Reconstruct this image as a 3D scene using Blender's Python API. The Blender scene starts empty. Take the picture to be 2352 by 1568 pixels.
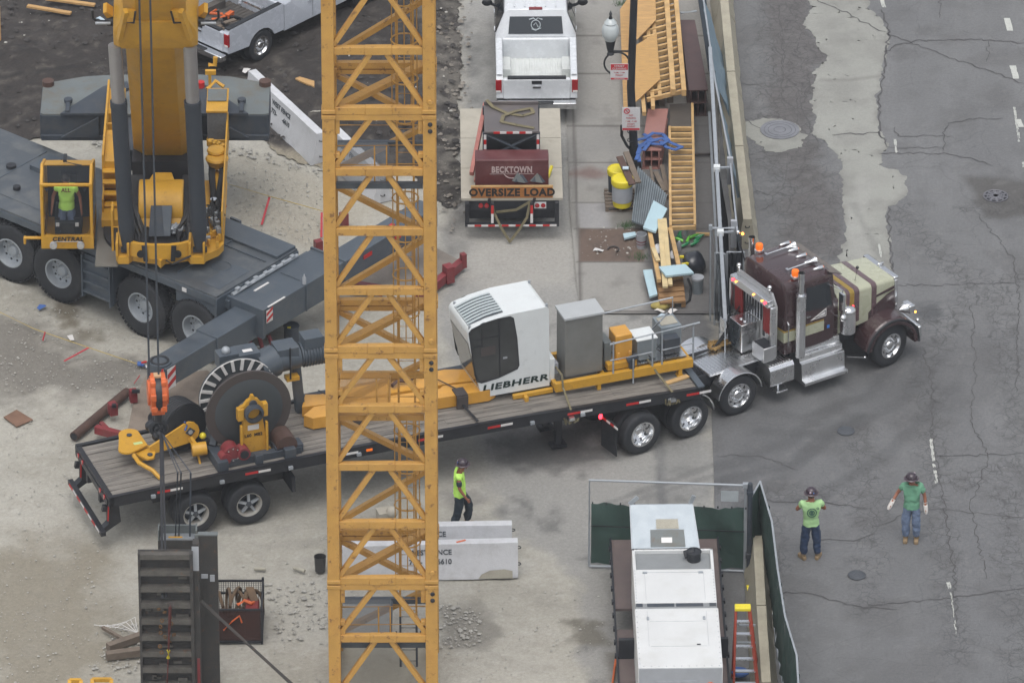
import bpy, math, random
import numpy as np
from mathutils import Vector, Matrix, noise
R = math.radians
random.seed(7)
V = Vector
sc = bpy.context.scene
COL = sc.collection
# ---------------------------------------------------------------- camera
TH = R(30.0); F = 20500.0; D = 205.0; CX, CY = 1176.0, 784.0
CAM = V((0, -D*math.cos(TH), D*math.sin(TH)))
FW = V((0, math.cos(TH), -math.sin(TH))); UP = V((0, math.sin(TH), math.cos(TH))); RT = V((1, 0, 0))
cd = bpy.data.cameras.new('camera'); cam = bpy.data.objects.new('camera', cd); COL.objects.link(cam)
cd.sensor_width = 36; cd.lens = F/2352*36; cd.clip_start = 1; cd.clip_end = 3000
cam.location = CAM; cam.rotation_euler = (R(90)-TH, 0, 0); sc.camera = cam
def ray(px, py): return FW + RT*((px-CX)/F) + UP*(-(py-CY)/F)
def G(px, py, z=0.0):
    d = ray(px, py); t = (z-CAM.z)/d.z; return CAM + d*t
def GY(px, py, Y):
    d = ray(px, py); t = (Y-CAM.y)/d.y; return CAM + d*t
def rotz(v, a): return V((v[0]*math.cos(a)-v[1]*math.sin(a), v[0]*math.sin(a)+v[1]*math.cos(a), v[2] if len(v) > 2 else 0))
# ---------------------------------------------------------------- materials
def S(r, g, b, k=.80):
    f = lambda c: ((c/255+.055)/1.055)**2.4 if c/255 > .04045 else c/255/12.92
    return (f(r)*k, f(g)*k, f(b)*k)
MATS = {}
def mat(name, rgb, rough=.5, metal=0, var=.12, scale=4.0, bump=0.0, bs=30, dirt=0.0, dirtc=None, coat=0, alpha=1.0, emit=0, trans=0, stretch=None, rust=0):
    m = bpy.data.materials.new(name); m.use_nodes = True; nt = m.node_tree; N = nt.nodes; L = nt.links
    b = N['Principled BSDF']; tc = N.new('ShaderNodeTexCoord')
    b.inputs['Roughness'].default_value = rough; b.inputs['Metallic'].default_value = metal
    b.inputs['Coat Weight'].default_value = coat; b.inputs['Coat Roughness'].default_value = .08
    src = tc.outputs['Object']
    if stretch:
        mp = N.new('ShaderNodeMapping'); mp.inputs['Scale'].default_value = stretch; L.new(src, mp.inputs[0]); src = mp.outputs[0]
    n1 = N.new('ShaderNodeTexNoise'); n1.inputs['Scale'].default_value = scale; n1.inputs['Detail'].default_value = 6; n1.inputs['Roughness'].default_value = .65
    L.new(src, n1.inputs[0])
    mr = N.new('ShaderNodeMapRange'); mr.inputs[1].default_value = .3; mr.inputs[2].default_value = .7
    mr.inputs[3].default_value = 1-var; mr.inputs[4].default_value = 1+var; L.new(n1.outputs[0], mr.inputs[0])
    mx = N.new('ShaderNodeVectorMath'); mx.operation = 'SCALE'; mx.inputs[0].default_value = rgb; L.new(mr.outputs[0], mx.inputs['Scale'])
    cur = mx.outputs[0]
    def over(cur, sc_, lo, hi, c, amt):
        n2 = N.new('ShaderNodeTexNoise'); n2.inputs['Scale'].default_value = sc_; n2.inputs['Detail'].default_value = 8; n2.inputs['Roughness'].default_value = .7
        L.new(src, n2.inputs[0]); r2 = N.new('ShaderNodeMapRange'); r2.inputs[1].default_value = lo; r2.inputs[2].default_value = hi; r2.inputs[4].default_value = amt
        L.new(n2.outputs[0], r2.inputs[0]); mm = N.new('ShaderNodeMix'); mm.data_type = 'RGBA'; L.new(r2.outputs[0], mm.inputs[0]); L.new(cur, mm.inputs[6]); mm.inputs[7].default_value = (*c, 1)
        return mm.outputs[2]
    if dirt: cur = over(cur, scale*.6+.7, .48, .72, dirtc or S(110, 102, 90), dirt)
    if rust: cur = over(cur, 6.5, .585, .66, (.15, .07, .03), rust)
    L.new(cur, b.inputs['Base Color'])
    rr = N.new('ShaderNodeMapRange'); rr.inputs[1].default_value = .3; rr.inputs[2].default_value = .7
    rr.inputs[3].default_value = max(.02, rough-.12*min(1, rough*2)); rr.inputs[4].default_value = min(1, rough+.12); L.new(n1.outputs[0], rr.inputs[0]); L.new(rr.outputs[0], b.inputs['Roughness'])
    if bump:
        n3 = N.new('ShaderNodeTexNoise'); n3.inputs['Scale'].default_value = bs; n3.inputs['Detail'].default_value = 5; L.new(src, n3.inputs[0])
        bp = N.new('ShaderNodeBump'); bp.inputs['Strength'].default_value = bump; bp.inputs['Distance'].default_value = .02
        L.new(n3.outputs[0], bp.inputs['Height']); L.new(bp.outputs[0], b.inputs['Normal'])
    if alpha < 1: b.inputs['Alpha'].default_value = alpha
    if trans: b.inputs['Transmission Weight'].default_value = trans
    if emit: b.inputs['Emission Color'].default_value = (*rgb, 1); b.inputs['Emission Strength'].default_value = emit
    MATS[name] = m; return m
def mesh_alpha(name, rgb, sx, sy, fill, rough=.5, metal=.6):
    """woven wire / expanded metal: procedural holes in a sheet, tied to the object"""
    m = mat(name, rgb, rough, metal); nt = m.node_tree; N = nt.nodes; L = nt.links; b = N['Principled BSDF']; tc = N.new('ShaderNodeTexCoord')
    sp = N.new('ShaderNodeSeparateXYZ'); L.new(tc.outputs['UV'], sp.inputs[0])
    outs = []
    for ax, s_ in ((0, sx), (1, sy)):
        a = N.new('ShaderNodeMath'); a.operation = 'MULTIPLY'; a.inputs[1].default_value = s_; L.new(sp.outputs[ax], a.inputs[0])
        f = N.new('ShaderNodeMath'); f.operation = 'FRACT'; L.new(a.outputs[0], f.inputs[0])
        c = N.new('ShaderNodeMath'); c.operation = 'LESS_THAN'; c.inputs[1].default_value = fill; L.new(f.outputs[0], c.inputs[0]); outs.append(c.outputs[0])
    mx = N.new('ShaderNodeMath'); mx.operation = 'MAXIMUM'; L.new(outs[0], mx.inputs[0]); L.new(outs[1], mx.inputs[1]); L.new(mx.outputs[0], b.inputs['Alpha'])
    return m
YEL = mat('crane_yellow', S(214, 162, 52), .45, var=.10, dirt=.35, dirtc=S(150, 112, 50), scale=1.6, rust=.25)
MAST = mat('mast_yellow', S(204, 157, 80), .5, var=.13, scale=1.6, dirt=.6, dirtc=S(180, 130, 66), rust=.8)
YSH = mat('yellow_paint', S(226, 166, 66), .35, var=.08, coat=.3, dirt=.2, dirtc=S(170, 120, 50))
GRY = mat('carrier_grey', S(78, 88, 98), .45, var=.14, coat=.1, dirt=.55, dirtc=S(104, 108, 110), scale=2.2)
GRD = mat('dark_grey_metal', S(62, 70, 80), .62, var=.15, dirt=.3, scale=2)
BLK = mat('black_metal', S(38, 41, 47), .5, var=.2, dirt=.2, dirtc=S(72, 70, 68))
TYR = mat('tyre_rubber', S(42, 45, 50), .75, var=.15, dirt=.45, dirtc=S(82, 80, 78), scale=2.5, bump=.3)
RUB = mat('black_rubber', S(34, 37, 42), .6, var=.15)
CHR = mat('chrome', (.78, .79, .80), .12, 1, var=.05)
ALU = mat('aluminium', (.80, .81, .82), .26, 1, var=.03, scale=1.5)
ALD = mat('brushed_aluminium', (.55, .55, .55), .42, 1, var=.12, scale=4, stretch=(1, 8, 1))
STL = mat('galvanised_steel', (.36, .39, .42), .6, .45, var=.12, scale=9)
WHT = mat('white_paint', S(232, 237, 238), .32, var=.03, coat=.3, dirt=.12, dirtc=S(190, 188, 180))
WHM = mat('matt_white_paint', S(214, 216, 220), .6, var=.05, dirt=.35, dirtc=S(160, 160, 158), bump=.3)
GLS = mat('dark_glass', S(40, 46, 52), .06, var=.05, coat=.5)
MAR = mat('maroon_paint', S(66, 47, 50), .22, var=.08, coat=.8, scale=1.5)
CRM = mat('cream_paint', S(184, 186, 162), .25, var=.05, coat=.7, scale=1.5)
STR = mat('stripe_maroon', S(100, 78, 82), .25, var=.05, coat=.6)
GLD = mat('gold_stripe', S(160, 134, 58), .3, var=.05)
RED = mat('red_reflector', S(200, 40, 38), .4, var=.1)
RDD = mat('red_oxide', S(136, 50, 56), .55, var=.2, dirt=.3, rust=.3)
WRF = mat('white_reflector', S(232, 230, 228), .4, var=.04)
ORG = mat('orange_paint', S(226, 112, 58), .45, var=.12, dirt=.4, dirtc=S(170, 92, 60), scale=5)
AMB = mat('amber_lens', S(250, 120, 30), .2, var=.05, emit=.35)
RLT = mat('red_lamp_lit', (1, .03, .05), .3, emit=5)
ALT = mat('amber_lamp_lit', (1, .35, .05), .3, emit=4)
WLT = mat('white_lamp_lit', (.8, .85, 1), .3, emit=2.5)
TLR = mat('tail_lens', S(170, 20, 30), .15, var=.1, coat=.5)
RST = mat('rusty_steel', S(88, 66, 58), .7, var=.25, dirt=.4, dirtc=S(60, 50, 48), bump=.3)
PNK = mat('primer_pink_steel', S(168, 122, 114), .5, var=.12, dirt=.4, dirtc=S(130, 90, 84), scale=2)
PLY = mat('plywood', S(200, 160, 106), .7, var=.2, scale=2.5, stretch=(1, 6, 1), dirt=.35, dirtc=S(170, 128, 72), bump=.1)
TIM = mat('pine_timber', S(210, 174, 120), .7, var=.24, scale=3, dirt=.55, dirtc=S(180, 138, 84))
TIP = mat('pale_timber', S(222, 200, 152), .7, var=.1, scale=4, dirt=.3)
TIG = mat('weathered_timber', S(120, 108, 96), .85, var=.2, scale=6, bump=.4)
FOM = mat('blue_foam', S(186, 214, 224), .7, var=.05, scale=3)
BLU = mat('blue_strap', S(70, 105, 170), .7, var=.2)
OLV = mat('olive_strap', S(122, 114, 88), .85, var=.2, scale=8)
YPL = mat('yellow_plastic', S(236, 218, 50), .45, var=.06)
GPL = mat('grey_plastic', S(172, 176, 182), .5, var=.08)
GRN = mat('green_glass_plastic', S(30, 130, 80), .2, var=.25, coat=.4)
GSC = mat('green_screen', S(58, 82, 76), .8, var=.12, scale=2.5, bump=.25, bs=14)
NSC = mat('navy_screen', S(40, 50, 60), .8, var=.12, scale=2.5, bump=.25, bs=14)
BSC = mat('blue_grey_screen', S(120, 142, 156), .75, var=.08, scale=2)
CON = mat('concrete', S(178, 174, 160), .85, var=.10, scale=3, dirt=.4, dirtc=S(140, 136, 124), bump=.4)
BRN = mat('brown_drum_steel', S(78, 71, 69), .6, var=.12, scale=2, dirt=.4, dirtc=S(52, 54, 60))
DRM = mat('drum_grey', S(68, 74, 78), .55, var=.08, scale=2)
LGR = mat('light_grey_steel', S(112, 119, 120), .6, var=.14, dirt=.75, dirtc=S(112, 102, 82), scale=1.5, rust=.3)
BEI = mat('beige_deck', S(186, 180, 166), .75, var=.06, scale=2, dirt=.3)
CRT = mat('maroon_crate', S(100, 52, 54), .35, var=.2, scale=2, dirt=.3, dirtc=S(140, 110, 108))
PLT = mat('scratched_plate', S(118, 112, 112), .45, .3, var=.12, dirt=.4, scale=2)
OVB = mat('faded_orange_board', S(176, 116, 60), .7, var=.2, scale=6, dirt=.4, dirtc=S(120, 80, 50))
HOS = mat('hose_black', S(30, 32, 36), .55, var=.2)
BMT = mat('beige_tube', S(150, 120, 70), .6, var=.2)
SKN = mat('skin', S(160, 104, 80), .55, var=.05)
LIM = mat('lime_shirt', S(196, 246, 112, 1.0), .8, var=.06, bump=.3, bs=8)
LIP = mat('pale_lime_shirt', S(180, 222, 160), .8, var=.07, bump=.3, bs=8)
GSH = mat('green_shirt', S(112, 166, 136), .85, var=.08, bump=.3, bs=8)
JNS = mat('dark_jeans', S(44, 62, 92), .85, var=.12, bump=.3, bs=10)
JNL = mat('faded_jeans', S(112, 128, 155), .85, var=.3, scale=9, bump=.3, bs=10)
DTR = mat('dark_trousers', S(42, 54, 64), .85, var=.1)
GLV = mat('white_glove', S(215, 210, 205), .8, var=.1)
BOT = mat('tan_boot', S(150, 128, 98), .8, var=.15)
HAT = mat('dark_hard_hat', S(58, 44, 56), .3, var=.3, scale=12, coat=.4)
STK = mat('sticker_pale', S(190, 170, 180), .5)
# ---------------------------------------------------------------- mesh builder
Z = V((0, 0, 1))
def frame(d, up=Z):
    d = V(d).normalized(); 
    if abs(d.dot(up)) > .999: up = V((0, 1, 0))
    x = d.cross(up).normalized(); y = x.cross(d).normalized(); return x, y, d   # x side, y up
class MB:
    def __init__(s, m=None): s.v = []; s.f = []; s.mi = []; s.sm = []; s.ms = []; s.use(m or GRD)
    def use(s, m):
        if m not in s.ms: s.ms.append(m)
        s.c = s.ms.index(m); return s
    def add(s, vs, fs, smooth=False):
        b = len(s.v); s.v += [tuple(p) for p in vs]
        for f in fs: s.f.append(tuple(b+i for i in f)); s.mi.append(s.c); s.sm.append(smooth)
        return s
    def box(s, c, d, yaw=0, M=None):
        hx, hy, hz = d[0]/2, d[1]/2, d[2]/2; ps = []
        for k in (-hz, hz):
            for (x, y) in ((-hx, -hy), (hx, -hy), (hx, hy), (-hx, hy)):
                p = V((x, y, k))
                if M is not None: p = M @ p
                elif yaw: p = rotz(p, yaw)
                ps.append(p+V(c))
        return s.add(ps, [(3, 2, 1, 0), (4, 5, 6, 7), (0, 1, 5, 4), (1, 2, 6, 5), (2, 3, 7, 6), (3, 0, 4, 7)])
    def bx(s, x0, x1, y0, y1, z0, z1): return s.box(((x0+x1)/2, (y0+y1)/2, (z0+z1)/2), (x1-x0, y1-y0, z1-z0))
    def bar(s, a, b, w, h=None, up=Z):
        a, b = V(a), V(b); h = h or w; x, y, d = frame(b-a, up); ps = []
        for p in (a, b):
            for (i, j) in ((-1, -1), (1, -1), (1, 1), (-1, 1)): ps.append(p+x*(i*w/2)+y*(j*h/2))
        return s.add(ps, [(0, 1, 2, 3), (7, 6, 5, 4), (0, 4, 5, 1), (1, 5, 6, 2), (2, 6, 7, 3), (3, 7, 4, 0)])
    def cyl(s, a, b, r, r2=None, n=16, cap=True, smooth=True):
        a, b = V(a), V(b); r2 = r if r2 is None else r2; x, y, d = frame(b-a)
        ring = lambda p, q: [p+x*(q*math.cos(2*math.pi*i/n))+y*(q*math.sin(2*math.pi*i/n)) for i in range(n)]
        s.add(ring(a, r)+ring(b, r2), [(i, i+n, (i+1) % n+n, (i+1) % n) for i in range(n)], smooth)
        if cap: s.add(ring(a, r), [tuple(range(n))]); s.add(ring(b, r2), [tuple(range(n))[::-1]])
        return s
    def lathe(s, o, ax, prof, n=24, smooth=True, up=Z):
        o = V(o); x, y, d = frame(ax, up); k = len(prof); ps = []
        for (r, h) in prof:
            for i in range(n): ps.append(o+d*h+x*(r*math.cos(2*math.pi*i/n))+y*(r*math.sin(2*math.pi*i/n)))
        fs = [(j*n+i, (j+1)*n+i, (j+1)*n+(i+1) % n, j*n+(i+1) % n) for j in range(k-1) for i in range(n)]
        return s.add(ps, fs, smooth)
    def tube(s, pts, r, n=6, cap=True):
        pts = [V(p) for p in pts]; ps = []; k = len(pts); px = None
        for i, p in enumerate(pts):
            d = (pts[min(i+1, k-1)]-pts[max(i-1, 0)]).normalized()
            if px is None: px, py, _ = frame(d)
            else:
                px = (px-d*px.dot(d)).normalized(); py = d.cross(px)
            rr = r[i] if isinstance(r, (list, tuple)) else r
            for j in range(n): ps.append(p+px*(rr*math.cos(2*math.pi*j/n))+py*(rr*math.sin(2*math.pi*j/n)))
        fs = [(i*n+j, i*n+(j+1) % n, (i+1)*n+(j+1) % n, (i+1)*n+j) for i in range(k-1) for j in range(n)]
        if cap: fs += [tuple(range(n))[::-1], tuple(range((k-1)*n, k*n))]
        return s.add(ps, fs, True)
    def prism(s, poly, ext, smooth=False):
        poly = [V(p) for p in poly]; e = V(ext); n = len(poly)
        s.add(poly+[p+e for p in poly], [(i, (i+1) % n, (i+1) % n+n, i+n) for i in range(n)], smooth)
        s.add(poly, [tuple(range(n))[::-1]]); s.add([p+e for p in poly], [tuple(range(n))]); return s
    def xz(s, poly, y0, y1): return s.prism([(x, y0, z) for x, z in poly], (0, y1-y0, 0))
    def yz(s, poly, x0, x1): return s.prism([(x0, y, z) for y, z in poly], (x1-x0, 0, 0))
    def xy(s, poly, z0, z1): return s.prism([(x, y, z0) for x, y in poly], (0, 0, z1-z0))
    def sphere(s, c, r, n=12, m=8, sc_=(1, 1, 1)):
        ps = []; c = V(c)
        for j in range(m+1):
            t = math.pi*j/m
            for i in range(n):
                a = 2*math.pi*i/n; ps.append(c+V((r*math.sin(t)*math.cos(a)*sc_[0], r*math.sin(t)*math.sin(a)*sc_[1], r*math.cos(t)*sc_[2])))
        return s.add(ps, [(j*n+i, (j+1)*n+i, (j+1)*n+(i+1) % n, j*n+(i+1) % n) for j in range(m) for i in range(n)], True)
    def torus(s, c, ax, Rr, r, n=24, m=8, a0=0, a1=2*math.pi, up=Z):
        x, y, d = frame(ax, up); c = V(c)
        pts = [c+x*(Rr*math.cos(a0+(a1-a0)*i/n))+y*(Rr*math.sin(a0+(a1-a0)*i/n)) for i in range(n+1)]
        return s.tube(pts, r, m)
    def quad(s, a, b, c, d): return s.add([a, b, c, d], [(0, 1, 2, 3)])
    def build(s, name, parent=None, bevel=0, label=None, cat=None, group=None, kind=None, loc=None, rz=None, uv=False, sub=0, fix=True):
        me = bpy.data.meshes.new(name); me.from_pydata(s.v, [], s.f)
        for m in s.ms: me.materials.append(m)
        me.polygons.foreach_set('material_index', s.mi); me.polygons.foreach_set('use_smooth', s.sm)
        if fix:
            import bmesh
            bm = bmesh.new(); bm.from_mesh(me); bmesh.ops.remove_doubles(bm, verts=bm.verts, dist=1e-5) if any(s.sm) else None
            bmesh.ops.recalc_face_normals(bm, faces=bm.faces); bm.to_mesh(me); bm.free()
        if uv:
            u = me.uv_layers.new(name='uv')
            for p in me.polygons:
                for k, li in enumerate(p.loop_indices): u.data[li].uv = uv[me.loops[li].vertex_index % len(uv)] if isinstance(uv, list) else ((0, 0), (1, 0), (1, 1), (0, 1))[k % 4]
        me.set_sharp_from_angle(angle=R(38)); me.update(); o = bpy.data.objects.new(name, me); COL.objects.link(o)
        if parent is not None: o.parent = parent
        if bevel:
            b = o.modifiers.new('bevel', 'BEVEL'); b.width = bevel; b.segments = 2; b.limit_method = 'ANGLE'; b.angle_limit = R(40)
        if loc is not None: o.location = loc
        if rz is not None: o.rotation_euler.z = rz
        tag(o, label, cat, group, kind); return o
def tag(o, label=None, cat=None, group=None, kind=None):
    for k, v in (('label', label), ('category', cat), ('group', group), ('kind', kind)):
        if v: o[k] = v
    return o
def thing(name, label, cat, loc=(0, 0, 0), rz=0, group=None):
    o = bpy.data.objects.new(name, None); COL.objects.link(o); o.location = loc; o.rotation_euler = (0, 0, rz); o.empty_display_size = .3
    return tag(o, label, cat, group)
def copy_tree(o, parent=None):
    c = o.copy(); COL.objects.link(c)
    if parent is not None: c.parent = parent
    for ch in [x for x in o.children]: copy_tree(ch, c)
    return c
def text(name, s, size, m, parent, loc, rot, bold=.02, shear=0, ext=.004, ax='CENTER', sx=1, label=None):
    c = bpy.data.curves.new(name, 'FONT'); c.body = s; c.size = size; c.offset = bold*size; c.shear = shear; c.extrude = ext; c.align_x = ax; c.align_y = 'CENTER'; c.resolution_u = 3; c.space_character = 1.10 if bold >= .03 else 1.0
    t = bpy.data.objects.new(name, c); COL.objects.link(t); bpy.context.view_layer.update()
    dg = bpy.context.evaluated_depsgraph_get(); me = bpy.data.meshes.new_from_object(t.evaluated_get(dg)); bpy.data.objects.remove(t); bpy.data.curves.remove(c)
    me.materials.clear(); me.materials.append(m); o = bpy.data.objects.new(name, me); COL.objects.link(o); o.parent = parent
    o.location = loc; o.rotation_euler = rot; o.scale = (sx, 1, 1); return o
def arc(cx, cz, r, a0, a1, n): return [(cx+r*math.cos(R(a0+(a1-a0)*i/n)), cz+r*math.sin(R(a0+(a1-a0)*i/n))) for i in range(n+1)]
def wheel(parent, x, y, z, r, w, side=-1, rimr=None, kind='alu', yaw=0, dish=0, name='wheel', tread=False):
    """wheel with its axis along local y; side=-1 faces -y"""
    rr = rimr or r*.56; o = bpy.data.objects.new(name, None); COL.objects.link(o); o.parent = parent; o.location = (x, y, z); o.rotation_euler.z = yaw; o.empty_display_size = .2
    t = MB(TYR); h = w/2
    t.lathe((0, 0, 0), (0, side, 0), [(rr, -h), (rr+.03, -h), (r*.93, -h*.98), (r*.985, -h*.8), (r, -h*.5), (r, h*.5), (r*.985, h*.8), (r*.93, h*.98), (r*.8, h*1.03), (rr+.03, h), (rr, h*.95), (rr, -h)], 40)
    if tread == 9:
        pass
    if tread:
        for i in range(44):
            a = 2*math.pi*i/44
            for k, (u0, u1) in enumerate(((-.92, -.4), (-.3, .3), (.4, .92))):
                aa = a+(.07 if k == 1 else 0); c = V((math.cos(aa)*(r+.004), side*(u0+u1)/2*h, math.sin(aa)*(r+.004)))
                M = Matrix.Rotation(-aa, 3, 'Y'); t.box(c, (.03, (u1-u0)*h, r*.10), M=M)
    t.build('tyre', o)
    m = MB(CHR if kind == 'chrome' else ALU if kind == 'alu' else GPL if kind == 'spoke' else STL)
    d = dish
    if kind == 'spoke':
        m.use(mat('wheel_pale', S(180, 178, 172), .5, .2, dirt=.5, dirtc=S(140, 110, 70)) if 'wheel_pale' not in MATS else MATS['wheel_pale'])
        m.lathe((0, 0, 0), (0, side, 0), [(rr+.012, h*.9), (rr-.02, h*.9), (rr-.05, h*.3), (rr-.06, -h*.4)], 32)
        m.use(GRD)
        m.lathe((0, 0, 0), (0, side, 0), [(0, -h*.6), (rr, -h*.6)], 20)
        m.cyl((0, 0, 0), (0, side*h*.75, 0), rr*.28, rr*.2, 16)
        m.use(STL)
        for i in range(5):
            a = 2*math.pi*i/5+.3; m.bar((math.cos(a)*rr*.2, side*h*.45, math.sin(a)*rr*.2), (math.cos(a)*(rr-.03), side*h*.2, math.sin(a)*(rr-.03)), .06, .05, up=V((0, 1, 0)))
    else:
        m.lathe((0, 0, 0), (0, side, 0), [(rr+.015, h*.93), (rr+.012, h*1.0), (rr-.02, h*1.0), (rr-.035, h*.8-d*.3), (rr-.05, h*.55-d), (rr*.62, h*.5-d), (rr*.58, h*.55-d), (rr*.42, h*.55-d), (rr*.36, h*.8-d), (rr*.3, h*.9-d), (0, h*.92-d)], 32)
        m.use(BLK)
        for i in range(10):
            a = 2*math.pi*i/10; c = V((math.cos(a)*rr*.75, side*(h*.515-d), math.sin(a)*rr*.75)); m.cyl(c, c+V((0, side*.006, 0)), rr*.085, n=8)
        m.use(CHR)
        for i in range(10):
            a = 2*math.pi*(i+.5)/10; c = V((math.cos(a)*rr*.5, side*(h*.54-d), math.sin(a)*rr*.5)); m.cyl(c, c+V((0, side*.035, 0)), rr*.045, n=6)
        m.use(STL).lathe((0, 0, 0), (0, side, 0), [(0, -h*.9), (rr, -h*.9)], 16)
    m.build('rim', o); return o
# ---------------------------------------------------------------- painted, noisy ground sheets
def vnoise(X, Y, s, seed):
    """vectorised value noise"""
    x = X*s+seed*17.3; y = Y*s+seed*9.1; xi = np.floor(x).astype(np.int64); yi = np.floor(y).astype(np.int64); fx = x-xi; fy = y-yi
    fx = fx*fx*(3-2*fx); fy = fy*fy*(3-2*fy)
    def h(a, b):
        n = (a*374761393+b*668265263+seed*1442695041) & 0x7fffffff; n = ((n ^ (n >> 13))*1274126177) & 0x7fffffff; return ((n ^ (n >> 16)) & 0xffff)/65535.0
    return (h(xi, yi)*(1-fx)+h(xi+1, yi)*fx)*(1-fy)+(h(xi, yi+1)*(1-fx)+h(xi+1, yi+1)*fx)*fy
def fbm(X, Y, s, seed, o=5):
    r = 0; a = .5; t = 0
    for k in range(o): r = r+a*vnoise(X, Y, s*2**k, seed+k); t += a; a *= .55
    return r/t
def inpoly(X, Y, P):
    c = np.zeros(X.shape, bool); n = len(P)
    for i in range(n):
        x0, y0 = P[i]; x1, y1 = P[(i+1) % n]
        if y0 == y1: continue
        c ^= ((y0 > Y) != (y1 > Y)) & (X < (x1-x0)*(Y-y0)/(y1-y0)+x0)
    return c
def pdist(X, Y, P, closed=True):
    d = np.full(X.shape, 1e9); n = len(P)
    for i in range(n if closed else n-1):
        x0, y0 = P[i]; x1, y1 = P[(i+1) % n]; dx, dy = x1-x0, y1-y0; L = dx*dx+dy*dy+1e-9
        t = np.clip(((X-x0)*dx+(Y-y0)*dy)/L, 0, 1); d = np.minimum(d, np.hypot(X-x0-t*dx, Y-y0-t*dy))
    return d
def gp(pts): return [tuple(G(x, y)[:2]) for x, y in pts]
def soft(X, Y, P, w, jit=0, s=1.5, seed=3):
    """0..1 mask of a polygon with a soft, ragged border (metres)"""
    d = pdist(X, Y, P); d = np.where(inpoly(X, Y, P), d, -d)
    if jit: d = d+(fbm(X, Y, s, seed)-.5)*2*jit
    return np.clip(d/w+.5, 0, 1)
def line(X, Y, P, w, jit=0, seed=5):
    d = pdist(X, Y, P, False)
    if jit: d = d+(fbm(X, Y, 2.5, seed)-.5)*2*jit
    return np.clip((w-d)/w*1.5, 0, 1)
def mixc(C, m, rgb): return C*(1-m[..., None])+np.array(S(*rgb))*m[..., None]
def ground_material(name, rough, cr=0.0, stone=.15, wetamt=1):
    m = bpy.data.materials.new(name); m.use_nodes = True; nt = m.node_tree; N = nt.nodes; L = nt.links; b = N['Principled BSDF']
    at = N.new('ShaderNodeAttribute'); at.attribute_name = 'col'; am = N.new('ShaderNodeAttribute'); am.attribute_name = 'msk'
    tc = N.new('ShaderNodeTexCoord'); sp = N.new('ShaderNodeSeparateColor'); L.new(am.outputs['Color'], sp.inputs[0])
    n1 = N.new('ShaderNodeTexNoise'); n1.inputs['Scale'].default_value = 14; n1.inputs['Detail'].default_value = 7; n1.inputs['Roughness'].default_value = .75; L.new(tc.outputs['Object'], n1.inputs[0])
    mr = N.new('ShaderNodeMapRange'); mr.inputs[1].default_value = .3; mr.inputs[2].default_value = .7; mr.inputs[3].default_value = 1-stone; mr.inputs[4].default_value = 1+stone; L.new(n1.outputs[0], mr.inputs[0])
    sv = N.new('ShaderNodeVectorMath'); sv.operation = 'SCALE'; L.new(at.outputs['Color'], sv.inputs[0]); L.new(mr.outputs[0], sv.inputs['Scale']); cur = sv.outputs[0]
    bp = N.new('ShaderNodeBump'); bp.inputs['Strength'].default_value = .5; bp.inputs['Distance'].default_value = .03; L.new(n1.outputs[0], bp.inputs['Height']); L.new(bp.outputs[0], b.inputs['Normal'])
    if cr:
        nd = N.new('ShaderNodeTexNoise'); nd.inputs['Scale'].default_value = 2.2; nd.inputs['Detail'].default_value = 5; L.new(tc.outputs['Object'], nd.inputs[0])
        vm = N.new('ShaderNodeVectorMath'); vm.operation = 'MULTIPLY_ADD'; L.new(nd.outputs['Color'], vm.inputs[0]); vm.inputs[1].default_value = (.5, .5, 0); L.new(tc.outputs['Object'], vm.inputs[2])
        for (s_, w_, soft_, thr) in ((.33, .006, 1, 0), (1.9, .03, 0, 1), (4.5, .05, 0, 1)):
            vo = N.new('ShaderNodeTexVoronoi'); vo.feature = 'DISTANCE_TO_EDGE'; vo.inputs['Scale'].default_value = s_; L.new(vm.outputs[0], vo.inputs[0])
            r = N.new('ShaderNodeMapRange'); r.inputs[1].default_value = 0; r.inputs[2].default_value = w_; r.inputs[3].default_value = 1; r.inputs[4].default_value = 0; L.new(vo.outputs['Distance'], r.inputs[0])
            mu = N.new('ShaderNodeMath'); mu.operation = 'MULTIPLY'; L.new(r.outputs[0], mu.inputs[0])
            if thr: L.new(sp.outputs[0], mu.inputs[1])
            else: mu.inputs[1].default_value = .4
            mx = N.new('ShaderNodeMix'); mx.data_type = 'RGBA'; ms = N.new('ShaderNodeMath'); ms.operation = 'MULTIPLY'; ms.inputs[1].default_value = cr; L.new(mu.outputs[0], ms.inputs[0])
            L.new(ms.outputs[0], mx.inputs[0]); L.new(cur, mx.inputs[6]); mx.inputs[7].default_value = (*S(74, 74, 75), 1); cur = mx.outputs[2]
    L.new(cur, b.inputs['Base Color'])
    rg = N.new('ShaderNodeMapRange'); rg.inputs[3].default_value = rough; rg.inputs[4].default_value = rough-.28*wetamt; L.new(sp.outputs[1], rg.inputs[0]); L.new(rg.outputs[0], b.inputs['Roughness']); b.inputs['Specular IOR Level'].default_value = .35
    return m
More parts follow.
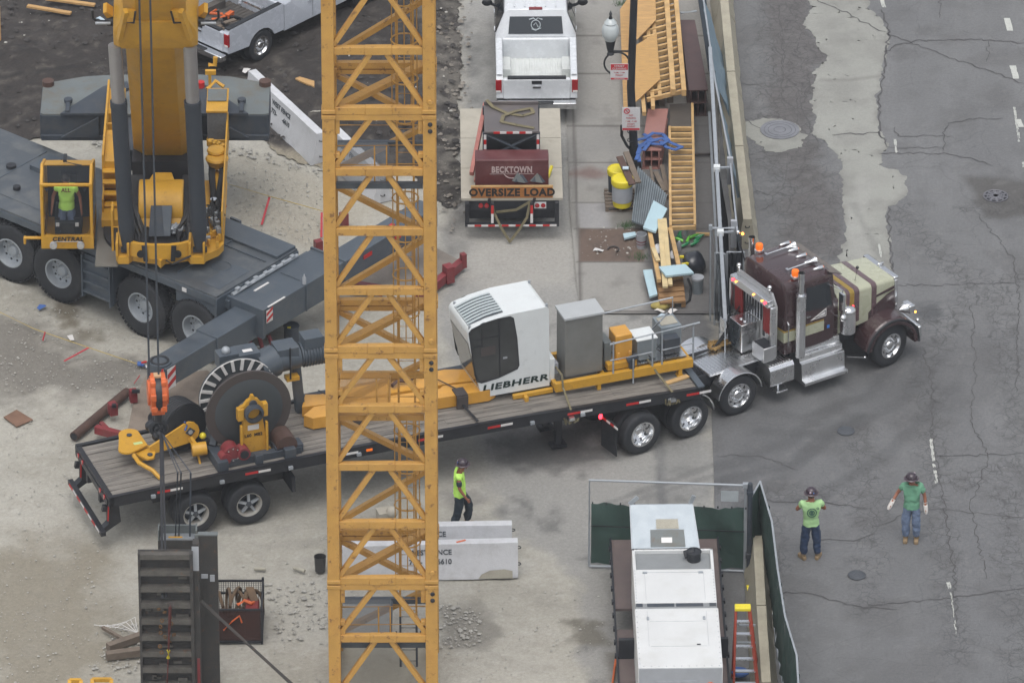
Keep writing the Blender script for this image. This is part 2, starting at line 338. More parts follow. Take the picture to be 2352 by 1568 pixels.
def sheet(name, poly, z, res, paint, m, height=None, kind='structure', xs=None, ys=None, jag=0):
    if poly is not None:
        px = [p[0] for p in poly]; py = [p[1] for p in poly]; xs = np.arange(min(px)-res, max(px)+res*2, res); ys = np.arange(min(py)-res, max(py)+res*2, res)
    X, Y = np.meshgrid(xs, ys); ny, nx = X.shape
    if poly is not None:
        P = np.array(poly); ins = inpoly(X, Y, poly)
        keepc = ins[:-1, :-1] | ins[1:, :-1] | ins[:-1, 1:] | ins[1:, 1:]
        out = ~ins; Xo = X[out]; Yo = Y[out]; best = np.full(Xo.shape, 1e9); bx = Xo.copy(); by = Yo.copy(); n = len(poly)
        for i in range(n):
            x0, y0 = poly[i]; x1, y1 = poly[(i+1) % n]; dx, dy = x1-x0, y1-y0; t = np.clip(((Xo-x0)*dx+(Yo-y0)*dy)/(dx*dx+dy*dy+1e-9), 0, 1)
            qx = x0+t*dx; qy = y0+t*dy; d = np.hypot(Xo-qx, Yo-qy); k = d < best; best[k] = d[k]; bx[k] = qx[k]; by[k] = qy[k]
        X[out] = bx; Y[out] = by
    else: keepc = np.ones((ny-1, nx-1), bool)
    if jag: X0 = X; X = X+(fbm(X0, Y, 5, 11)-.5)*jag; Y = Y+(fbm(X0, Y, 5, 12)-.5)*jag
    H = np.full(X.shape, float(z)); 
    if height is not None: H = H+height(X, Y)
    C, Mk = paint(X, Y)
    idx = np.arange(ny*nx).reshape(ny, nx); q = np.stack([idx[:-1, :-1], idx[:-1, 1:], idx[1:, 1:], idx[1:, :-1]], -1)[keepc]
    used = np.unique(q); rem = np.full(ny*nx, -1); rem[used] = np.arange(len(used)); q = rem[q]
    co = np.stack([X.ravel(), Y.ravel(), H.ravel()], 1)[used]
    me = bpy.data.meshes.new(name); me.vertices.add(len(co)); me.vertices.foreach_set('co', co.ravel().astype(np.float32))
    me.loops.add(q.size); me.loops.foreach_set('vertex_index', q.ravel().astype(np.int32)); me.polygons.add(len(q))
    me.polygons.foreach_set('loop_start', np.arange(0, q.size, 4, dtype=np.int32)); me.polygons.foreach_set('loop_total', np.full(len(q), 4, np.int32))
    me.update(calc_edges=True); me.validate()
    for nm, A in (('col', C), ('msk', Mk)):
        a = me.attributes.new(nm, 'FLOAT_COLOR', 'POINT'); A = A.reshape(-1, 3)[used]; A = np.concatenate([A, np.ones((len(A), 1))], 1); a.data.foreach_set('color', A.ravel().astype(np.float32))
    me.materials.append(m); o = bpy.data.objects.new(name, me); COL.objects.link(o); me.polygons.foreach_set('use_smooth', np.ones(len(q), bool)); return tag(o, kind=kind)
def base(X, rgb): return np.ones(X.shape+(3,))*np.array(S(*rgb))
# --- site ground: crushed stone and a worn concrete apron
APRON = gp([(1060, -60), (1330, -60), (1335, 600), (1640, 600), (1645, 1700), (1345, 1700), (1330, 1320), (1190, 1230), (1100, 1060), (1080, 900), (1010, 760), (1010, 520), (1065, 420)])
def paint_ground(X, Y):
    C = base(X, (178, 175, 165)); n = fbm(X, Y, .35, 1); n2 = fbm(X, Y, 1.6, 2); n3 = fbm(X, Y, 7, 4, 3)
    C = mixc(C, np.clip((n-.48)*4, 0, 1)*.6, (150, 146, 134)); C = mixc(C, np.clip((n2-.5)*3.5, 0, 1)*.5, (184, 181, 172)); C = mixc(C, np.clip((fbm(X, Y, 3.2, 8, 4)-.56)*7, 0, 1)*.22, (146, 142, 130)); C = mixc(C, np.clip((fbm(X*.5+Y*.9, Y*.3-X*.2, 1.1, 9, 4)-.56)*6, 0, 1)*.3, (148, 145, 137)); C = mixc(C, np.clip((n3-.62)*4, 0, 1)*.45, (200, 198, 190))
    C = mixc(C, soft(X, Y, gp([(-60, 1240), (250, 1250), (330, 1500), (100, 1640), (-60, 1640)]), 1.5, 1), (146, 140, 126))
    C = mixc(C, soft(X, Y, gp([(505, 330), (640, 370), (750, 430), (870, 470), (800, 560), (700, 570), (520, 500)]), .6, .5), (176, 171, 158))
    C = mixc(C, soft(X, Y, gp([(-80, 715), (60, 735), (150, 800), (330, 850), (300, 900), (130, 905), (-80, 930)]), .9, 1.2)*.75, (112, 108, 102))
    C = mixc(C, soft(X, Y, gp([(330, 1150), (760, 1040), (1380, 960), (1640, 950), (1640, 1090), (1000, 1120), (640, 1190), (330, 1220)]), 1.1, .9)*.3, (140, 139, 135))  # the trailer's shade on the yard, painted into the ground colour
    for L_, w_, k_, c_ in ((((330, 1215), (640, 1215), (1010, 1160), (1400, 1085), (1640, 1040)), .22, .35, (140, 138, 132)), (((330, 1250), (660, 1250), (1030, 1200), (1420, 1120), (1640, 1075)), .22, .3, (142, 140, 134)), (((0, 1100), (200, 1150), (330, 1300), (340, 1600)), .5, .35, (186, 184, 176)), (((520, 1500), (760, 1420), (1100, 1340), (1340, 1240)), .35, .35, (188, 186, 179)), (((0, 880), (170, 1000), (160, 1250), (60, 1500)), .4, .3, (150, 146, 136)), (((560, 420), (640, 500), (720, 560)), .3, .3, (160, 152, 136))):
        C = mixc(C, line(X, Y, gp(L_), w_, .25)*k_*np.clip((fbm(X, Y, 2, 17)-.3)*3, 0, 1), c_)
    a = soft(X, Y, APRON, .35, .4)
    A = base(X, (158, 157, 153)); A = mixc(A, soft(X, Y, gp([(990, 400), (1070, 400), (1075, 560), (1030, 590), (985, 520)]), .6, .7, 2.5)*.6, (108, 104, 100)); A = mixc(A, np.clip((n-.42)*5, 0, 1)*.7, (136, 136, 133)); A = mixc(A, np.clip((n2-.55)*5, 0, 1)*.8, (116, 116, 114)); A = mixc(A, np.clip((n3-.6)*3, 0, 1)*.3, (176, 174, 168))
    A = mixc(A, soft(X, Y, gp([(1060, 500), (1320, 540), (1330, 640), (1170, 690), (1040, 640)]), .7, .6)*.7, (176, 173, 166))
    A = mixc(A, soft(X, Y, gp([(1480, 590), (1650, 590), (1660, 800), (1560, 790), (1500, 730)]), .3, .3)*.9, (100, 100, 101))
    A = mixc(A, soft(X, Y, gp([(1130, 1010), (1330, 970), (1360, 1060), (1250, 1080), (1130, 1060)]), .5, .5)*.8, (96, 96, 96))  # wet patch under the trailer, with the trailer's shade painted in
    A = mixc(A, soft(X, Y, gp([(1330, 620), (1480, 620), (1485, 715), (1335, 720)]), .12)*.8, (164, 164, 159))
    C = C*(1-a[..., None])+A*a[..., None]
    C = mixc(C, line(X, Y, gp([(1512, 930), (1522, 1160), (1520, 1400)]), .17, .05)*.75, (104, 105, 106))
    C = mixc(C, soft(X, Y, gp([(1500, 1020), (1640, 1010), (1640, 1140), (1530, 1140)]), .12, .06)*.5, (140, 140, 138))
    for L_ in (((1390, 1155), (1520, 1110), (1640, 1065)), ((1380, 1170), (1500, 1135), (1640, 1090))): C = mixc(C, line(X, Y, gp(L_), .14, .08)*.5, (112, 112, 111))
    for (P_, c_, k_) in (((( 120, 680), (175, 690), (180, 745), (150, 750), (130, 720)), (112, 104, 88), .85), (((180, 755), (235, 757), (238, 778), (190, 780)), (116, 110, 96), .8), (((1300, 1425), (1370, 1420), (1400, 1450), (1395, 1482), (1330, 1478)), (112, 108, 98), .85),
                        (((1010, 1400), (1100, 1380), (1150, 1440), (1120, 1490), (1020, 1480)), (126, 123, 116), .7), (((1010, 1130), (1085, 1125), (1110, 1150), (1040, 1165)), (128, 126, 122), .6), (((1400, 1500), (1440, 1490), (1440, 1560), (1405, 1560)), (118, 114, 106), .8),
                        (((440, 1010), (650, 1180), (400, 1230), (350, 1120)), (130, 127, 120), .5), (((700, 1280), (1010, 1330), (1000, 1430), (760, 1400)), (150, 148, 142), .4)):
        C = mixc(C, soft(X, Y, gp(P_), .25, .3, 2.5)*k_, c_)
    w = np.clip((fbm(X, Y, .6, 21)-.5)*5, 0, 1)*a*.6+a*.25; Mk = np.stack([np.zeros(X.shape), w, w*0], -1); return C, Mk
def gh(X, Y):
    far = np.clip((np.hypot(X, Y)-40)/40, 0, 1); return ((fbm(X, Y, 1.2, 31)-.5)*.05+(fbm(X, Y, 6, 33, 3)-.5)*.02-.02)*(1-soft(X, Y, APRON, .6)*.8)*(1-far)
def axisv(lo, hi, r): return np.concatenate([-np.geomspace(400, -lo+1, 18) if lo < 0 else [], np.arange(lo, hi, r), np.geomspace(hi+1, 400, 18)])
GM = ground_material('site_ground', .9, 0, .17)
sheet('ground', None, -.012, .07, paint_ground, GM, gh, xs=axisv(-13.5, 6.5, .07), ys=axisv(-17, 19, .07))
# --- dark churned soil
SOIL = gp([(-140, -150), (1068, -150), (1052, 60), (1062, 150), (1056, 230), (1062, 300), (1050, 360), (1066, 420), (1052, 470), (1030, 478), (1000, 452), (985, 430), (950, 405), (880, 395), (770, 400), (690, 372), (640, 350), (600, 318), (520, 318), (430, 320), (330, 322), (200, 300), (90, 318), (-140, 330)])
def paint_soil(X, Y):
    C = base(X, (60, 56, 54)); n = fbm(X, Y, .8, 41); n2 = fbm(X, Y, 4, 42, 4)
    C = mixc(C, np.clip((n-.5)*4, 0, 1)*.6, (78, 74, 72)); C = mixc(C, np.clip((n2-.6)*6, 0, 1)*.6, (104, 99, 92)); C = mixc(C, line(X, Y, gp([(560, 150), (740, 60), (760, 20)]), .35, .2)*.4, (92, 88, 84)); C = mixc(C, line(X, Y, gp([(0, 190), (140, 175), (260, 150)]), .12, .05)*.5, (40, 39, 40)); C = mixc(C, line(X, Y, gp([(0, 245), (150, 232), (300, 240)]), .12, .05)*.4, (90, 86, 82)); C = mixc(C, np.clip((.42-n2)*5, 0, 1)*.6, (42, 41, 42))
    C = mixc(C, soft(X, Y, gp([(985, -60), (1090, -60), (1080, 500), (1010, 400), (975, 200)]), .5, .5)*.5*np.clip((n2-.35)*4, 0, 1), (138, 134, 126))
    C = mixc(C, soft(X, Y, gp([(180, 290), (330, 290), (330, 345), (180, 345)]), .3, .4)*.8, (160, 152, 136)); C = mixc(C, soft(X, Y, gp([(500, 296), (760, 380), (740, 420), (480, 350)]), .25, .3)*.8, (168, 160, 142))
    return C, np.zeros(X.shape+(3,))+np.array([0, .25, 0])
def soil_h(X, Y):
    d = np.clip(np.where(inpoly(X, Y, SOIL), pdist(X, Y, SOIL), 0)/.6, 0, 1); return d*(np.clip(fbm(X, Y, .45, 51)-.35, 0, 1)*.45+(fbm(X, Y, 1.6, 52)-.5)*.20+(fbm(X, Y, 6, 53, 4)-.4)*.05+.02)
sheet('soil', SOIL, .0, .07, paint_soil, ground_material('dark_soil', .95, 0, .3, .4), soil_h, jag=.3)
# --- pavement slabs with a planting pit
def paint_walk(X, Y):
    C = base(X, (158, 156, 151)); n = fbm(X, Y, .5, 61); n2 = fbm(X, Y, 2.2, 62); C = mixc(C, np.clip((n-.48)*5, 0, 1)*.6, (142, 141, 138)); C = mixc(C, np.clip((n2-.58)*5, 0, 1)*.5, (124, 122, 118))
    for y0, x0, x1 in ((85, 1300, 1640), (172, 1300, 1640), (292, 1300, 1640), (376, 1308, 1640), (468, 1314, 1640), (528, 1320, 1640), (604, 1325, 1640), (718, 1330, 1640)):
        C = mixc(C, line(X, Y, gp([(x0, y0), (x1, y0)]), .05)*.8, (92, 88, 84))
    C = mixc(C, line(X, Y, gp([(1306, -80), (1324, 470), (1332, 605), (1334, 720)]), .05)*.8, (92, 88, 84))
    C = mixc(C, soft(X, Y, gp([(1285, -80), (1306, -80), (1326, 530), (1306, 530)]), .08)*.35, (130, 128, 124))
    C = mixc(C, soft(X, Y, gp([(1290, 395), (1350, 388), (1395, 402), (1350, 412), (1290, 412)]), .3, .2)*.6, (112, 74, 66))
    C = mixc(C, soft(X, Y, gp([(1478, 250), (1650, 250), (1660, 730), (1482, 730)]), .3, .2)*.8, (98, 97, 98)); C = mixc(C, soft(X, Y, gp([(1390, 480), (1480, 480), (1480, 530), (1400, 530)]), .3, .25)*.8, (110, 108, 104))
    pit = soft(X, Y, gp([(1331, 528), (1478, 528), (1480, 603), (1331, 603)]), .06); C = mixc(C, pit, (112, 96, 86)); C = mixc(C, pit*np.clip((n2-.5)*6, 0, 1)*.6, (88, 78, 72))
    C = mixc(C, soft(X, Y, gp([(1325, 470), (1400, 470), (1400, 526), (1330, 526)]), .15, .1)*.4, (166, 166, 172))
    return C, np.stack([pit*0, np.clip((n-.5)*4, 0, 1)*.5+.2, pit*0], -1)
sheet('sidewalk', gp([(1284, -150), (1648, -150), (1652, 722), (1332, 722), (1310, 500)]), .03, .05, paint_walk, ground_material('pavement_concrete', .8, 0, .10))
# --- road
RD = gp([(1655, -400), (3000, -400), (3000, 1900), (1652, 1900), (1645, 1480), (1640, 1100), (1634, 950), (1650, 840), (1652, 560)])
def paint_road(X, Y):
    C = base(X, (117, 118, 119)); n = fbm(X, Y, .3, 71); n2 = fbm(X, Y, 1.5, 72); st = fbm(X*2.2, Y*.35, 1, 73)
    C = mixc(C, np.clip((n-.45)*4, 0, 1)*.5, (108, 109, 111)); C = mixc(C, np.clip((n2-.55)*4, 0, 1)*.4, (98, 98, 99)); C = mixc(C, np.clip((st-.5)*4, 0, 1)*.35, (132, 133, 134))
    lo = np.clip(-(Y+2)/5, 0, 1); C = mixc(C, lo*.25, (108, 109, 111))
    C = mixc(C, soft(X, Y, gp([(1640, 930), (2100, 830), (2160, 930), (1900, 1010), (1640, 1120)]), 1.2, .9)*.5, (92, 93, 95))
    C = mixc(C, soft(X, Y, gp([(1760, -60), (1870, -60), (1900, 130), (1880, 300), (1930, 480), (1930, 600), (1790, 600), (1800, 400), (1760, 250)]), .5, .6)*.7, (98, 94, 93))
    C = mixc(C, soft(X, Y, gp([(2210, 405), (2400, 415), (2400, 500), (2260, 500)]), .25, .2)*.8, (86, 84, 82))
    C = mixc(C, soft(X, Y, gp([(1900, 800), (2330, 760), (2340, 900), (2100, 1000)]), 1, .8)*.4, (92, 92, 93))
    for P_ in (((1645, 1075), (1800, 1020), (1930, 930)), ((1645, 1110), (1830, 1060), (1990, 960)), ((1700, 1180), (1900, 1000), (1960, 960))): C = mixc(C, line(X, Y, gp(P_), .3, .12)*.35, (78, 79, 81))
    cr = soft(X, Y, gp([(1750, -60), (1860, -60), (1940, 500), (1940, 620), (1770, 620), (1720, 300)]), .6, .5)
    for P_ in (((2060, 480), (2130, 560), (2230, 650), (2130, 850), (2140, 1050), (2200, 1500)), ((2230, 480), (2352, 470)), ((2100, 750), (2352, 640)), ((1660, 1130), (2100, 1140), (2352, 1060)), ((1980, 1000), (2000, 1200), (1990, 1400)), ((1760, 1180), (1790, 1300)), ((2290, 650), (2340, 900), (2320, 1200), (2340, 1560))):
        cr = np.maximum(cr, line(X, Y, gp(P_), .55, .35)*.9)
    C = mixc(C, cr*np.clip((fbm(X, Y, 5, 77, 3)-.5)*5, 0, 1)*.35, (76, 74, 73))
    C = mixc(C, soft(X, Y, gp([(2095, 700), (2150, 695), (2170, 722), (2140, 735), (2100, 725)]), .25, .25, 3)*.6, (70, 72, 76)); C = mixc(C, np.clip((fbm(X, Y, .9, 75, 4)-.56)*7, 0, 1)*.35, (94, 93, 93)); C = mixc(C, np.clip((fbm(X, Y, 6, 76, 3)-.64)*5, 0, 1)*.25, (140, 140, 138))
    for P_ in (((1740, 940), (1840, 960), (1990, 910), (2090, 800)), ((1750, 990), (1900, 1000), (2060, 930), (2160, 820)), ((1700, 1160), (1860, 1150), (2040, 1040), (2200, 880))): C = mixc(C, line(X, Y, gp(P_), .25, .12)*.3, (76, 77, 79))
    w = np.clip((fbm(X, Y, .5, 78)-.45)*5, 0, 1)*.35+lo*.35+.15; return C, np.stack([cr, w, w*0], -1)
ROADM = ground_material('asphalt', .85, .7, .17)
sheet('road', RD, .004, .065, paint_road, ROADM)
cc = lambda L_: [(1660+x*.3781, y*.3781) for x, y in L_]
STRIP = gp(cc([(515, -300), (525, 0), (540, 60), (510, 110), (485, 150), (500, 178), (545, 200), (590, 290), (640, 330), (635, 362), (590, 400), (560, 450), (548, 530), (540, 620), (560, 690), (560, 740), (555, 820), (610, 850), (660, 910), (710, 965), (722, 1000), (722, 1100), (738, 1200), (735, 1300), (742, 1400), (730, 1500), (700, 1568), (690, 1640), (1020, 1640), (1015, 1500), (1000, 1400), (1005, 1260), (1060, 1240), (1110, 1180), (1110, 1100), (1095, 1060), (1060, 1035), (972, 1030), (970, 925), (1000, 890), (985, 850), (955, 820), (945, 720), (940, 640), (925, 570), (960, 550), (970, 460), (980, 370), (1010, 215), (985, 150), (940, 100), (895, 60), (885, 20), (875, -300)]))
def paint_strip(X, Y):
    C = base(X, (160, 161, 155)); n = fbm(X, Y, .7, 81); n2 = fbm(X, Y, 3, 82); C = mixc(C, np.clip((n-.5)*4, 0, 1)*.5, (146, 146, 141)); C = mixc(C, np.clip((n2-.6)*5, 0, 1)*.4, (126, 125, 121))
    C = mixc(C, np.clip((fbm(X, Y, 1.2, 85, 4)-.54)*6, 0, 1)*.35, (134, 134, 130)); C = mixc(C, line(X, Y, gp([(1985, 600), (1960, 500), (1990, 420)]), .3, .15)*.3, (176, 176, 172)); C = mixc(C, line(X, Y, gp([(2030, 600), (1995, 540), (1960, 470)]), .12, .06)*.35, (116, 116, 114))
    e = np.clip(1-pdist(X, Y, STRIP)/.15, 0, 1); C = mixc(C, e*.35*np.clip((n2-.4)*6, 0, 1), (116, 114, 110))
    C = mixc(C, line(X, Y, gp(cc([(600, 490), (760, 490), (950, 465)])), .12, .08)*.4, (112, 110, 106))
    return C, np.zeros(X.shape+(3,))
CM = ground_material('patch_concrete', .85, 0, .08)
sheet('concrete_patch', STRIP, .009, .06, paint_strip, CM, jag=.28)
PT2 = gp([(1698, 282), (1742, 275), (1790, 274), (1826, 285), (1850, 312), (1842, 338), (1800, 350), (1755, 348), (1728, 322), (1700, 300), (1690, 292)])
def paint_p2(X, Y): return mixc(base(X, (152, 153, 147)), np.clip((fbm(X, Y, 3, 91)-.5)*5, 0, 1)*.5, (126, 126, 122)), np.zeros(X.shape+(3,))
sheet('concrete_patch', PT2, .010, .05, paint_p2, CM, jag=.25)
# --- cracks and seams: thin ribbons
def ribbon(mb, pts, w, z, jit=.04, seg=.18, seed=0):
    rnd = random.Random(seed); P = [G(x, y) for x, y in pts]; out = []
    for a, b in zip(P, P[1:]):
        k = max(1, int((b-a).length/seg))
        for i in range(k): out.append(a.lerp(b, i/k)+V((rnd.uniform(-jit, jit), rnd.uniform(-jit, jit), 0)))
    out.append(P[-1]); L_ = []
    for i, p in enumerate(out):
        d = (out[min(i+1, len(out)-1)]-out[max(i-1, 0)]); d.z = 0; d.normalize(); nn = V((-d.y, d.x, 0)); ww = w*rnd.uniform(.45, 1.25)*(.3 if i in (0, len(out)-1) else 1)
        L_ += [V((*(p+nn*ww/2)[:2], z)), V((*(p-nn*ww/2)[:2], z))]
    mb.add(L_, [(2*i, 2*i+1, 2*i+3, 2*i+2) for i in range(len(out)-1)])
CRK = mat('crack_tar', S(86, 85, 86), .9, var=.2)
mb = MB(CRK)
zz = lambda L_: [(1660+x*.3781, y*.3781) for x, y in L_]
for i, (L_, w) in enumerate([(zz([(560, 0), (720, 70), (900, 165), (1140, 262), (1240, 300), (1480, 390), (1830, 510)]), .05), (zz([(990, 320), (1060, 270), (1200, 250), (1500, 240), (1830, 265)]), .06),
    (zz([(1320, 0), (1315, 115)]), .04), (zz([(1620, 250), (1600, 380)]), .03), (zz([(670, 818), (960, 812)]), .06), (zz([(1340, 800), (1380, 750), (1500, 725), (1700, 720)]), .035), (zz([(1350, 780), (1345, 920)]), .04),
    (zz([(950, 930), (1350, 935), (1500, 960), (1640, 1010)]), .04), (zz([(1000, 900), (1330, 900)]), .03), (zz([(1050, 770), (1060, 830), (1400, 828)]), .035), (zz([(960, 60), (1010, 200), (985, 370), (960, 560), (945, 700), (965, 820), (1000, 900)]), .06),
    (zz([(1005, 1260), (1015, 1400), (1025, 1640)]), .06), ([(2050, 600), (2052, 655), (2150, 655), (2352, 650)], .035), ([(2245, 490), (2330, 600), (2342, 700), (2336, 900)], .035), ([(1695, 195), (1745, 196)], .03), ([(1700, 355), (1770, 350)], .03), ([(1715, 450), (1740, 440), (1775, 450)], .03), ([(1745, 484), (1790, 460)], .04),
    ([(1650, 1050), (1680, 1044), (1760, 1052), (1830, 1080)], .03), ([(1740, 1150), (1900, 1155), (1990, 1170)], .05), ([(1740, 1365), (1850, 1360), (1960, 1390), (2060, 1400)], .05), ([(1875, 1240), (1960, 1240), (2010, 1225)], .05), ([(2000, 1215), (2080, 1180), (2150, 1170), (2352, 1190)], .03), ([(1990, 1390), (2160, 1375), (2352, 1350)], .045),
    ([(2150, 1050), (2352, 1042)], .04), ([(2120, 800), (2145, 900), (2140, 1000), (2160, 1100), (2190, 1300), (2200, 1450)], .04), ([(2230, 700), (2240, 850), (2230, 960), (2270, 1050), (2230, 1160), (2265, 1330)], .03), ([(1750, 300), (1690, 262)], .03), ([(1790, 10), (1800, 120), (1795, 230)], .03), ([(1860, 190), (1840, 250), (1880, 330)], .03)]):
    ribbon(mb, L_, w*.72, .0145, .055, .12, seed=i)
mb.build('road_cracks', kind='structure', fix=False)
mb = MB(mat('worn_road_paint', S(196, 198, 192), .8, var=.12, scale=14))
def dash(mb, x0, y0, x1, y1, w, z=.0146): 
    rnd = random.Random(int(x0*3+y0)); n = max(2, int(abs(y1-y0)/7))
    if w > .12:
        j = lambda: rnd.uniform(-.7, .7)
        for k in range(n): xa = x0+(x1-x0)*k/n; xb = x0+(x1-x0)*(k+1)/n; ya = y0+(y1-y0)*k/n; yb = y0+(y1-y0)*(k+1)/n; mb.quad(G(xa-w*50+j(), ya, z), G(xa+w*50+j(), ya, z), G(xb+w*50+j(), yb, z), G(xb-w*50+j(), yb, z))
        return
    for k in range(n):
        if rnd.random() < .06: continue
        for h in range(3):
            if rnd.random() < .12: continue
            xa = x0+(x1-x0)*k/n+w*100*(h/3-.5); xb = x0+(x1-x0)*(k+1)/n+w*100*(h/3-.5); ya = y0+(y1-y0)*k/n; yb = y0+(y1-y0)*(k+1)/n; j = lambda: rnd.uniform(-1.2, 1.2)
            mb.quad(G(xa+j(), ya+j(), z), G(xa+w*33+j(), ya+j(), z), G(xb+w*33+j(), yb+j(), z), G(xb+j(), yb+j(), z))
dash(mb, 2026, 0, 2030, 18, .09); dash(mb, 2313, 42, 2320, 71, .14); dash(mb, 2326, 151, 2334, 181, .14); dash(mb, 2338, 274, 2346, 292, .13); dash(mb, 2330, 246, 2341, 326, .05); dash(mb, 2351, 372, 2353, 384, .08)
dash(mb, 2056, 320, 2060, 350, .06); dash(mb, 2138, 1008, 2151, 1108, .07); dash(mb, 2178, 1336, 2182, 1350, .08); dash(mb, 2183, 1352, 2197, 1460, .03); dash(mb, 2018, 560, 2024, 590, .05)
mb.build('lane_marking', kind='structure', fix=False)
# manhole covers
def manhole(px, py, r, m, grate, label):
    c = G(px, py, .011); o = thing('manhole_cover', label, 'manhole cover', c); b = MB(m)
    b.lathe((0, 0, 0), Z, [(r, 0), (r, .02), (r*.95, .025), (r*.9, .012), (r*.88, .012)], 40)
    if grate:
        b.use(RUB).lathe((0, 0, .003), Z, [(0, 0), (r*.9, 0)], 32); b.use(m)
        for k in (.25, .45, .66): b.torus((0, 0, .012), Z, r*k, .018, 32, 5)
        for k in range(5): a = math.pi*k/5+.4; b.bar((-math.cos(a)*r*.9, -math.sin(a)*r*.9, .014), (math.cos(a)*r*.9, math.sin(a)*r*.9, .014), .055, .02)
    else:
        b.lathe((0, 0, .014), Z, [(0, 0), (r*.89, 0)], 32); b.use(GRD)
        for k in (.3, .6, .8): b.torus((0, 0, .013), Z, r*k, .006, 32, 4)
    b.build('cover', o)
manhole(2287, 451, .30, mat('cast_iron', S(120, 120, 126), .5, .3), True, 'small round cast iron grate with curved slots set in dark patched asphalt')
manhole(1791, 299, .47, mat('worn_iron', S(134, 136, 142), .6, .2, var=.2), False, 'large round worn iron cover in a pale concrete ring near the barrier')
manhole(1943, 990, .20, mat('dark_iron', S(82, 86, 92), .7), False, 'small dark round cover in wet asphalt in front of the tractor wheels')
manhole(1968, 1321, .20, MATS['dark_iron'], False, 'small dark round cover in asphalt between the two street workers')
# loose stones: nobody could count them
def stones(name, polys, n, r0, r1, m, seed, z=0):
    rnd = random.Random(seed); b = MB(m); ico = [(0, 0, 1), (.9, 0, .2), (.28, .85, .25), (-.72, .52, .2), (-.72, -.52, .25), (.28, -.85, .2), (0, 0, -.4)]
    fs = [(0, 1, 2), (0, 2, 3), (0, 3, 4), (0, 4, 5), (0, 5, 1), (6, 2, 1), (6, 3, 2), (6, 4, 3), (6, 5, 4), (6, 1, 5)]
    for P_ in polys:
        xs = [p[0] for p in P_]; ys = [p[1] for p in P_]; k = 0
        while k < n:
            px, py = rnd.uniform(min(xs), max(xs)), rnd.uniform(min(ys), max(ys))
            if not inpoly(np.array([px]), np.array([py]), P_)[0]: k += .2; continue
            k += 1; c = G(px, py); c.z = z; r = r0+(r1-r0)*rnd.random()**4; a = rnd.uniform(0, 6.28); sx, sy, sz = rnd.uniform(.7, 1.3), rnd.uniform(.7, 1.3), rnd.uniform(.5, 1)
            b.add([c+rotz(V((p[0]*r*sx, p[1]*r*sy, p[2]*r*sz)), a)*1 for p in ico], fs)
    return b.build(name, kind='stuff', fix=False)
STN = mat('limestone_pieces', S(176, 174, 167), .9, var=.25, scale=2); STD = mat('dark_clods', S(72, 69, 68), .95, var=.35, scale=2)
stones('gravel', [[(0, 900), (300, 860), (330, 1260), (310, 1568), (0, 1568)], [(510, 1230), (750, 1200), (1000, 1340), (1400, 1340), (1400, 1568), (700, 1568), (520, 1480)], [(510, 340), (740, 430), (740, 560), (690, 560), (520, 500)], [(0, 660), (300, 740), (500, 840), (300, 900), (0, 900)]], 1300, .007, .035, STN, 1)
stones('gravel', [[(600, 1330), (760, 1340), (780, 1450), (640, 1480)], [(1005, 1380), (1110, 1400), (1100, 1480), (1010, 1490)], [(200, 300), (310, 300), (300, 345), (220, 340)], [(495, 318), (760, 395), (755, 415), (500, 345)], [(260, 1440), (330, 1430), (320, 1540), (200, 1560)]], 240, .015, .07, STN, 2, .01)
stones('gravel', [[(990, 0), (1085, 0), (1085, 480), (1040, 540), (990, 470)]], 420, .015, .10, mat('mixed_rubble', S(136, 130, 122), .95, var=.35, scale=2), 7, .05)
stones('gravel', [[(0, 0), (730, 0), (740, 380), (620, 320), (0, 300)], [(760, 0), (1050, 0), (1050, 330), (960, 390), (770, 380)]], 900, .012, .10, STD, 3, .12)
stones('gravel', [[(0, 0), (730, 0), (740, 380), (620, 320), (0, 300)], [(760, 0), (1050, 0), (1050, 330), (960, 390), (770, 380)], [(1330, 530), (1478, 530), (1478, 600), (1330, 600)]], 60, .01, .05, STN, 4, .14)
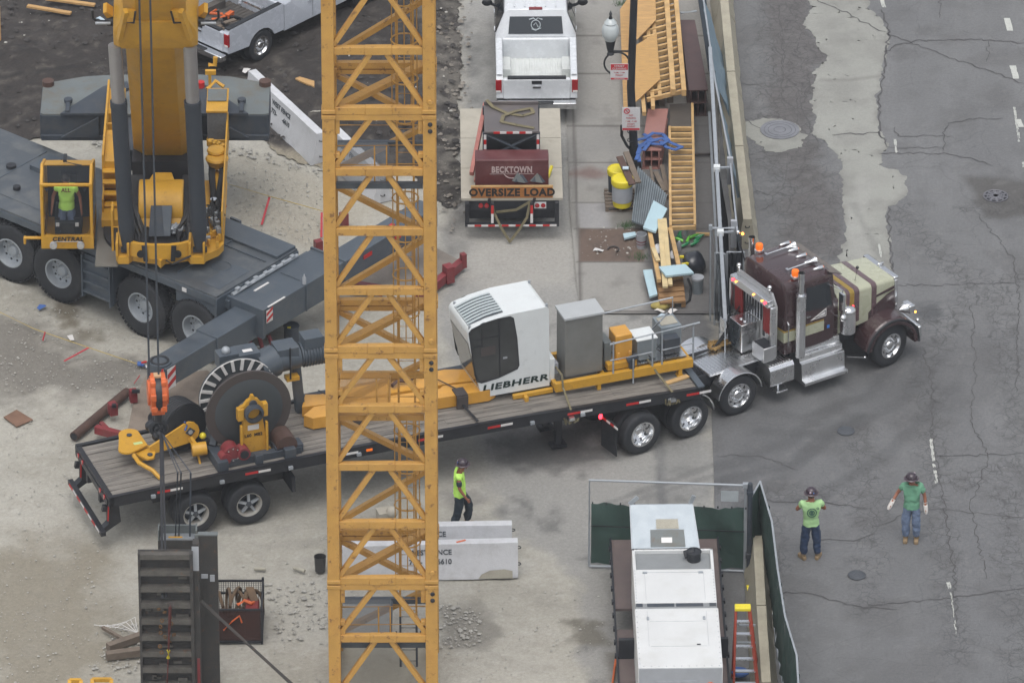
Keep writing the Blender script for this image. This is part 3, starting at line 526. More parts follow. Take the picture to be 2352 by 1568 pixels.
# ---------------------------------------------------------------- tower crane mast
YF = -15.5; XL = GY(746, 784, YF).x; XR = GY(1002.5, 784, YF).x; PW = .26; YR = YF+(XR-XL)-PW; xl, xr = XL+PW/2, XR-PW/2; yf = YF+PW/2; yr = YR+PW/2
ZJ = GY(866, 812, YF).z; SEC = ZJ-GY(866, 1343, YF).z; PH = SEC/4
tw = thing('tower_crane_mast', 'tall yellow lattice tower crane mast with ladder inside, standing in front of the trailer', 'crane mast', ((XL+XR)/2, (yf+yr)/2, 0))
ox, oy = tw.location.x, tw.location.y
def T(x, y, z): return V((x-ox, y-oy, z))
for s in range(-2, 4):
    z0 = ZJ+s*SEC
    if z0+SEC < -.2: continue
    zb = max(z0, -.5)
    for (x, y, nm) in ((xl, yf, 1), (xr, yf, 1), (xl, yr, 0), (xr, yr, 0)):
        b = MB(MAST); b.bar(T(x, y, zb+.012), T(x, y, z0+SEC-.012), PW, PW, up=V((0, 1, 0)))
        b.box(T(x, y, z0+SEC-.06), (PW+.03, PW+.03, .09)); b.box(T(x, y, zb+.07), (PW+.03, PW+.03, .09))
        if nm:
            b.use(BLK)
            if x == xr:
                for dz in (.22, .38): b.cyl(T(x+.02, YF-.03, z0+SEC-dz), T(x+.02, YF+.01, z0+SEC-dz), .05, n=10)
                b.use(MAST).cyl(T(x+.02, YF-.025, z0+.30), T(x+.02, YF+.01, z0+.30), .06, n=10)
        b.use(MAST)
        if y == yf:
            for dz in (.30, 1.0, 1.25): b.box(T(x+(PW/2+.05)*(1 if x == xl else -1), yf, z0+SEC-dz), (.10, .12, .12 if dz > .5 else .38))
        b.build('corner_post', tw, bevel=.012)
    for k in range(4):
        z = z0+k*PH
        if z < 0: continue
        b = MB(MAST); xa, xb = xl+PW/2, xr-PW/2; xm = (xl+xr)/2
        zz_ = z+(.05 if k else .075)
        b.bar(T(xa, yf-.03, zz_), T(xm-.28, yf-.03, zz_), .14, .17); b.bar(T(xm-.28, yf-.035, zz_), T(xm+.28, yf-.035, zz_+.006), .15, .18); b.bar(T(xm+.28, yf-.03, zz_), T(xb, yf-.03, zz_), .14, .17)
        if k == 0: b.bar(T(xa, yf-.03, z-.085), T(xb, yf-.03, z-.085), .12, .14)
        b.build('horizontal_brace', tw, bevel=.01)
        top = z+PH-(.05 if k < 3 else .14)
        for sg in (-1, 1):
            b = MB(MAST); b.bar(T(xm+sg*.17, yf, top), T((xl if sg < 0 else xr)-sg*(PW/2-.01), yf, z+.16), .105, .125, up=V((0, 1, 0))); b.build('diagonal_brace', tw, bevel=.01)
    # side faces: same K bracing, seen edge-on
    for x in (xl, xr):
        for k in range(4):
            z = z0+k*PH
            if z < 0: continue
            b = MB(MAST); y0, y1 = yf+PW/2, yr-PW/2; b.bar(T(x, y0, z+.05), T(x, y1, z+.05), .10, .13) if k % 2 == 0 else None
            (b.bar(T(x, y0, z+.1), T(x, y1, z+PH-.1), .10, .12, up=V((1, 0, 0))) if k % 2 else b.bar(T(x, y1, z+.1), T(x, y0, z+PH-.1), .10, .12, up=V((1, 0, 0)))); b.build('diagonal_brace', tw)
    # rear face zigzag, from the joint downwards
    zr = lambda py: GY(866, py, yr).z-ZJ+z0
    if z0-1 > 0:
        b = MB(MAST); b.bar(T(xl+PW/2, yr, zr(692)), T(xr-PW/2, yr, zr(692)), .13, .14); b.bar(T(xl+PW/2, yr, zr(706)), T(xr-PW/2, yr, zr(706)), .12, .10); b.build('horizontal_brace', tw)
        b = MB(MAST); za = z0+.02; b.bar(T(xl+PW/2-.02, yf+.1, za), T(xr-PW/2, yr-.05, za), .20, .12); b.build('diaphragm_brace', tw, bevel=.01)
    for (ya, yb, dr) in ((714, 815, 1), (831, 925, -1), (964, 1060, 1), (1080, 1193, -1)):
        za, zb2 = zr(ya), zr(yb)
        if zb2 < 0: continue
        p, q = (T(xl+PW/2, yr, za), T(xr-PW/2, yr, zb2)) if dr > 0 else (T(xr-PW/2, yr, za), T(xl+PW/2, yr, zb2))
        b = MB(MAST); b.bar(p, q, .11, .14, up=V((0, 1, 0))); b.build('diagonal_brace', tw)
# platforms and ladders
EXM = mesh_alpha('expanded_mesh_grey', S(150, 156, 160), 60, 60, .40); EXY = mesh_alpha('expanded_mesh_yellow', S(215, 160, 70), 60, 60, .5, metal=0)
lx0, lx1, ly = GY(908, 600, yr-.75).x, GY(957, 600, yr-.75).x, yr-.75; lm = (lx0+lx1)/2
pz = []
for (py, mm, ms) in ((425, GRY, EXM), (957, MAST, EXY), (1478, GRY, EXM), (-100, GRY, EXM)):
    z = GY(866, py, yf+.2).z; pz.append(z); ya, yb = yf+.2, yr-.1; xa, xb = xl+.14, xr-.14; xh = xb-.75
    o = bpy.data.objects.new('platform', None); COL.objects.link(o); o.parent = tw; o.location = T((xl+xr)/2, (yf+yr)/2, z); cx, cy = (xl+xr)/2, (yf+yr)/2
    b = MB(mm); b.box((0, ya-cy, 0), (xb-xa, .10, .13)); b.box((0, yb-cy, 0), (xb-xa, .10, .13)); b.box((xh-cx, 0, 0), (.06, yb-ya-.1, .10)); b.build('beam', o)
    b = MB(ms); b.add([(xa-cx, ya-cy, .06), (xh-cx, ya-cy, .06), (xh-cx, yb-cy, .06), (xa-cx, yb-cy, .06)], [(0, 1, 2, 3)]); b.build('deck_mesh', o, uv=True, fix=False)
    b = MB(MAST if True else mm)
    for zz_ in (.45, .9): b.tube([(xa-cx, ya-cy+.05, zz_), (xb-cx, ya-cy+.05, zz_+.02)], .016)
    b.tube([(xa-cx, yb-cy-.1, .5), (xb-cx, yb-cy-.1, .5)], .016)
    for xx in (xa+.8, xh): b.tube([(xx-cx, ya-cy+.05, 0), (xx-cx, ya-cy+.05, .9)], .016)
    b.build('railing', o)
lv = sorted(pz)+[]
for za, zb2, mm in ((0.0, lv[0], GRD), (lv[0], lv[1], MAST), (lv[1], lv[2], MAST), (lv[2], lv[3], MAST)):
    b = MB(mm)
    for x in (lx0+.05, lx1-.05): b.bar((x-ox, ly-oy, za), (x-ox, ly-oy, zb2), .045, .03)
    z = za+.15
    while z < zb2: b.tube([(lx0+.05-ox, ly-oy, z), (lx1-.05-ox, ly-oy, z)], .012, 5); z += .28
    b.build('ladder', tw)
    b = MB(mm); z = za+1.1; rr = (lx1-lx0)*.62
    while z < zb2-.3:
        b.torus((lm-ox, ly-.22-oy, z), Z, rr, .018, 16, 5); z += .92
    for a in (200, 240, 270, 300, 340): b.tube([(lm+rr*math.cos(R(a))-ox, ly-.22+rr*math.sin(R(a))-oy, za+1.1), (lm+rr*math.cos(R(a))-ox, ly-.22+rr*math.sin(R(a))-oy, zb2-.4)], .013, 5)
    b.build('ladder_cage', tw)
b = MB(CON); b.box((0, 0, -.2), (2.3, 2.3, .42)); b.build('footing', tw, bevel=.03)
# ---------------------------------------------------------------- flatbed trailer
TA = G(250, 1143, 1.35); TB = G(1612, 890, 1.35); TYW = math.atan2(TB.y-TA.y, TB.x-TA.x); TL = (TB-TA).to_2d().length; TWD = 2.38
tr = thing('flatbed_trailer', 'long black flatbed trailer with weathered plank deck, loaded with crane parts', 'trailer', (TA.x, TA.y, 0), TYW)
DKM = mat('deck_planks', S(134, 129, 122), .8, var=.3, scale=2.6, stretch=(.35, 3, 1), dirt=.9, dirtc=S(78, 75, 73), bump=.35)
FRM = mat('trailer_black', S(36, 38, 44), .4, var=.15, dirt=.3, dirtc=S(70, 68, 66), scale=2)
cam_z = lambda x: .13*math.sin(math.pi*min(1, max(0, x/TL)))
def camber(b):
    b.v = [(x, y, z+cam_z(x)) for x, y, z in b.v]; return b
NS = 14; b = MB(DKM); rnd = random.Random(3)
for k in range(12):
    y0 = .09+k*(TWD-.18)/12; y1 = y0+(TWD-.18)/12-.014
    for i in range(NS):
        x0, x1 = TL*i/NS+.09*(i == 0), TL*(i+1)/NS-.09*(i == NS-1); dz = rnd.uniform(-.006, .006); b.bx(x0, x1, y0, y1, 1.30, 1.352+dz)
camber(b).build('deck', tr)
b = MB(FRM)
for i in range(NS):
    x0, x1 = TL*i/NS, TL*(i+1)/NS
    for y in (0, TWD): b.box(((x0+x1)/2, y, 1.24), (x1-x0, .10, .25))
    b.box(((x0+x1)/2, 0, 1.36), (x1-x0, .10, .03)); b.box(((x0+x1)/2, TWD, 1.36), (x1-x0, .1, .03))
    for y in (.75, TWD-.75): b.box(((x0+x1)/2, y, 1.05), (x1-x0, .12, .42))
    for u in (0, .5): b.box((x0+(x1-x0)*u, TWD/2, 1.2), (.06, TWD-.1, .14))
camber(b); b.build('side_rail', tr)
b = MB(FRM); b.box((.05, TWD/2, 1.24), (.12, TWD+.1, .25)); b.build('end_rail', tr, bevel=.01); b = MB(FRM); b.box((TL-.05, TWD/2, 1.27), (.12, TWD+.1, .2)); b.use(GRY).box((TL-.03, TWD/2, 1.40), (.16, TWD+.1, .05)); b.build('end_rail', tr, bevel=.01)
b = MB(RED); w2 = MB(WRF)
for x in (1.25, 3.3, 5.35, 7.35, 9.0, 10.9, 12.3, 13.75):
    b.box((x, -.053, 1.25+cam_z(x)), (.30, .008, .055)); w2.box((x+.30, -.053, 1.25+cam_z(x)), (.28, .008, .055))
b.build('red_reflective_tape', tr); w2.build('white_reflective_tape', tr)
def strip(m1, m2, a, c, n, w, parent, up):
    a, c = V(a), V(c); x = MB(m1)
    for i in range(n): x.use(m1 if i % 2 else m2).bar(a.lerp(c, i/n), a.lerp(c, (i+1)/n), w, .008, up=up)
    x.build('reflective_tape', parent)
b = MB(FRM)  # rear bumper, angled legs
for y in (.2, TWD-.2):
    b.xz([(.02, 1.12), (.26, 1.12), (.30, .62), (-.05, .42), (-.22, .42), (.02, .62)], y-.09, y+.09)
    b.bar((.0, y, .98), (-.1, y, 1.0), .1, .15)
b.bar((-.15, -.02, .46), (-.15, TWD+.02, .46), .12, .12); b.build('rear_bumper', tr, bevel=.01)
strip(RED, WRF, (-.215, .1, .46), (-.215, TWD-.1, .46), 8, .05, tr, V((1, 0, 0)))
for y in (.2, TWD-.2): strip(RED, RED, (-.0, y-.094, .7), (0.02, y-.094, 1.1), 1, .03, tr, V((0, 1, 0)))
b = MB(TLR)
for y in (.25, .55, TWD-.55, TWD-.25): b.cyl((-.02, y, 1.24), (-.045, y, 1.24), .06, n=12)
b.build('tail_light', tr)
for x in (2.01, 3.25):
    for y, s in ((.12, -1), (TWD-.12, 1)):
        wheel(tr, x, y+(.0), .5, .5, .27, s, rimr=.30, kind='spoke'); wheel(tr, x, y-.31*s, .5, .5, .27, s, rimr=.30, kind='spoke')
    b = MB(BLK); b.cyl((x, .2, .5), (x, TWD-.2, .5), .07, n=12); b.build('axle', tr)
b = MB(BLK); b.bx(1.2, 4.3, .62, .78, .62, .95); b.bx(1.2, 4.3, TWD-.78, TWD-.62, .62, .95); b.bx(4.25, 4.33, .0, .62, .62, 1.0); b.build('suspension', tr)
for y in (.78, TWD-.78):
    b = MB(BLK); b.bx(10.75, 10.9, y-.08, y+.08, .12, 1.25); b.bx(10.65, 11.0, y-.13, y+.13, .05, .12); b.bar((10.82, y, .45), (9.9, y, 1.15), .06, .06); b.use(GRD).bx(10.72, 10.93, y-.11, y+.11, .75, 1.2); b.build('landing_leg', tr)
b = MB(AMB)
b.box((6.05, -.06, 1.25+cam_z(6)), (.14, .03, .05)); b.build('side_marker', tr)
for x in (6.3, 11.3, 13.1): pass
b = MB(STL)
for x in (1.0, 2.6, 4.2, 5.8, 7.4, 9.9, 11.1, 13.2): b.box((x, -.08, 1.2+cam_z(x)), (.1, .06, .07))
b.build('strap_winch', tr)
b = MB(RLT); b.sphere((11.6, .1, 1.05), .04); b.build('red_lamp', tr)
def L2(x, y, z=0): p = rotz(V((x, y, 0)), TYW); return V((TA.x+p.x, TA.y+p.y, z))
DZ = lambda x: 1.357+cam_z(x)
# ---------------------------------------------------------------- crane cab unit
cu = thing('crane_cab_platform', 'white crane cab on a yellow walkway frame with a grey switch cabinet behind it', 'crane cab', L2(9.0, 0, DZ(10)), TYW)
def cab_pt(u, z): return u, z
CY0, CY1 = .86, 2.14
def TPL(px, py, yl, o=None, yw_=None, name=None):
    """picture point -> local x, z on the vertical plane y = yl of the trailer's frame"""
    d = ray(px, py); o = cu.location; c, s_ = math.cos(TYW), math.sin(TYW); f = lambda v: -v.x*s_+v.y*c; t = (yl-f(CAM-o))/f(d); p = CAM+d*t-o; return (p.x*c+p.y*s_, p.z)
prof = [TPL(x, y, CY0) for x, y in ((1112, 912), (1262, 885), (1261, 710), (1256, 705), (1170, 722), (1120, 738), (1082, 755), (1075, 764), (1076, 785), (1103, 900))]
b = MB(WHT); b.xz(prof, CY0, CY1); cb = b.build('cab_body', cu, bevel=.05)
wp = [TPL(x, y, CY0) for x, y in ((1076, 765), (1083, 756), (1110, 742), (1145, 731), (1172, 726), (1180, 730), (1188, 775), (1193, 838), (1189, 847), (1145, 868), (1106, 880), (1096, 877), (1090, 862))]
b = MB(RUB); b.xz([(x, z) for x, z in wp], CY0-.008, CY0+.02); b.build('window_seal', cb, bevel=.004)
sh = lambda P_, k, c: [(c[0]+(x-c[0])*k, c[1]+(z-c[1])*k) for x, z in P_]
GL2 = mat('cab_window_glass', S(62, 64, 64), .08, var=.25, scale=2.5, coat=.5)
b = MB(GL2); b.xz(sh(wp, .94, (sum(p[0] for p in wp)/13, sum(p[1] for p in wp)/13)), CY0-.014, CY0+.01); b.build('side_window', cb)
f0, f1 = V((prof[8][0], 0, prof[8][1])), V((prof[9][0], 0, prof[9][1])); fa, fb_ = f0.lerp(f1, .06), f0.lerp(f1, .90); b = MB(GL2); b.prism([(fa.x-.004, CY0+.07, fa.z), (fa.x-.004, CY1-.07, fa.z), (fb_.x-.004, CY1-.07, fb_.z), (fb_.x-.004, CY0+.07, fb_.z)], (-.010, 0, -.003)); b.build('front_window', cb)
b = MB(GLS); b.xz(wp, CY1-.01, CY1+.008); b.build('side_window', cb)
b = MB(BLK)
m0 = TPL(1103, 750, CY0); m1 = TPL(1107, 790, CY0); b.bar((m0[0], CY0-.018, m0[1]), (m1[0], CY0-.018, m1[1]), .03, .004); m0 = TPL(1146, 736, CY0); m1 = TPL(1148, 862, CY0); b.bar((m0[0], CY0-.018, m0[1]), (m1[0], CY0-.018, m1[1]), .03, .004); m0 = TPL(1082, 783, CY0); m1 = TPL(1146, 770, CY0); b.bar((m0[0], CY0-.018, m0[1]), (m1[0], CY0-.018, m1[1]), .004, .02); m0 = TPL(1084, 798, CY0); m1 = TPL(1110, 792, CY0); b.bar((m0[0], CY0-.018, m0[1]), (m1[0], CY0-.018, m1[1]), .004, .02); b.use(BRN)
m0 = TPL(1150, 800, CY0); b.box((m0[0]-.3, CY0-.016, m0[1]), (.34, .004, .22)); b.use(GPL); b.box((m0[0]+.1, CY0-.018, m0[1]-.25), (.10, .004, .05))
b.build('window_mullion', cb)
r0, r1 = V((prof[7][0]+.06, 0, prof[6][1]-.03)), V((prof[4][0]-.10, 0, prof[4][1]-.015)); rr = lambda u, y, dz=0: V((r0.x+(r1.x-r0.x)*u, y, r0.z+(r1.z-r0.z)*u+.045*math.sin(math.pi*u)+dz))
b = MB(GRD)
for k in range(4): b.prism([rr(k/4, CY0+.16, .012), rr(k/4, CY1-.20, .012), rr(k/4+.25, CY1-.20, .012), rr(k/4+.25, CY0+.16, .012)], (0, 0, .012))
b.use(mat('vent_blade', S(196, 206, 208), .4, var=.05))
for i in range(8):
    y = CY0+.22+i*.115
    for k in range(4): b.bar(rr(k/4, y, .03), rr(k/4+.25, y, .03), .055, .03)
b.build('roof_vent', cb)
text('lettering', 'LIEBHERR', .215, GRD if False else mat('dark_green_letter', S(30, 52, 50), .4, var=.02), cb, (TPL(1183, 879, CY0)[0], CY0-.006, TPL(1183, 879, CY0)[1]), (R(90), 0, 0), bold=.032, shear=.12, ext=.003, sx=1.58)
b = MB(STL)
for x, y in ((prof[7][0]+.06, CY0+.07), (1.6, CY0+.06), (1.6, CY1-.1), (prof[7][0]+.1, CY1-.1)): zt_ = (prof[3][1] if x > 1 else prof[6][1]); b.cyl((x, y, zt_-.05), (x, y, zt_+.05), .03, n=8)
b.build('lifting_lug', cb)
b = MB(WHT); b.bx(1.665, 1.80, CY0+.05, CY1-.5, .18, .80); b.build('side_locker', cu, bevel=.02)
# switch cabinet
b = MB(mat('cabinet_grey', S(142, 143, 140), .45, .35, var=.08, dirt=.2)); q0, q1, q2 = TPL(1298, 867, .80), TPL(1384, 851, .80), TPL(1384, 717, .80); b.bx(q0[0], q1[0], .80, 1.36, q0[1], q2[1]); k_ = b.build('switch_cabinet', cu, bevel=.012)
b = MB(mat('cabinet_lid', S(186, 190, 192), .5, var=.05)); b.prism([(q0[0]-.03, .76, q2[1]-.03), (q1[0]+.03, .76, q2[1]-.03), (q1[0]+.03, 1.39, q2[1]-.01), (q0[0]-.03, 1.39, q2[1]-.01)], (0, 0, .05)); b.build('rain_lid', k_, bevel=.008)
# walkway frame
b = MB(YEL); b.bx(.75, 1.7, .74, .84, .02, .12)
for y in (.64, 1.9): b.bx(1.70, 5.0, y-.06, y+.06, .10, .32)
for x in (1.75, 2.9, 3.9, 4.95): b.bx(x-.05, x+.05, .70, 1.84, .14, .26)
for x in (1.02, 2.75, 4.7):
    b.bx(x-.045, x+.045, .60, .74, -.06, .10); b.bx(x-.08, x+.08, .56, .74, -.08, -.06); b.bx(x-.045, x+.045, 1.86, 1.96, -.06, .10)
b.bx(3.0, 3.7, .72, 1.7, .32, .48); b.build('walkway_frame', cu, bevel=.008)
b = MB(ALU); b.bx(3.0, 4.9, .75, 1.8, .30, .335); b.build('walkway_plate', cu)
b = MB(STL)
for x in (3.08, 4.02, 4.25, 5.0): b.tube([(x, .60, .28), (x, .60, 1.12+(x-3)*.04)], .022)
b.tube([(3.0, .6, 1.08), (5.15, .6, 1.22)], .026); b.tube([(3.0, .6, .66), (4.0, .6, .68)], .02); b.tube([(4.25, .6, .68), (5.0, .6, .72)], .02)
b.tube([(3.1, 1.9, .3), (3.1, 1.9, 1.1), (5.0, 1.9, 1.2), (5.0, 1.9, .3)], .022); b.tube([(5.0, .6, 1.2), (5.0, 1.2, .75)], .02)
b.tube([(3.55, .57, .6), (3.55, .57, -.02)], .02); b.tube([(3.9, 1.3, .4), (4.6, 1.2, 1.25)], .025); b.tube([(4.1, 1.6, .4), (4.35, 1.0, 1.2)], .025); b.build('railing', cu)
b = MB(YSH); b.bx(3.22, 3.62, .82, 1.28, .42, 1.12); b.bx(3.25, 3.32, .78, .82, .3, .7); b.bx(3.52, 3.59, .78, .82, .3, .7); b.build('yellow_control_box', cu, bevel=.03)
b = MB(LGR); b.bx(2.98, 3.16, .9, 1.4, .35, .95); b.build('junction_box', cu, bevel=.015)
b = MB(mat('box_grey_blue', S(140, 150, 156), .5, .2)); b.bx(3.75, 4.22, .85, 1.35, .36, .86); b.use(WHT).bx(3.73, 4.24, .83, 1.37, .862, .90); b.build('junction_box', cu, bevel=.015)
b = MB(MATS['box_grey_blue']); b.bx(4.45, 4.95, 1.2, 1.75, .36, .88); b.use(CON).bx(4.5, 4.9, 1.3, 1.65, .882, .90); b.use(GRD).bx(4.42, 4.8, .9, 1.15, .36, .74); b.build('junction_box', cu, bevel=.015)
b = MB(GRD); b.cyl((3.45, .70, .52), (3.7, .70, .60), .07, n=12); b.box((3.55, .68, .42), (.12, .1, .2)); b.cyl((3.2, 1.3, .45), (3.2, 1.7, .45), .12); b.use(YEL).cyl((3.9, 1.5, .5), (3.9, 1.75, .5), .1, n=12)
for i in range(5): b.use(HOS).tube([(3.1+.3*i, 1.2, .35), (3.2+.3*i, 1.0, .62), (3.4+.3*i, .9, .5), (3.5+.3*i, .75, .36)], .015, 5)
b.build('hydraulic_fittings', cu)
for (x, y) in ((1.82, 1.5),): MB(GPL).bx(1.68, 1.92, 1.0, 1.6, .32, .6).build('locker_box', cu, bevel=.01)
# straps over the cab unit
def strap(name, pts, w, label, m=OLV, group=None):
    b = MB(m); P_ = [V(p) for p in pts]
    for a, c in zip(P_, P_[1:]): b.bar(a, c, .012, w, up=V((math.cos(TYW), math.sin(TYW), 0)))
    b.build(name, label=label, cat='strap', group=group)
T3 = lambda x, y, z: L2(x, y, z)
strap('tie_down_strap', [T3(10.82, -.07, 1.35+.1), T3(10.86, .54, 1.68), T3(10.85, .60, 1.98), T3(10.86, 2.0, 1.95), T3(10.9, 2.42, 1.4)], .045, 'olive tie down strap beside the grey switch cabinet')
strap('tie_down_strap', [T3(13.25, -.07, 1.42), T3(13.12, .54, 1.60), T3(13.0, .64, 1.82), T3(13.0, 1.95, 1.8), T3(13.0, 2.42, 1.4)], .05, 'olive tie down strap near the front end of the trailer')
b = MB(OLV); rnd = random.Random(5)
for k, xx in enumerate((10.82, 13.25)):
    b = MB(OLV); p = [L2(xx+.022*(i-8)+rnd.uniform(-.02, .02), -.1+rnd.uniform(-.03, .01), 1.28-.09*abs(math.sin(i*1.1))-.05*(i % 3)) for i in range(17)]; b.tube(p, .018, 6); b.use(ALU).box(L2(xx, -.12, 1.25), (.12, .08, .08), TYW)
    b.build('strap_ratchet', label='tangled olive strap end on the trailer side below the grey cabinet' if k == 0 else 'tangled olive strap end hanging at the trailer front corner', cat='strap')
b = MB(TIM); b.box((0, 0, .02), (.62, .12, .04)); b.build('loose_board', label='short pine board lying on the front end of the trailer deck', cat='board', loc=L2(13.55, .45, DZ(13.5)+.004), rz=TYW+R(14))
# ---------------------------------------------------------------- cable drum (winch)
wn = thing('winch_drum', 'large dark cable drum with a brown rim in a yellow stand', 'winch', L2(3.5, -.10, DZ(3.5)), TYW)
zc = 1.03; b = MB(BRN); prof = [(.20, .75), (.95, .73), (.99, .76), (.99, .80), (.93, .82)]
b.lathe((0, 0, zc), V((0, -1, 0)), [(.0, -.86), (.99, -.86), (.99, -.80), (.30, -.80)], 48)
b.use(DRM).lathe((0, 0, zc), V((0, -1, 0)), [(.79, -.795), (.78, -.79), (.30, -.785), (.28, -.74), (0, -.74)], 48); b.build('outer_disc', wn)
b = MB(HOS); b.cyl((0, .88, zc), (0, 1.56, zc), .55, n=32)
for k in range(16): b.torus((0, .91+k*.045, zc), (0, 1, 0), .56, .026, 32, 5)
b.build('rope_winding', wn)
d = bpy.data.objects.new('striped_disc', None)
b = MB(DRM); b.lathe((0, 0, zc), V((0, -1, 0)), [(0, -1.56), (.90, -1.56), (.90, -1.62), (0, -1.62)], 48)
b.use(WRF)
for i in range(22):
    a = 2*math.pi*i/22; c = V((math.cos(a)*.755, 1.545, zc+math.sin(a)*.755)); b.box(c, (.27, .035, .07), M=Matrix.Rotation(-a, 3, 'Y'))
b.torus((0, 1.55, zc), (0, 1, 0), .895, .012, 48, 6)
for x, z in ((-.12, .44), (-.33, .12)): b.torus((x, 1.54, zc+z), (0, 1, 0), .07, .025, 16, 6)
b.build('striped_disc', wn)
b = MB(YEL)  # yellow bearing stand
b.xz([(-.40, .06), (.42, .06), (.42, .14), (.33, .20), (.22, 1.0), (.28, 1.05), (.30, 1.32), (.20, 1.36), (.13, 1.46), (.06, 1.49), (.03, 1.58), (-.03, 1.58), (-.06, 1.49), (-.13, 1.46), (-.20, 1.36), (-.30, 1.32), (-.28, 1.05), (-.22, 1.0), (-.30, .20), (-.40, .14)], .50, .60)
b.bx(-.44, .46, .34, .72, .02, .08); b.bx(-.32, -.27, .40, .5, .08, .9); b.bx(.27, .32, .40, .5, .08, .9); b.bx(-.36, -.22, .46, .62, 1.0, 1.30); b.bx(.22, .34, .46, .62, 1.02, 1.34); st = b.build('bearing_stand', wn, bevel=.012)
b = MB(GRD); b.lathe((0, .48, 1.16), V((0, -1, 0)), [(.22, -.05), (.22, .10), (.16, .13), (.15, -.04), (0, -.04)], 24); b.cyl((0, .46, 1.38), (0, .50, 1.38), .09, n=12); b.build('bearing_housing', wn)
b = MB(WRF); b.box((0, .492, .78), (.26, .006, .13)); b.build('name_plate', st); text('stand_marking', 'L60  M82', .11, RUB, st, (0, .493, .58), (R(90), 0, 0))
b = MB(GRD); b.bx(-1.55, -1.30, -.0+.35, 2.3, .0, .22) if False else None
b.bx(-.95, -.70, .15, 2.2, .0, .24); b.bx(.62, .88, .15, 2.2, .0, .24); b.bx(-.70, 1.05, .28, .46, .0, .18); b.bx(.45, 1.1, .30, .62, .04, .24); b.bx(-.06, .12, .18, .34, 0, .22); b.bar((-.82, .9, .24), (-.4, 1.4, .9), .16, .12); b.build('skid_frame', wn, bevel=.012)
b = MB(RDD); b.cyl((-.55, .30, .30), (-.55, .62, .30), .19); b.cyl((-.30, .24, .28), (-.30, .5, .28), .15); b.cyl((-.72, .26, .22), (-.72, .5, .22), .13)
for i in range(8): b.use(CHR).cyl((-.55+.15*math.cos(i*.785), .27, .3+.15*math.sin(i*.785)), (-.55+.15*math.cos(i*.785), .30, .3+.15*math.sin(i*.785)), .02, n=6)
b.use(BLK).cyl((-.30, .22, .28), (-.30, .24, .28), .1); b.build('red_brake', wn)
b = MB(RST); b.cyl((.72, .3, .26), (.72, .85, .26), .24); b.build('rusty_roller', wn)
b = MB(YPL); b.sphere((-.98, 1.1, .42), .08); b.use(BLK).bx(-1.05, -.85, .95, 1.15, .2, .34); b.build('yellow_knob', wn)
mo = MB(GRY)
mo.cyl((.55, 1.85, 1.45), (1.0, 1.95, 1.5), .36, n=28); mo.cyl((1.0, 1.95, 1.5), (1.55, 2.0, 1.5), .30, n=28); mo.cyl((1.6, 2.0, 1.5), (2.3, 2.0, 1.5), .27, n=28); mo.bx(1.0, 1.5, 1.72, 2.2, 1.5, 1.85); mo.bx(1.65, 2.1, 1.78, 2.18, 1.72, 1.98); mo.bx(.1, .6, 1.72, 2.2, 1.35, 1.9); mo.bx(-.35, .1, 1.75, 2.1, 1.6, 1.95)
for i in range(9): mo.lathe((0, 2.0, 1.5), (1, 0, 0), [(.27, 1.64+i*.07), (.305, 1.65+i*.07), (.305, 1.67+i*.07), (.27, 1.68+i*.07)], 24)
mo.use(WRF).box((.35, 1.9, 1.905), (.22, .12, .008)); mo.use(STL).sphere((-.15, 1.9, 2.0), .1); mo.sphere((.95, 1.7, 1.62), .09); mo.use(BLK).cyl((1.28, 1.68, 1.1), (1.28, 1.68, 1.9), .02); mo.use(YEL).bx(1.2, 1.5, 1.70, 1.9, 1.02, 1.12); mo.build('drive_motor', wn, bevel=.012)
b = MB(GRY); b.bar((.6, 1.85, .05), (.55, 1.9, 1.3), .2, .25); b.bar((1.6, 2.0, .05), (1.5, 2.0, 1.25), .18, .2); b.build('motor_bracket', wn)
# ---------------------------------------------------------------- sheave head with yellow arms
jh = thing('sheave_block', 'black rope sheave with yellow side arm and rounded yellow plates on the trailer rear', 'sheave', L2(1.9, 0, DZ(1.9)), TYW)
b = MB(RUB); c = V((.22, 1.45, .62))
b.lathe(c, (.25, -1, .12), [(0, -.28), (.50, -.28), (.52, -.2), (.40, -.05), (.40, .05), (.52, .2), (.50, .28), (0, .28)], 36)
for k in range(7): b.torus(c+V((.25, -1, .12)).normalized()*(-.24+k*.08), (.25, -1, .12), .53, .035, 36, 6)
b.build('rope_coil', jh)
b = MB(YEL); b.prism([(-.62, 1.02, .40), (-.55, .98, .24), (.05, .98, .32), (.32, .98, .36)]+[(.30+.24*math.cos(R(a)), .98, .62+.26*math.sin(R(a))) for a in (-60, -30, 0, 30, 60, 90, 120)], (0, .05, 0)); arm = b.build('side_arm', jh, bevel=.012)
b = MB(GRD); b.box((.32, .965, .64), (.16, .02, .16), M=Matrix.Rotation(.7, 3, 'Y')); b.use(STL).cyl((.32, .97, .64), (.32, .94, .64), .05, n=12); b.build('axle_plate', arm)
b = MB(YEL)
b.prism([(-.86+.24*math.cos(R(a)), 1.72+.24*math.sin(R(a)), .36) for a in range(20, 200, 20)]+[(-1.1+.2*math.cos(R(a)), 1.15+.2*math.sin(R(a)), .36) for a in range(180, 300, 20)]+[(-.62, 1.15, .36)], (0, 0, .04))
b.prism([(-1.0, 1.2, .26), (-.55, 1.3, .26), (-.5, .95, .26), (-.62, .72, .26), (-.78, .72, .26)], (0, 0, .04)); b.build('yellow_plate', jh, bevel=.012)
b = MB(GRD)
for p in ((-.88, 1.66, .41), (-.66, .86, .31)): b.cyl(p, (p[0], p[1], p[2]+.02), .06, n=12)
b.use(mat('pale_green_sticker', S(200, 220, 150), .5)).box((-.8, 1.28, .403), (.2, .1, .006)); b.build('plate_bolts', jh)
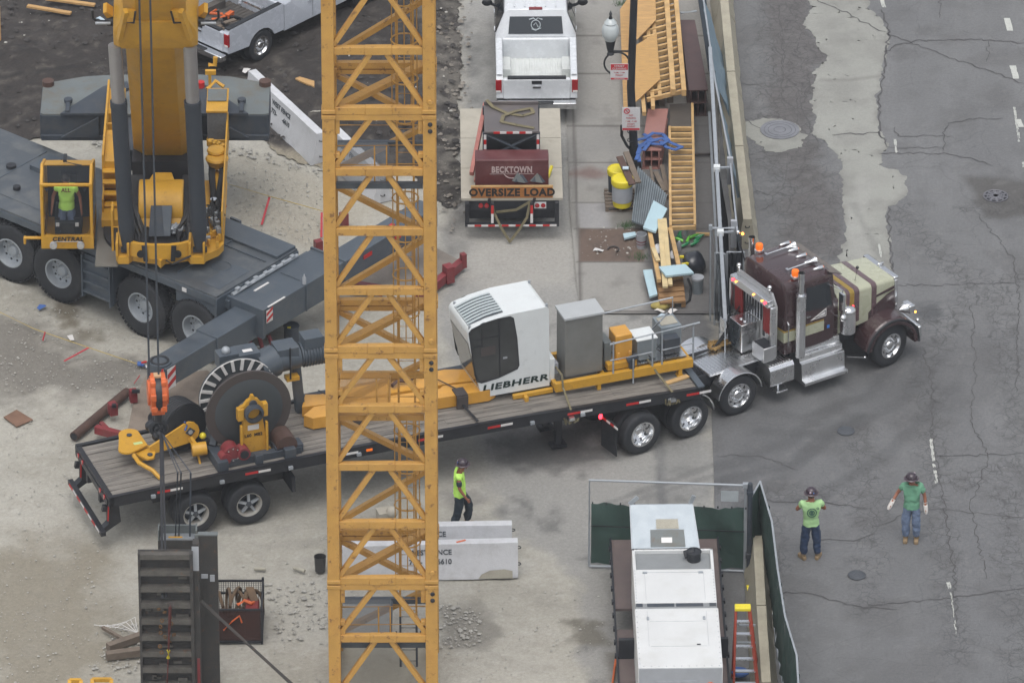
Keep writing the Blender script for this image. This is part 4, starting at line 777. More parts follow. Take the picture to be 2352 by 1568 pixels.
b = MB(YEL); b.tube([(-1.0, 1.0, .3), (-.95, .75, .22), (-.72, .5, .12), (-.62, .3, .02), (-.55, .3, .02)], .05, 8); b.bx(-.9, -.5, 1.0, 1.1, .1, .27); b.build('yellow_leg', jh)
b = MB(YEL); b.cyl((.28, .75, .30), (.60, .70, .32), .15, n=20); b.bar((.3, .95, .5), (.42, .75, .3), .08, .1); b.tube([(.4, .7, .2), (.42, .6, -.02)], .03); b.build('yellow_roller', jh)
b = MB(BLK); b.sphere((-.45, 1.4, .7), .14); b.sphere((-.38, 1.2, .55), .12); b.bar((-.4, 1.3, .6), (-.2, 1.1, .3), .1, .12); b.use(BLU).tube([(.2, 1.0, .9), (.25, 1.0, .8), (.2, .97, .7)], .025); b.build('rope_end', jh)
# ---------------------------------------------------------------- yellow jib parts lying flat on the deck
b = MB(YSH); z0 = 0.0
b.xy([(4.95, 1.22), (5.1, 1.02), (9.2, .84), (9.4, .95), (9.2, 1.25), (8.3, 1.38), (8.2, 1.28), (5.3, 1.50)], .02, .30); o = b.build('yellow_box_beam', label='long yellow box section beam lying along the near side of the trailer deck', cat='beam', bevel=.012)
o.location = L2(0, 0, DZ(6)); o.rotation_euler.z = TYW
b = MB(YSH); b.xy([(5.05, 1.62), (5.55, 1.56), (8.6, 1.47), (9.5, 1.32), (9.6, 1.75), (8.6, 2.1), (5.6, 2.02), (5.3, 2.12)], .02, .27); o = b.build('yellow_box_beam', label='wider yellow box section beam lying behind the near one, under the white cab', cat='beam', bevel=.012)
o.location = L2(0, 0, DZ(6)); o.rotation_euler.z = TYW
b = MB(GRD); b.bx(5.3, 9.3, 1.95, 2.25, .02, .22); o = b.build('grey_girder', label='dark girder lying at the far edge of the deck behind the yellow beams', cat='beam', bevel=.01); o.location = L2(0, 0, DZ(6)); o.rotation_euler.z = TYW
for k, x in enumerate((6.1, 8.55)):
    b = MB(BRN); b.bx(x-.13, x+.13, .80-.02*k, 1.12, .302, .34); b.bx(x-.13, x+.13, .78-.03*k, .84-.03*k, .0, .30); b.use(BLK).bar((x-.05, 1.1, .345), (x-.5, 2.1, .33), .03, .01); b.bar((x, .74, .1), (x+.1, .05, .05), .06, .01); o = b.build('edge_protector', label=('dark rubber edge pad strapped over the yellow beam behind the mast' if k == 0 else 'dark rubber edge pad strapped over the yellow beam left of the white cab'), cat='edge pad'); o.location = L2(0, 0, DZ(6)); o.rotation_euler.z = TYW
b = MB(RST); b.tube([(7.2, 1.7, .35), (7.4, 1.8, .4), (7.6, 1.75, .38), (7.8, 1.85, .4)], .06); o = b.build('rusty_shackle', label='rusty chain and shackle lying on the yellow beams behind the mast', cat='shackle'); o.location = L2(0, 0, DZ(6)); o.rotation_euler.z = TYW
# ---------------------------------------------------------------- truck tractor
HB = G(2047, 798, .5); TRY = R(33); CYL = 1.02
tk = thing('truck_tractor', 'maroon and cream semi truck tractor with chrome stacks turning onto the street', 'truck', (HB.x, HB.y, 0), TRY)
b = MB(BLK)
for y in (CYL-.42, CYL+.42): b.bx(-7.6, .55, y-.05, y+.05, .72, 1.02)
for x in (-7.5, -6.2, -5.0, -3.8, -2.4, -.6, .5): b.bx(x-.06, x+.06, CYL-.4, CYL+.4, .78, .95)
b.bx(-.9, .1, CYL-.3, CYL+.3, .6, 1.1); b.build('chassis', tk)
sy = R(9)
wheel(tk, 0, .17, .52, .52, .29, -1, rimr=.295, kind='chrome', yaw=sy); wheel(tk, 0, 2*CYL-.17, .52, .52, .29, 1, rimr=.295, kind='chrome', yaw=sy)
for s in (-1, 1):
    wheel(tk, -4.14, CYL+s*.78, .5, .5, .30, s, rimr=.295, kind='chrome')
    for x in (-5.62, -6.92):
        wheel(tk, x, CYL+s*1.04, .5, .5, .27, s, rimr=.295, kind='chrome', dish=.12); wheel(tk, x, CYL+s*.72, .5, .5, .27, s, rimr=.295)
b = MB(BLK)
for x in (-4.14, -5.62, -6.92): b.cyl((x, .25, .5), (x, 2*CYL-.25, .5), .08, n=12); b.sphere((x, CYL, .5), .22)
b.cyl((0, .3, .5), (0, 2*CYL-.3, .5), .06, n=10); b.build('axle', tk)
def fender(name, cx, cz, r, a0, a1, y0, y1, m, parent, th=.02, lip=True, n=18):
    b = MB(m); o = arc(cx, cz, r, a0, a1, n); i = arc(cx, cz, r-th, a0, a1, n)
    for k in range(n):
        P_ = [(o[k][0], y0, o[k][1]), (o[k+1][0], y0, o[k+1][1]), (i[k+1][0], y0, i[k+1][1]), (i[k][0], y0, i[k][1])]
        b.add(P_+[(x, y1, z) for x, _, z in P_], [(0, 1, 2, 3), (7, 6, 5, 4), (0, 4, 5, 1), (1, 5, 6, 2), (2, 6, 7, 3), (3, 7, 4, 0)], False)
    if lip: b.tube([(x, y0, z) for x, z in o], .012, 6)
    return b.build(name, parent)
for s in (-1, 1):
    ya, yb = sorted((CYL+s*.98, CYL+s*.58)); fender('drive_fender', -4.14, .5, .60, 8, 172, ya, yb, ALU, tk)
    ya, yb = sorted((CYL+s*1.20, CYL+s*.62)); fender('drive_fender', -5.62, .5, .62, 5, 112, ya, yb, ALU, tk)
    b = MB(RUB); b.bx(-7.66, -7.63, min(CYL+s*.60, CYL+s*1.2), max(CYL+s*.6, CYL+s*1.2), .18, .98); mf = b.build('mud_flap', tk)
    b = MB(RED); w_ = MB(WRF)
    for i in range(4): (b if i % 2 else w_).bx(-7.675, -7.662, CYL+s*(1.2-.15*i)-.075, CYL+s*(1.2-.15*i)+.075, .90, .95)
    b.build('red_tape', mf); w_.build('white_tape', mf)
b = MB(RLT)
for y in (.4, .62): b.cyl((-7.68, y, .93), (-7.72, y, .93), .045, n=12)
b.build('tail_light', tk); b = MB(WLT); b.cyl((-7.67, .5, 1.0), (-7.7, .5, 1.0), .035, n=10); b.build('reversing_light', tk)
# deck plate, fifth wheel
b = MB(ALU)
for i in range(17): b.bx(-4.72+i*.086, -4.72+i*.086+.074, .42, 1.62, 1.05, 1.072)
b.bx(-4.74, -3.25, .40, 1.64, 1.03, 1.048); b.build('deck_plate', tk)
b = MB(BLK); b.lathe((-6.3, CYL, 1.08), Z, [(0, 0), (.5, 0), (.5, .06), (0, .06)], 24); b.bx(-6.3, -5.1, CYL-.42, CYL-.12, 1.04, 1.10); b.bx(-6.3, -5.1, CYL+.12, CYL+.42, 1.04, 1.10)
for i in range(9): b.bx(-5.2+.05*i, -5.18+.05*i, CYL-.42, CYL+.42, 1.02, 1.06)
b.build('fifth_wheel', tk)
# headache rack
RX = -3.12; y0, y1 = .16, 1.84; b = MB(ALD)
b.prism([(RX, y0, 1.15), (RX, y1, 1.15), (RX, y1, 2.45), (RX, y1-.18, 2.72), (RX, y0+.18, 2.72), (RX, y0, 2.45)], (.05, 0, 0))
rk = b.build('headache_rack', tk, bevel=.006)
b = MB(ALU); b.bx(RX-.16, RX, y0+.08, y1-.08, 2.42, 2.60); b.bx(RX-.12, RX-.0, y0-.01, y0+.06, 1.1, 2.45); b.bx(RX-.12, RX, y1-.06, y1+.01, 1.1, 2.45)
b.bx(RX-.5, RX-.01, CYL-.24, CYL+.26, 1.12, 1.82); b.bx(RX-.34, RX-.01, y0-.05, y0+.42, 1.12, 1.48); b.bx(RX-.34, RX-.01, y1-.42, y1+.05, 1.12, 1.48); b.build('rack_box', rk, bevel=.01)
b = MB(BLK); b.bx(RX-.012, RX-.004, CYL-.32, CYL+.32, 1.86, 2.4); b.bx(RX-.012, RX-.004, y0+.42, y0+.50, 1.5, 2.4); b.bx(RX-.012, RX-.004, y1-.50, y1-.42, 1.5, 2.4)
b.bx(RX-.32, RX-.03, y0-.02, y0+.39, 1.484, 1.488); b.bx(RX-.32, RX-.03, y1-.39, y1+.02, 1.484, 1.488); b.build('rack_opening', rk)
b = MB(ALU)
for i in range(6): b.bx(RX-.03, RX-.015, CYL-.28+i*.11, CYL-.255+i*.11, 1.84, 2.42)
for y in (CYL-.08, CYL+.06): b.cyl((RX-.3, y, 1.82), (RX-.3, y, 1.85), .04, n=12)
b.build('rack_grille', rk)
b = MB(mat('red_webbing', S(150, 44, 44), .7, var=.2))
for yy in (y0+.12, y1-.42):
    for i in range(6): b.bx(RX-.06, RX-.02, yy+i*.05, yy+i*.05+.038, 1.66+.02*(i % 3), 2.38)
b.build('hanging_binders', rk)
for y, m_ in ((y0+.2, RLT), (y0+.32, ALT), (CYL-.2, ALT), (y1-.32, ALT), (y1-.2, RLT)):
    b = MB(m_); b.sphere((RX-.17, y, 2.52), .032 if m_ is RLT else .024, 8, 6); b.build('rack_light', rk)
b = MB(CHR)
for y in (y0+.25, y1-.2): b.cyl((RX-.0, y, 2.7), (RX-.0, y, 2.80), .03); b.sphere((RX, y, 2.84), .06)
b.build('work_lamp', rk)
b = MB(HOS)
for k in range(3): b.tube([(RX-.1, 1.45+.06*k, 1.9-.1*k), (RX-.3, 1.5, 1.5), (RX-.5, 1.42+.05*k, 1.25), (RX-.9, 1.3, 1.13), (RX-1.8, 1.2+.08*k, 1.12), (RX-2.6, 1.15, 1.2)], .018, 6)
b.build('air_hose', tk)
b = MB(BMT); rnd = random.Random(8)
b.tube([(-3.75+rnd.uniform(-.42, .3), 1.35+rnd.uniform(-.18, .18), 1.10+.02*(i % 5)) for i in range(26)], .028, 6); b.build('coiled_chain', tk)
# cab
c0, c1 = .18, 1.86
def xsec(x, ya, yb, z0, z1, r=.09, rb=.02):
    P_ = []
    for (cy, cz, a0, rr) in ((ya+rb, z0+rb, 180, rb), (yb-rb, z0+rb, 270, rb), (yb-r, z1-r, 0, r), (ya+r, z1-r, 90, r)):
        for k in range(5): a = R(a0+90*k/4); P_.append((x, cy+rr*math.cos(a), cz+rr*math.sin(a)))
    return P_
def loft(b, secs, smooth=True):
    n = len(secs[0]); ps = [p for s_ in secs for p in s_]
    b.add(ps, [(j*n+i, j*n+(i+1) % n, (j+1)*n+(i+1) % n, (j+1)*n+i) for j in range(len(secs)-1) for i in range(n)], smooth)
    b.add(secs[0], [tuple(range(n))]); b.add(secs[-1], [tuple(range(n))[::-1]]); return b
b = MB(MAR); loft(b, [xsec(-2.86, c0+.05, c1-.05, 1.12, 2.90, .2), xsec(-2.82, c0, c1, 1.10, 2.95, .22), xsec(-1.95, c0, c1, 1.10, 2.97, .18), xsec(-1.60, c0+.02, c1-.02, 1.10, 2.92, .18), xsec(-1.50, c0+.05, c1-.05, 1.12, 2.84, .15), xsec(-1.42, c0+.08, c1-.08, 1.12, 2.10, .08), xsec(-1.30, c0+.12, c1-.12, 1.12, 2.06, .06)])
cab = b.build('cab', tk)
b = MB(CRM); b.bx(-2.875, -1.5, c0-.006, c1+.006, 1.42, 1.68); b.build('cream_band', cab, bevel=.01); b = MB(GLD); b.bx(-2.877, -1.5, c0-.008, c1+.008, 1.69, 1.72); b.build('gold_band', cab)
b = MB(GLS); b.prism([(-1.515, c0+.14, 2.78), (-1.515, c1-.14, 2.78), (-1.385, c1-.14, 2.14), (-1.385, c0+.14, 2.14)], (.012, 0, .004)); b.build('windshield', cab)
b = MB(GLS); b.bx(-2.885, -2.865, CYL-.3, CYL+.3, 2.1, 2.5); b.build('rear_window', cab)
b = MB(MAR); b.prism([(-1.66, c0-.02, 2.90), (-1.66, c1+.02, 2.90), (-1.28, c1-.02, 2.72), (-1.28, c0+.02, 2.72)], (0, 0, .02)); b.build('sun_visor', cab, bevel=.006)
for s, yy in ((-1, c0), (1, c1)):
    b = MB(MAR); e = -.012 if s < 0 else .012; b.xz([(-2.35, 1.16), (-1.52, 1.16), (-1.50, 1.9), (-1.62, 2.72), (-2.35, 2.75)], min(yy, yy+e), max(yy, yy+e)); dr = b.build('door', cab, bevel=.005)
    e2 = e*1.7
    b = MB(GLS); b.xz([(-2.28, 2.08), (-1.56, 2.02), (-1.66, 2.66), (-2.28, 2.68)], min(yy, yy+e2), max(yy, yy+e2)); b.build('window', dr)
    b = MB(CRM); b.xz([(-2.33, 1.44), (-1.78, 1.44), (-1.78, 1.69), (-2.33, 1.69)], min(yy, yy+e2), max(yy, yy+e2)); b.use(GLD).xz([(-2.33, 1.70), (-1.78, 1.70), (-1.78, 1.73), (-2.33, 1.73)], min(yy, yy+e2), max(yy, yy+e2)); b.build('door_band', dr)
    b = MB(WRF); b.xz([(-2.15, 1.80), (-1.72, 1.80), (-1.72, 2.0)], min(yy, yy+e2), max(yy, yy+e2)); b.use(RUB).xz([(-2.05, 1.82), (-1.74, 1.82), (-1.74, 1.96)], min(yy, yy+e2*1.1), max(yy, yy+e2*1.1)); b.use(WRF).xz([(-1.98, 1.84), (-1.76, 1.84), (-1.76, 1.93)], min(yy, yy+e2*1.2), max(yy, yy+e2*1.2)); b.build('pennant_emblem', dr)
    b = MB(mat('blue_sticker', S(70, 130, 210), .5) if 'blue_sticker' not in MATS else MATS['blue_sticker']); b.box((-1.66, yy+e2, 1.5), (.07, .006, .08)); b.use(CHR).box((-2.22, yy+e*2, 1.92), (.12, .03, .03)); b.build('door_handle', dr)
    # mirrors
    ym = yy+s*.28; b = MB(CHR); b.bx(-1.50, -1.44, min(ym-.09, ym+.09), max(ym-.09, ym+.09), 1.95, 2.42); b.tube([(-1.5, yy, 2.55), (-1.46, ym, 2.5), (-1.46, ym, 1.8), (-1.5, yy, 1.75)], .014); b.tube([(-1.7, yy, 2.62), (-1.46, ym, 2.5)], .012); b.sphere((-1.44, ym, 1.78), .085, 12, 8); b.build('mirror', tk)
    # stacks
    ys = yy-(-s)*.13+s*.02; b = MB(ALU); b.cyl((-2.52, ys, 1.05), (-2.52, ys, 2.62), .115, n=8, smooth=False); b.cyl((-2.52, ys, 2.62), (-2.52, ys, 2.66), .125, n=20); b.use(CHR).cyl((-2.52, ys, 2.66), (-2.52, ys, 3.22), .075, n=20, cap=False); b.cyl((-2.52, ys, 2.66), (-2.52, ys, 3.0), .07, n=16); b.bar((-2.52, ys, 1.3), (-2.52, yy, 1.3), .05); b.bar((-2.52, ys, 2.5), (-2.52, yy, 2.5), .05); b.use(RUB).cyl((-2.52, ys, 3.0), (-2.52, ys, 3.01), .069, n=16); b.build('exhaust_stack', tk)
    b = MB(CHR); b.tube([(-2.78, yy+s*.05, 1.35), (-2.78, yy+s*.06, 1.9), (-2.78, yy, 1.95)], .014); b.build('grab_handle', tk)
    # air cleaner below the mirror, beside the hood
    b = MB(CHR); ya = CYL+s*.86; b.use(ALU).cyl((-1.12, ya, 1.2), (-1.12, ya, 1.75), .18, n=24); b.use(CHR).sphere((-1.12, ya, 1.75), .185, 20, 10, (1, 1, .65)); b.use(RLT if s < 0 else AMB).sphere((-.97, ya-.02*s, 1.80), .03, 8, 6); b.build('air_cleaner', tk)
    # steps over the fuel tank
    y_o = CYL+s*1.13; q = lambda v: CYL+s*v
    b = MB(ALU); sec = [(q(.55), 1.12), (q(.78), 1.12), (q(.80), .98), (q(.90), .96), (q(.92), .84), (q(1.0), .82), (q(1.03), .42), (q(1.16), .40), (q(1.16), .32), (q(.55), .32)]
    b.yz(sec, -2.48, -1.30)
    for v_, z_ in ((.66, 1.125), (.85, .965), (1.1, .405)):
        for k in range(3): b.bx(-2.46, -1.32, min(q(v_-.05+.05*k), q(v_-.03+.05*k)), max(q(v_-.05+.05*k), q(v_-.03+.05*k)), z_, z_+.012)
    b.build('cab_steps', tk, bevel=.015)
    b = MB(ALU); sec = [(q(.5), .50), (q(1.0), .50), (q(1.03), .55), (q(1.03), .92), (q(.96), 1.0), (q(.5), 1.0)]; b.yz(sec, -3.36, -2.70)
    for k in range(8): b.bx(-3.30+k*.075, -3.26+k*.075, min(q(.52), q(.92)), max(q(.52), q(.92)), 1.0, 1.012)
    b.bx(-3.2, -2.9, min(q(.85), q(1.08)), max(q(.85), q(1.08)), .32, .36); b.bx(-3.07, -3.02, min(q(.85), q(.9)), max(q(.85), q(.9)), .32, .52); b.build('tool_box', tk, bevel=.02)
# hood
h0, h1 = .44, 1.60
def hsec(x, w, zt, zb=1.10): return xsec(x, CYL-w/2, CYL+w/2, zb, zt, .10, .02)
b = MB(CRM); loft(b, [hsec(-1.32, 1.42, 2.13), hsec(.34, 1.22, 2.03, 1.2)]); hd = b.build('hood', tk)
def stripe(x0, x1, m_, name):
    w = lambda x: 1.42-(x+1.32)*.12; zt = lambda x: 2.13-(x+1.32)*.0602; b = MB(m_); grow = .008
    A = xsec(x0, CYL-w(x0)/2-grow, CYL+w(x0)/2+grow, 1.25, zt(x0)+grow, .10, .02); B = xsec(x1, CYL-w(x1)/2-grow, CYL+w(x1)/2+grow, 1.25, zt(x1)+grow, .10, .02)
    loft(b, [A, B]); b.build(name, hd)
stripe(-.82, -.68, STR, 'hood_stripe'); stripe(-.32, -.18, STR, 'hood_stripe'); stripe(-.95, -.83, GLD, 'hood_stripe'); stripe(-1.06, -.96, STR, 'hood_stripe')
b = MB(MAR)
for s in (-1, 1):
    y = CYL+s*.635; b.prism([(-.7, y, 1.12), (.32, y, 1.12), (.32, y, 1.74), (.12, y, 1.68), (-.25, y, 1.48), (-.5, y, 1.30)], (0, s*.02, 0)); b.prism([(-.2, y, 1.70), (.32, y, 1.78), (.32, y, 1.85), (-.2, y, 1.75)], (0, s*.015, 0)); b.build('hood_side_panel', hd); b = MB(MAR)
b = MB(CHR); b.bx(.34, .46, CYL-.61, CYL+.61, 1.02, 1.98); b.build('grille_surround', tk, bevel=.04)
b = MB(ALU)
for i in range(12): b.bx(.46, .475, CYL-.48+i*.085, CYL-.45+i*.085, 1.1, 1.88)
b.build('grille', tk)
b = MB(CHR); b.bx(.32, .46, CYL-.62, CYL+.62, 1.97, 2.05); b.box((.38, CYL, 2.09), (.16, .05, .08)); b.build('hood_crown', tk, bevel=.03)
for s in (-1, 1):
    y = CYL+s*.86; o = MB(MAR); n = 20; A = arc(0, .52, .74, -2, 172, n); I = arc(0, .52, .60, -2, 172, n); ye, yi = CYL+s*1.10, CYL+s*.56
    # full crowned fender: outer lip to hood side
    for k in range(n):
        p = [A[k], A[k+1], I[k+1], I[k]]
        for (P4, Q4) in ((((ye, .94), (ye-s*.06, 1.0)), None),):
            pass
        x0_, z0_ = A[k]; x1_, z1_ = A[k+1]; xi0, zi0 = I[k]; xi1, zi1 = I[k+1]
        o.add([(x0_*.95, ye, .52+(z0_-.52)*.95), (x1_*.95, ye, .52+(z1_-.52)*.95), (x1_, ye-s*.08, z1_), (x0_, ye-s*.08, z0_)], [(0, 1, 2, 3)], True)
        o.add([(x0_, ye-s*.08, z0_), (x1_, ye-s*.08, z1_), (x1_, yi, z1_+.06), (x0_, yi, z0_+.06)], [(0, 1, 2, 3)], True)
        o.add([(xi0, ye, zi0), (xi1, ye, zi1), (x1_*.95, ye, .52+(z1_-.52)*.95), (x0_*.95, ye, .52+(z0_-.52)*.95)], [(0, 1, 2, 3)], True)
        o.add([(xi0, ye, zi0), (xi1, ye, zi1), (xi1, yi, zi1), (xi0, yi, zi0)], [(0, 1, 2, 3)], True)
    o.build('front_fender', tk, fix=False)
    b = MB(RUB); b.tube([(x*.965, ye+s*.0, .52+(z-.52)*.965) for x, z in A], .03, 8); b.build('fender_trim', tk)
    b = MB(CHR); b.lathe((.50, CYL+s*.90, 1.34), (1, 0, 0), [(.02, -.22), (.10, -.12), (.13, 0), (.13, .10), (.11, .11), (0, .11)], 20); b.box((.55, CYL+s*.9, 1.34), (.16, .30, .2)); b.build('headlight', tk, bevel=.02)
    b = MB(ALT)
    for dz in (-.04, .04): b.sphere((.64, CYL+s*(1.00+dz*.9), 1.25), .028, 8, 6)
    b.build('turn_signal', tk); b = MB(CHR); b.sphere((.72, CYL+s*1.02, 1.0), .05, 10, 8); b.build('fender_lamp', tk)
b = MB(CHR); b.bx(.74, .84, -.02, 2*CYL+.02, .42, .82); b.build('bumper', tk, bevel=.03)
b = MB(CHR); b.bar((-1.2, .05, .62), (-.7, .02, .45), .03); b.sphere((-.72, .02, .46), .04); b.build('step_guide', tk)
# roof furniture
for y, s in ((c0+.12, -1), (c1-.12, 1)):
    o = MB(CHR); o.lathe((-2.50, y+s*.0, 2.97), Z, [(.11, 0), (.11, .05), (.08, .06)], 20); bc = o.build('beacon_base', tk); o = MB(AMB); o.lathe((-2.50, y, 3.03), Z, [(.085, 0), (.088, .10), (.075, .13), (0, .14)], 20); o.build('beacon_lens', bc)
for (y, x0, x1) in ((CYL+.42, -2.5, -1.72), (CYL-.42, -2.5, -1.72)):
    b = MB(CHR); b.lathe((x0, y, 3.03), (1, 0, .02), [(.018, 0), (.02, .5), (.035, .62), (.085, .76), (.08, .765), (.03, .7)], 16); b.cyl((x0+.1, y, 2.95), (x0+.1, y, 3.03), .02); b.bx(x0-.04, x0+.02, y-.05, y+.05, 2.94, 3.05); b.build('air_horn', tk)
for k, y in enumerate((CYL-.68, CYL-.32, CYL, CYL+.32, CYL+.66)):
    b = MB(CHR); b.lathe((-2.02+.0, y, 2.99), (1, 0, -.03), [(0, 0), (.035, .08), (.05, .25), (.045, .30), (0, .30)], 14); b.use(AMB).sphere((-1.72, y, 2.985), .035, 8, 6); b.build('roof_marker', tk)
b = MB(BLK); b.tube([(-2.82, c1-.05, 2.7), (-2.86, c1+.1, 3.1), (-2.85, c1+.12, 3.35)], .02); b.use(ALT).sphere((-2.8, c1+.12, 3.40), .035, 8, 6); b.use(CHR).sphere((-2.9, c1+.16, 3.45), .05, 8, 6); b.build('side_light', tk)
b = MB(BLK); b.tube([(-.55, CYL-.3, 2.06), (-.5, CYL-.32, 2.38)], .008); b.sphere((-.5, CYL-.32, 2.42), .04, 8, 6); b.build('hood_mirror', tk)
# ---------------------------------------------------------------- mobile crane
H4 = G(447, 758, .75); CRY = R(-39)
cr = thing('mobile_crane', 'yellow mobile crane on a dark grey eight wheeled carrier with its boom raised', 'mobile crane', (H4.x, H4.y, 0))
def onc(b, name, bevel=0, parent=None, **k):
    o = b.build(name, parent or cr, bevel=bevel, **k)
    if parent is None: o.rotation_euler.z = CRY
    return o
cw = bpy.data.objects.new('axle_line', None)
DKG = mat('carrier_deck', S(80, 87, 94), .4, var=.16, scale=1.0, dirt=.75, dirtc=S(122, 124, 122), coat=.12)
b = MB(DKG); b.bx(-9.5, .66, .02, 2.88, 1.80, 1.86); b.bx(-9.5, -1.0, .5, 2.4, 1.861, 1.875); onc(b, 'deck', .01)
b = MB(GRY); b.bx(-9.5, .66, .0, .06, 1.62, 1.80); b.bx(-9.5, .66, 2.84, 2.9, 1.62, 1.80); b.bx(.60, .68, 0, 2.9, 1.28, 1.80); b.bx(-9.5, .6, .95, 1.95, .75, 1.62); b.bx(-.6, .6, .06, 1.0, 1.3, 1.6); onc(b, 'chassis', .01)
b = MB(GRY); b.bx(-4.3+.9, -2.45, -.02, .55, .55, 1.6)
for i in range(4): b.bx(-3.3, -2.5, -.10, .0, .62+.27*i, .67+.27*i)
b.bx(-3.34, -3.3, -.12, .02, .5, 1.6); b.bx(-2.5, -2.46, -.12, .02, .5, 1.6); onc(b, 'access_steps')
b = MB(GRY)  # raised panels and fittings on the deck
b.bx(-4.6, -3.4, 2.3, 2.86, 1.86, 2.02); b.bx(-3.3, .62, 2.2, 2.86, 1.862, 1.93); b.bx(-2.4, -2.1, 2.9, 2.96, 1.6, 1.95); b.bx(-1.4, -1.1, 2.9, 2.96, 1.6, 1.95); b.bx(-1.9, -1.6, 1.2, 1.4, 1.862, 1.90); b.bx(.0, .5, .3, 1.4, 1.862, 1.868); b.bx(-.75, -.72, .3, 2.7, 1.86, 1.90); b.bx(-2.6, .5, 1.93, 1.96, 1.86, 1.89); b.bx(-3.2, -2.9, 2.35, 2.42, 1.86, 1.98)
b.torus((-.15, 1.15, 1.868), Z, .22, .012, 24, 6); b.bx(-7.9, -7.2, .2, 1.1, 1.86, 1.95); b.bx(-6.6, -6.2, 1.8, 2.5, 1.86, 2.0); b.bx(-6.9, -6.86, .1, 2.7, 1.862, 1.885)
b.use(WRF); b.bx(-.35, -.22, -.012, .0, 1.66, 1.76); b.use(BLK); b.cyl((-6.2, .9, 1.86), (-6.2, .9, 1.96), .09, n=12); b.cyl((-7.0, 1.6, 1.86), (-7.0, 1.6, 1.95), .12, n=12); onc(b, 'deck_fittings', .006)
for x in (0, -1.65, -4.18, -5.70, -7.3):
    for y, s in ((.20, -1), (2.70, 1)):
        w_ = wheel(cr, 0, 0, 0, .74, .40, s, rimr=.36, kind='steel', tread=(s < 0), dish=.10); p = rotz(V((x, y, 0)), CRY); w_.location = (p.x, p.y, .745); w_.rotation_euler.z = CRY+(R(6) if x < -4 else 0)
# front outrigger box and beams
b = MB(GRY); b.bx(.74, 1.72, .40, 3.3, 1.02, 1.70); b.bx(.68, 1.76, .36, .44, .98, 1.74); b.bx(1.72, 1.75, 1.9, 1.94, 1.02, 1.70); b.bx(.70, 1.76, 3.28, 3.34, .98, 1.74); b.bx(.9, 1.5, 1.98, 2.0, 1.70, 1.72); ob = onc(b, 'outrigger_box', .012)
b = MB(GRY); b.bx(.96, 1.52, -2.75, .5, .98, 1.52); onc(b, 'outrigger_beam', .015)
b = MB(GRY); b.bx(.92, 1.56, -1.0, .5, .95, 1.555); onc(b, 'outrigger_beam', .015)
b = MB(GRY); b.bx(.96, 1.52, 3.3, 6.9, .98, 1.52); onc(b, 'outrigger_beam', .015)
b = MB(BLK); b.cyl((1.24, -2.62, .28), (1.24, -2.62, 1.15), .19, n=24); b.cyl((1.24, -2.62, .12), (1.24, -2.62, .28), .12, n=20); b.use(GRY).cyl((1.24, -2.62, 1.1), (1.24, -2.62, 1.58), .26, n=24); b.use(BLK).torus((1.24, -2.62, 1.58), Z, .19, .035, 24, 6); b.cyl((1.24, -2.62, .04), (1.24, -2.62, .12), .3, n=24); onc(b, 'outrigger_jack', .008)
def hazard(xa, xb, y, za, zb, nm):
    b = MB(WRF); b.bx(xa, xb, y-.008, y, za, zb); w0 = xb-xa
    b.use(RED)
    for k in range(2): t = za+(zb-za)*(.05+.48*k); b.prism([(xa, y-.012, t), (xb, y-.012, t+.16), (xb, y-.012, t+.28), (xa, y-.012, t+.12)], (0, .003, 0))
    return b
o = onc(hazard(1.30, 1.5, -2.78, 1.0, 1.5, 0), 'hazard_plate'); 
b = MB(WRF); b.bx(1.525, 1.535, -2.7, -2.42, .95, 1.48)
b.use(RED)
for k in range(2): b.prism([(1.537, -2.7, .98+.24*k), (1.537, -2.42, 1.12+.24*k), (1.537, -2.42, 1.24+.24*k), (1.537, -2.7, 1.10+.24*k)], (.003, 0, 0))
onc(b, 'hazard_plate')
b = MB(WRF); b.bx(1.77, 1.78, .46, .68, 1.36, 1.68); b.use(RED)
for k in range(2): b.prism([(1.783, .46, 1.38+.16*k), (1.783, .68, 1.48+.16*k), (1.783, .68, 1.56+.16*k), (1.783, .46, 1.46+.16*k)], (.003, 0, 0))
onc(b, 'hazard_plate')
b = MB(RED); b.bx(1.53, 1.54, 4.2, 4.5, 1.3, 1.4); b.bx(1.53, 1.54, 5.3, 5.55, 1.3, 1.4); b.bx(1.2, 1.3, 5.5, 5.62, 1.52, 1.53); b.bx(1.525, 1.535, -.9, -.8, 1.2, 1.32); onc(b, 'red_marks')
b = MB(WRF); b.box((1.0, 1.2, 1.715), (.05, .5, .02)); b.box((1.70, .9, 1.70), (.04, .6, .02)); onc(b, 'white_marks')
b = MB(STL); b.tube([(.72, .5, 1.72), (.75, 1.2, 1.76), (.72, 2.8, 1.74)], .05, 8)
for i in range(7): b.box((.72+.03*(i % 2), .7+i*.32, 1.78), (.10, .12, .08))
b.use(GRY).bx(.66, .80, .3, 3.2, 1.45, 1.66); onc(b, 'hydraulic_pipes', .005)
text('carrier_marking', 'CRANE CO', .16, WRF, ob, (.0, 0, 0), (0, 0, 0)) if False else None
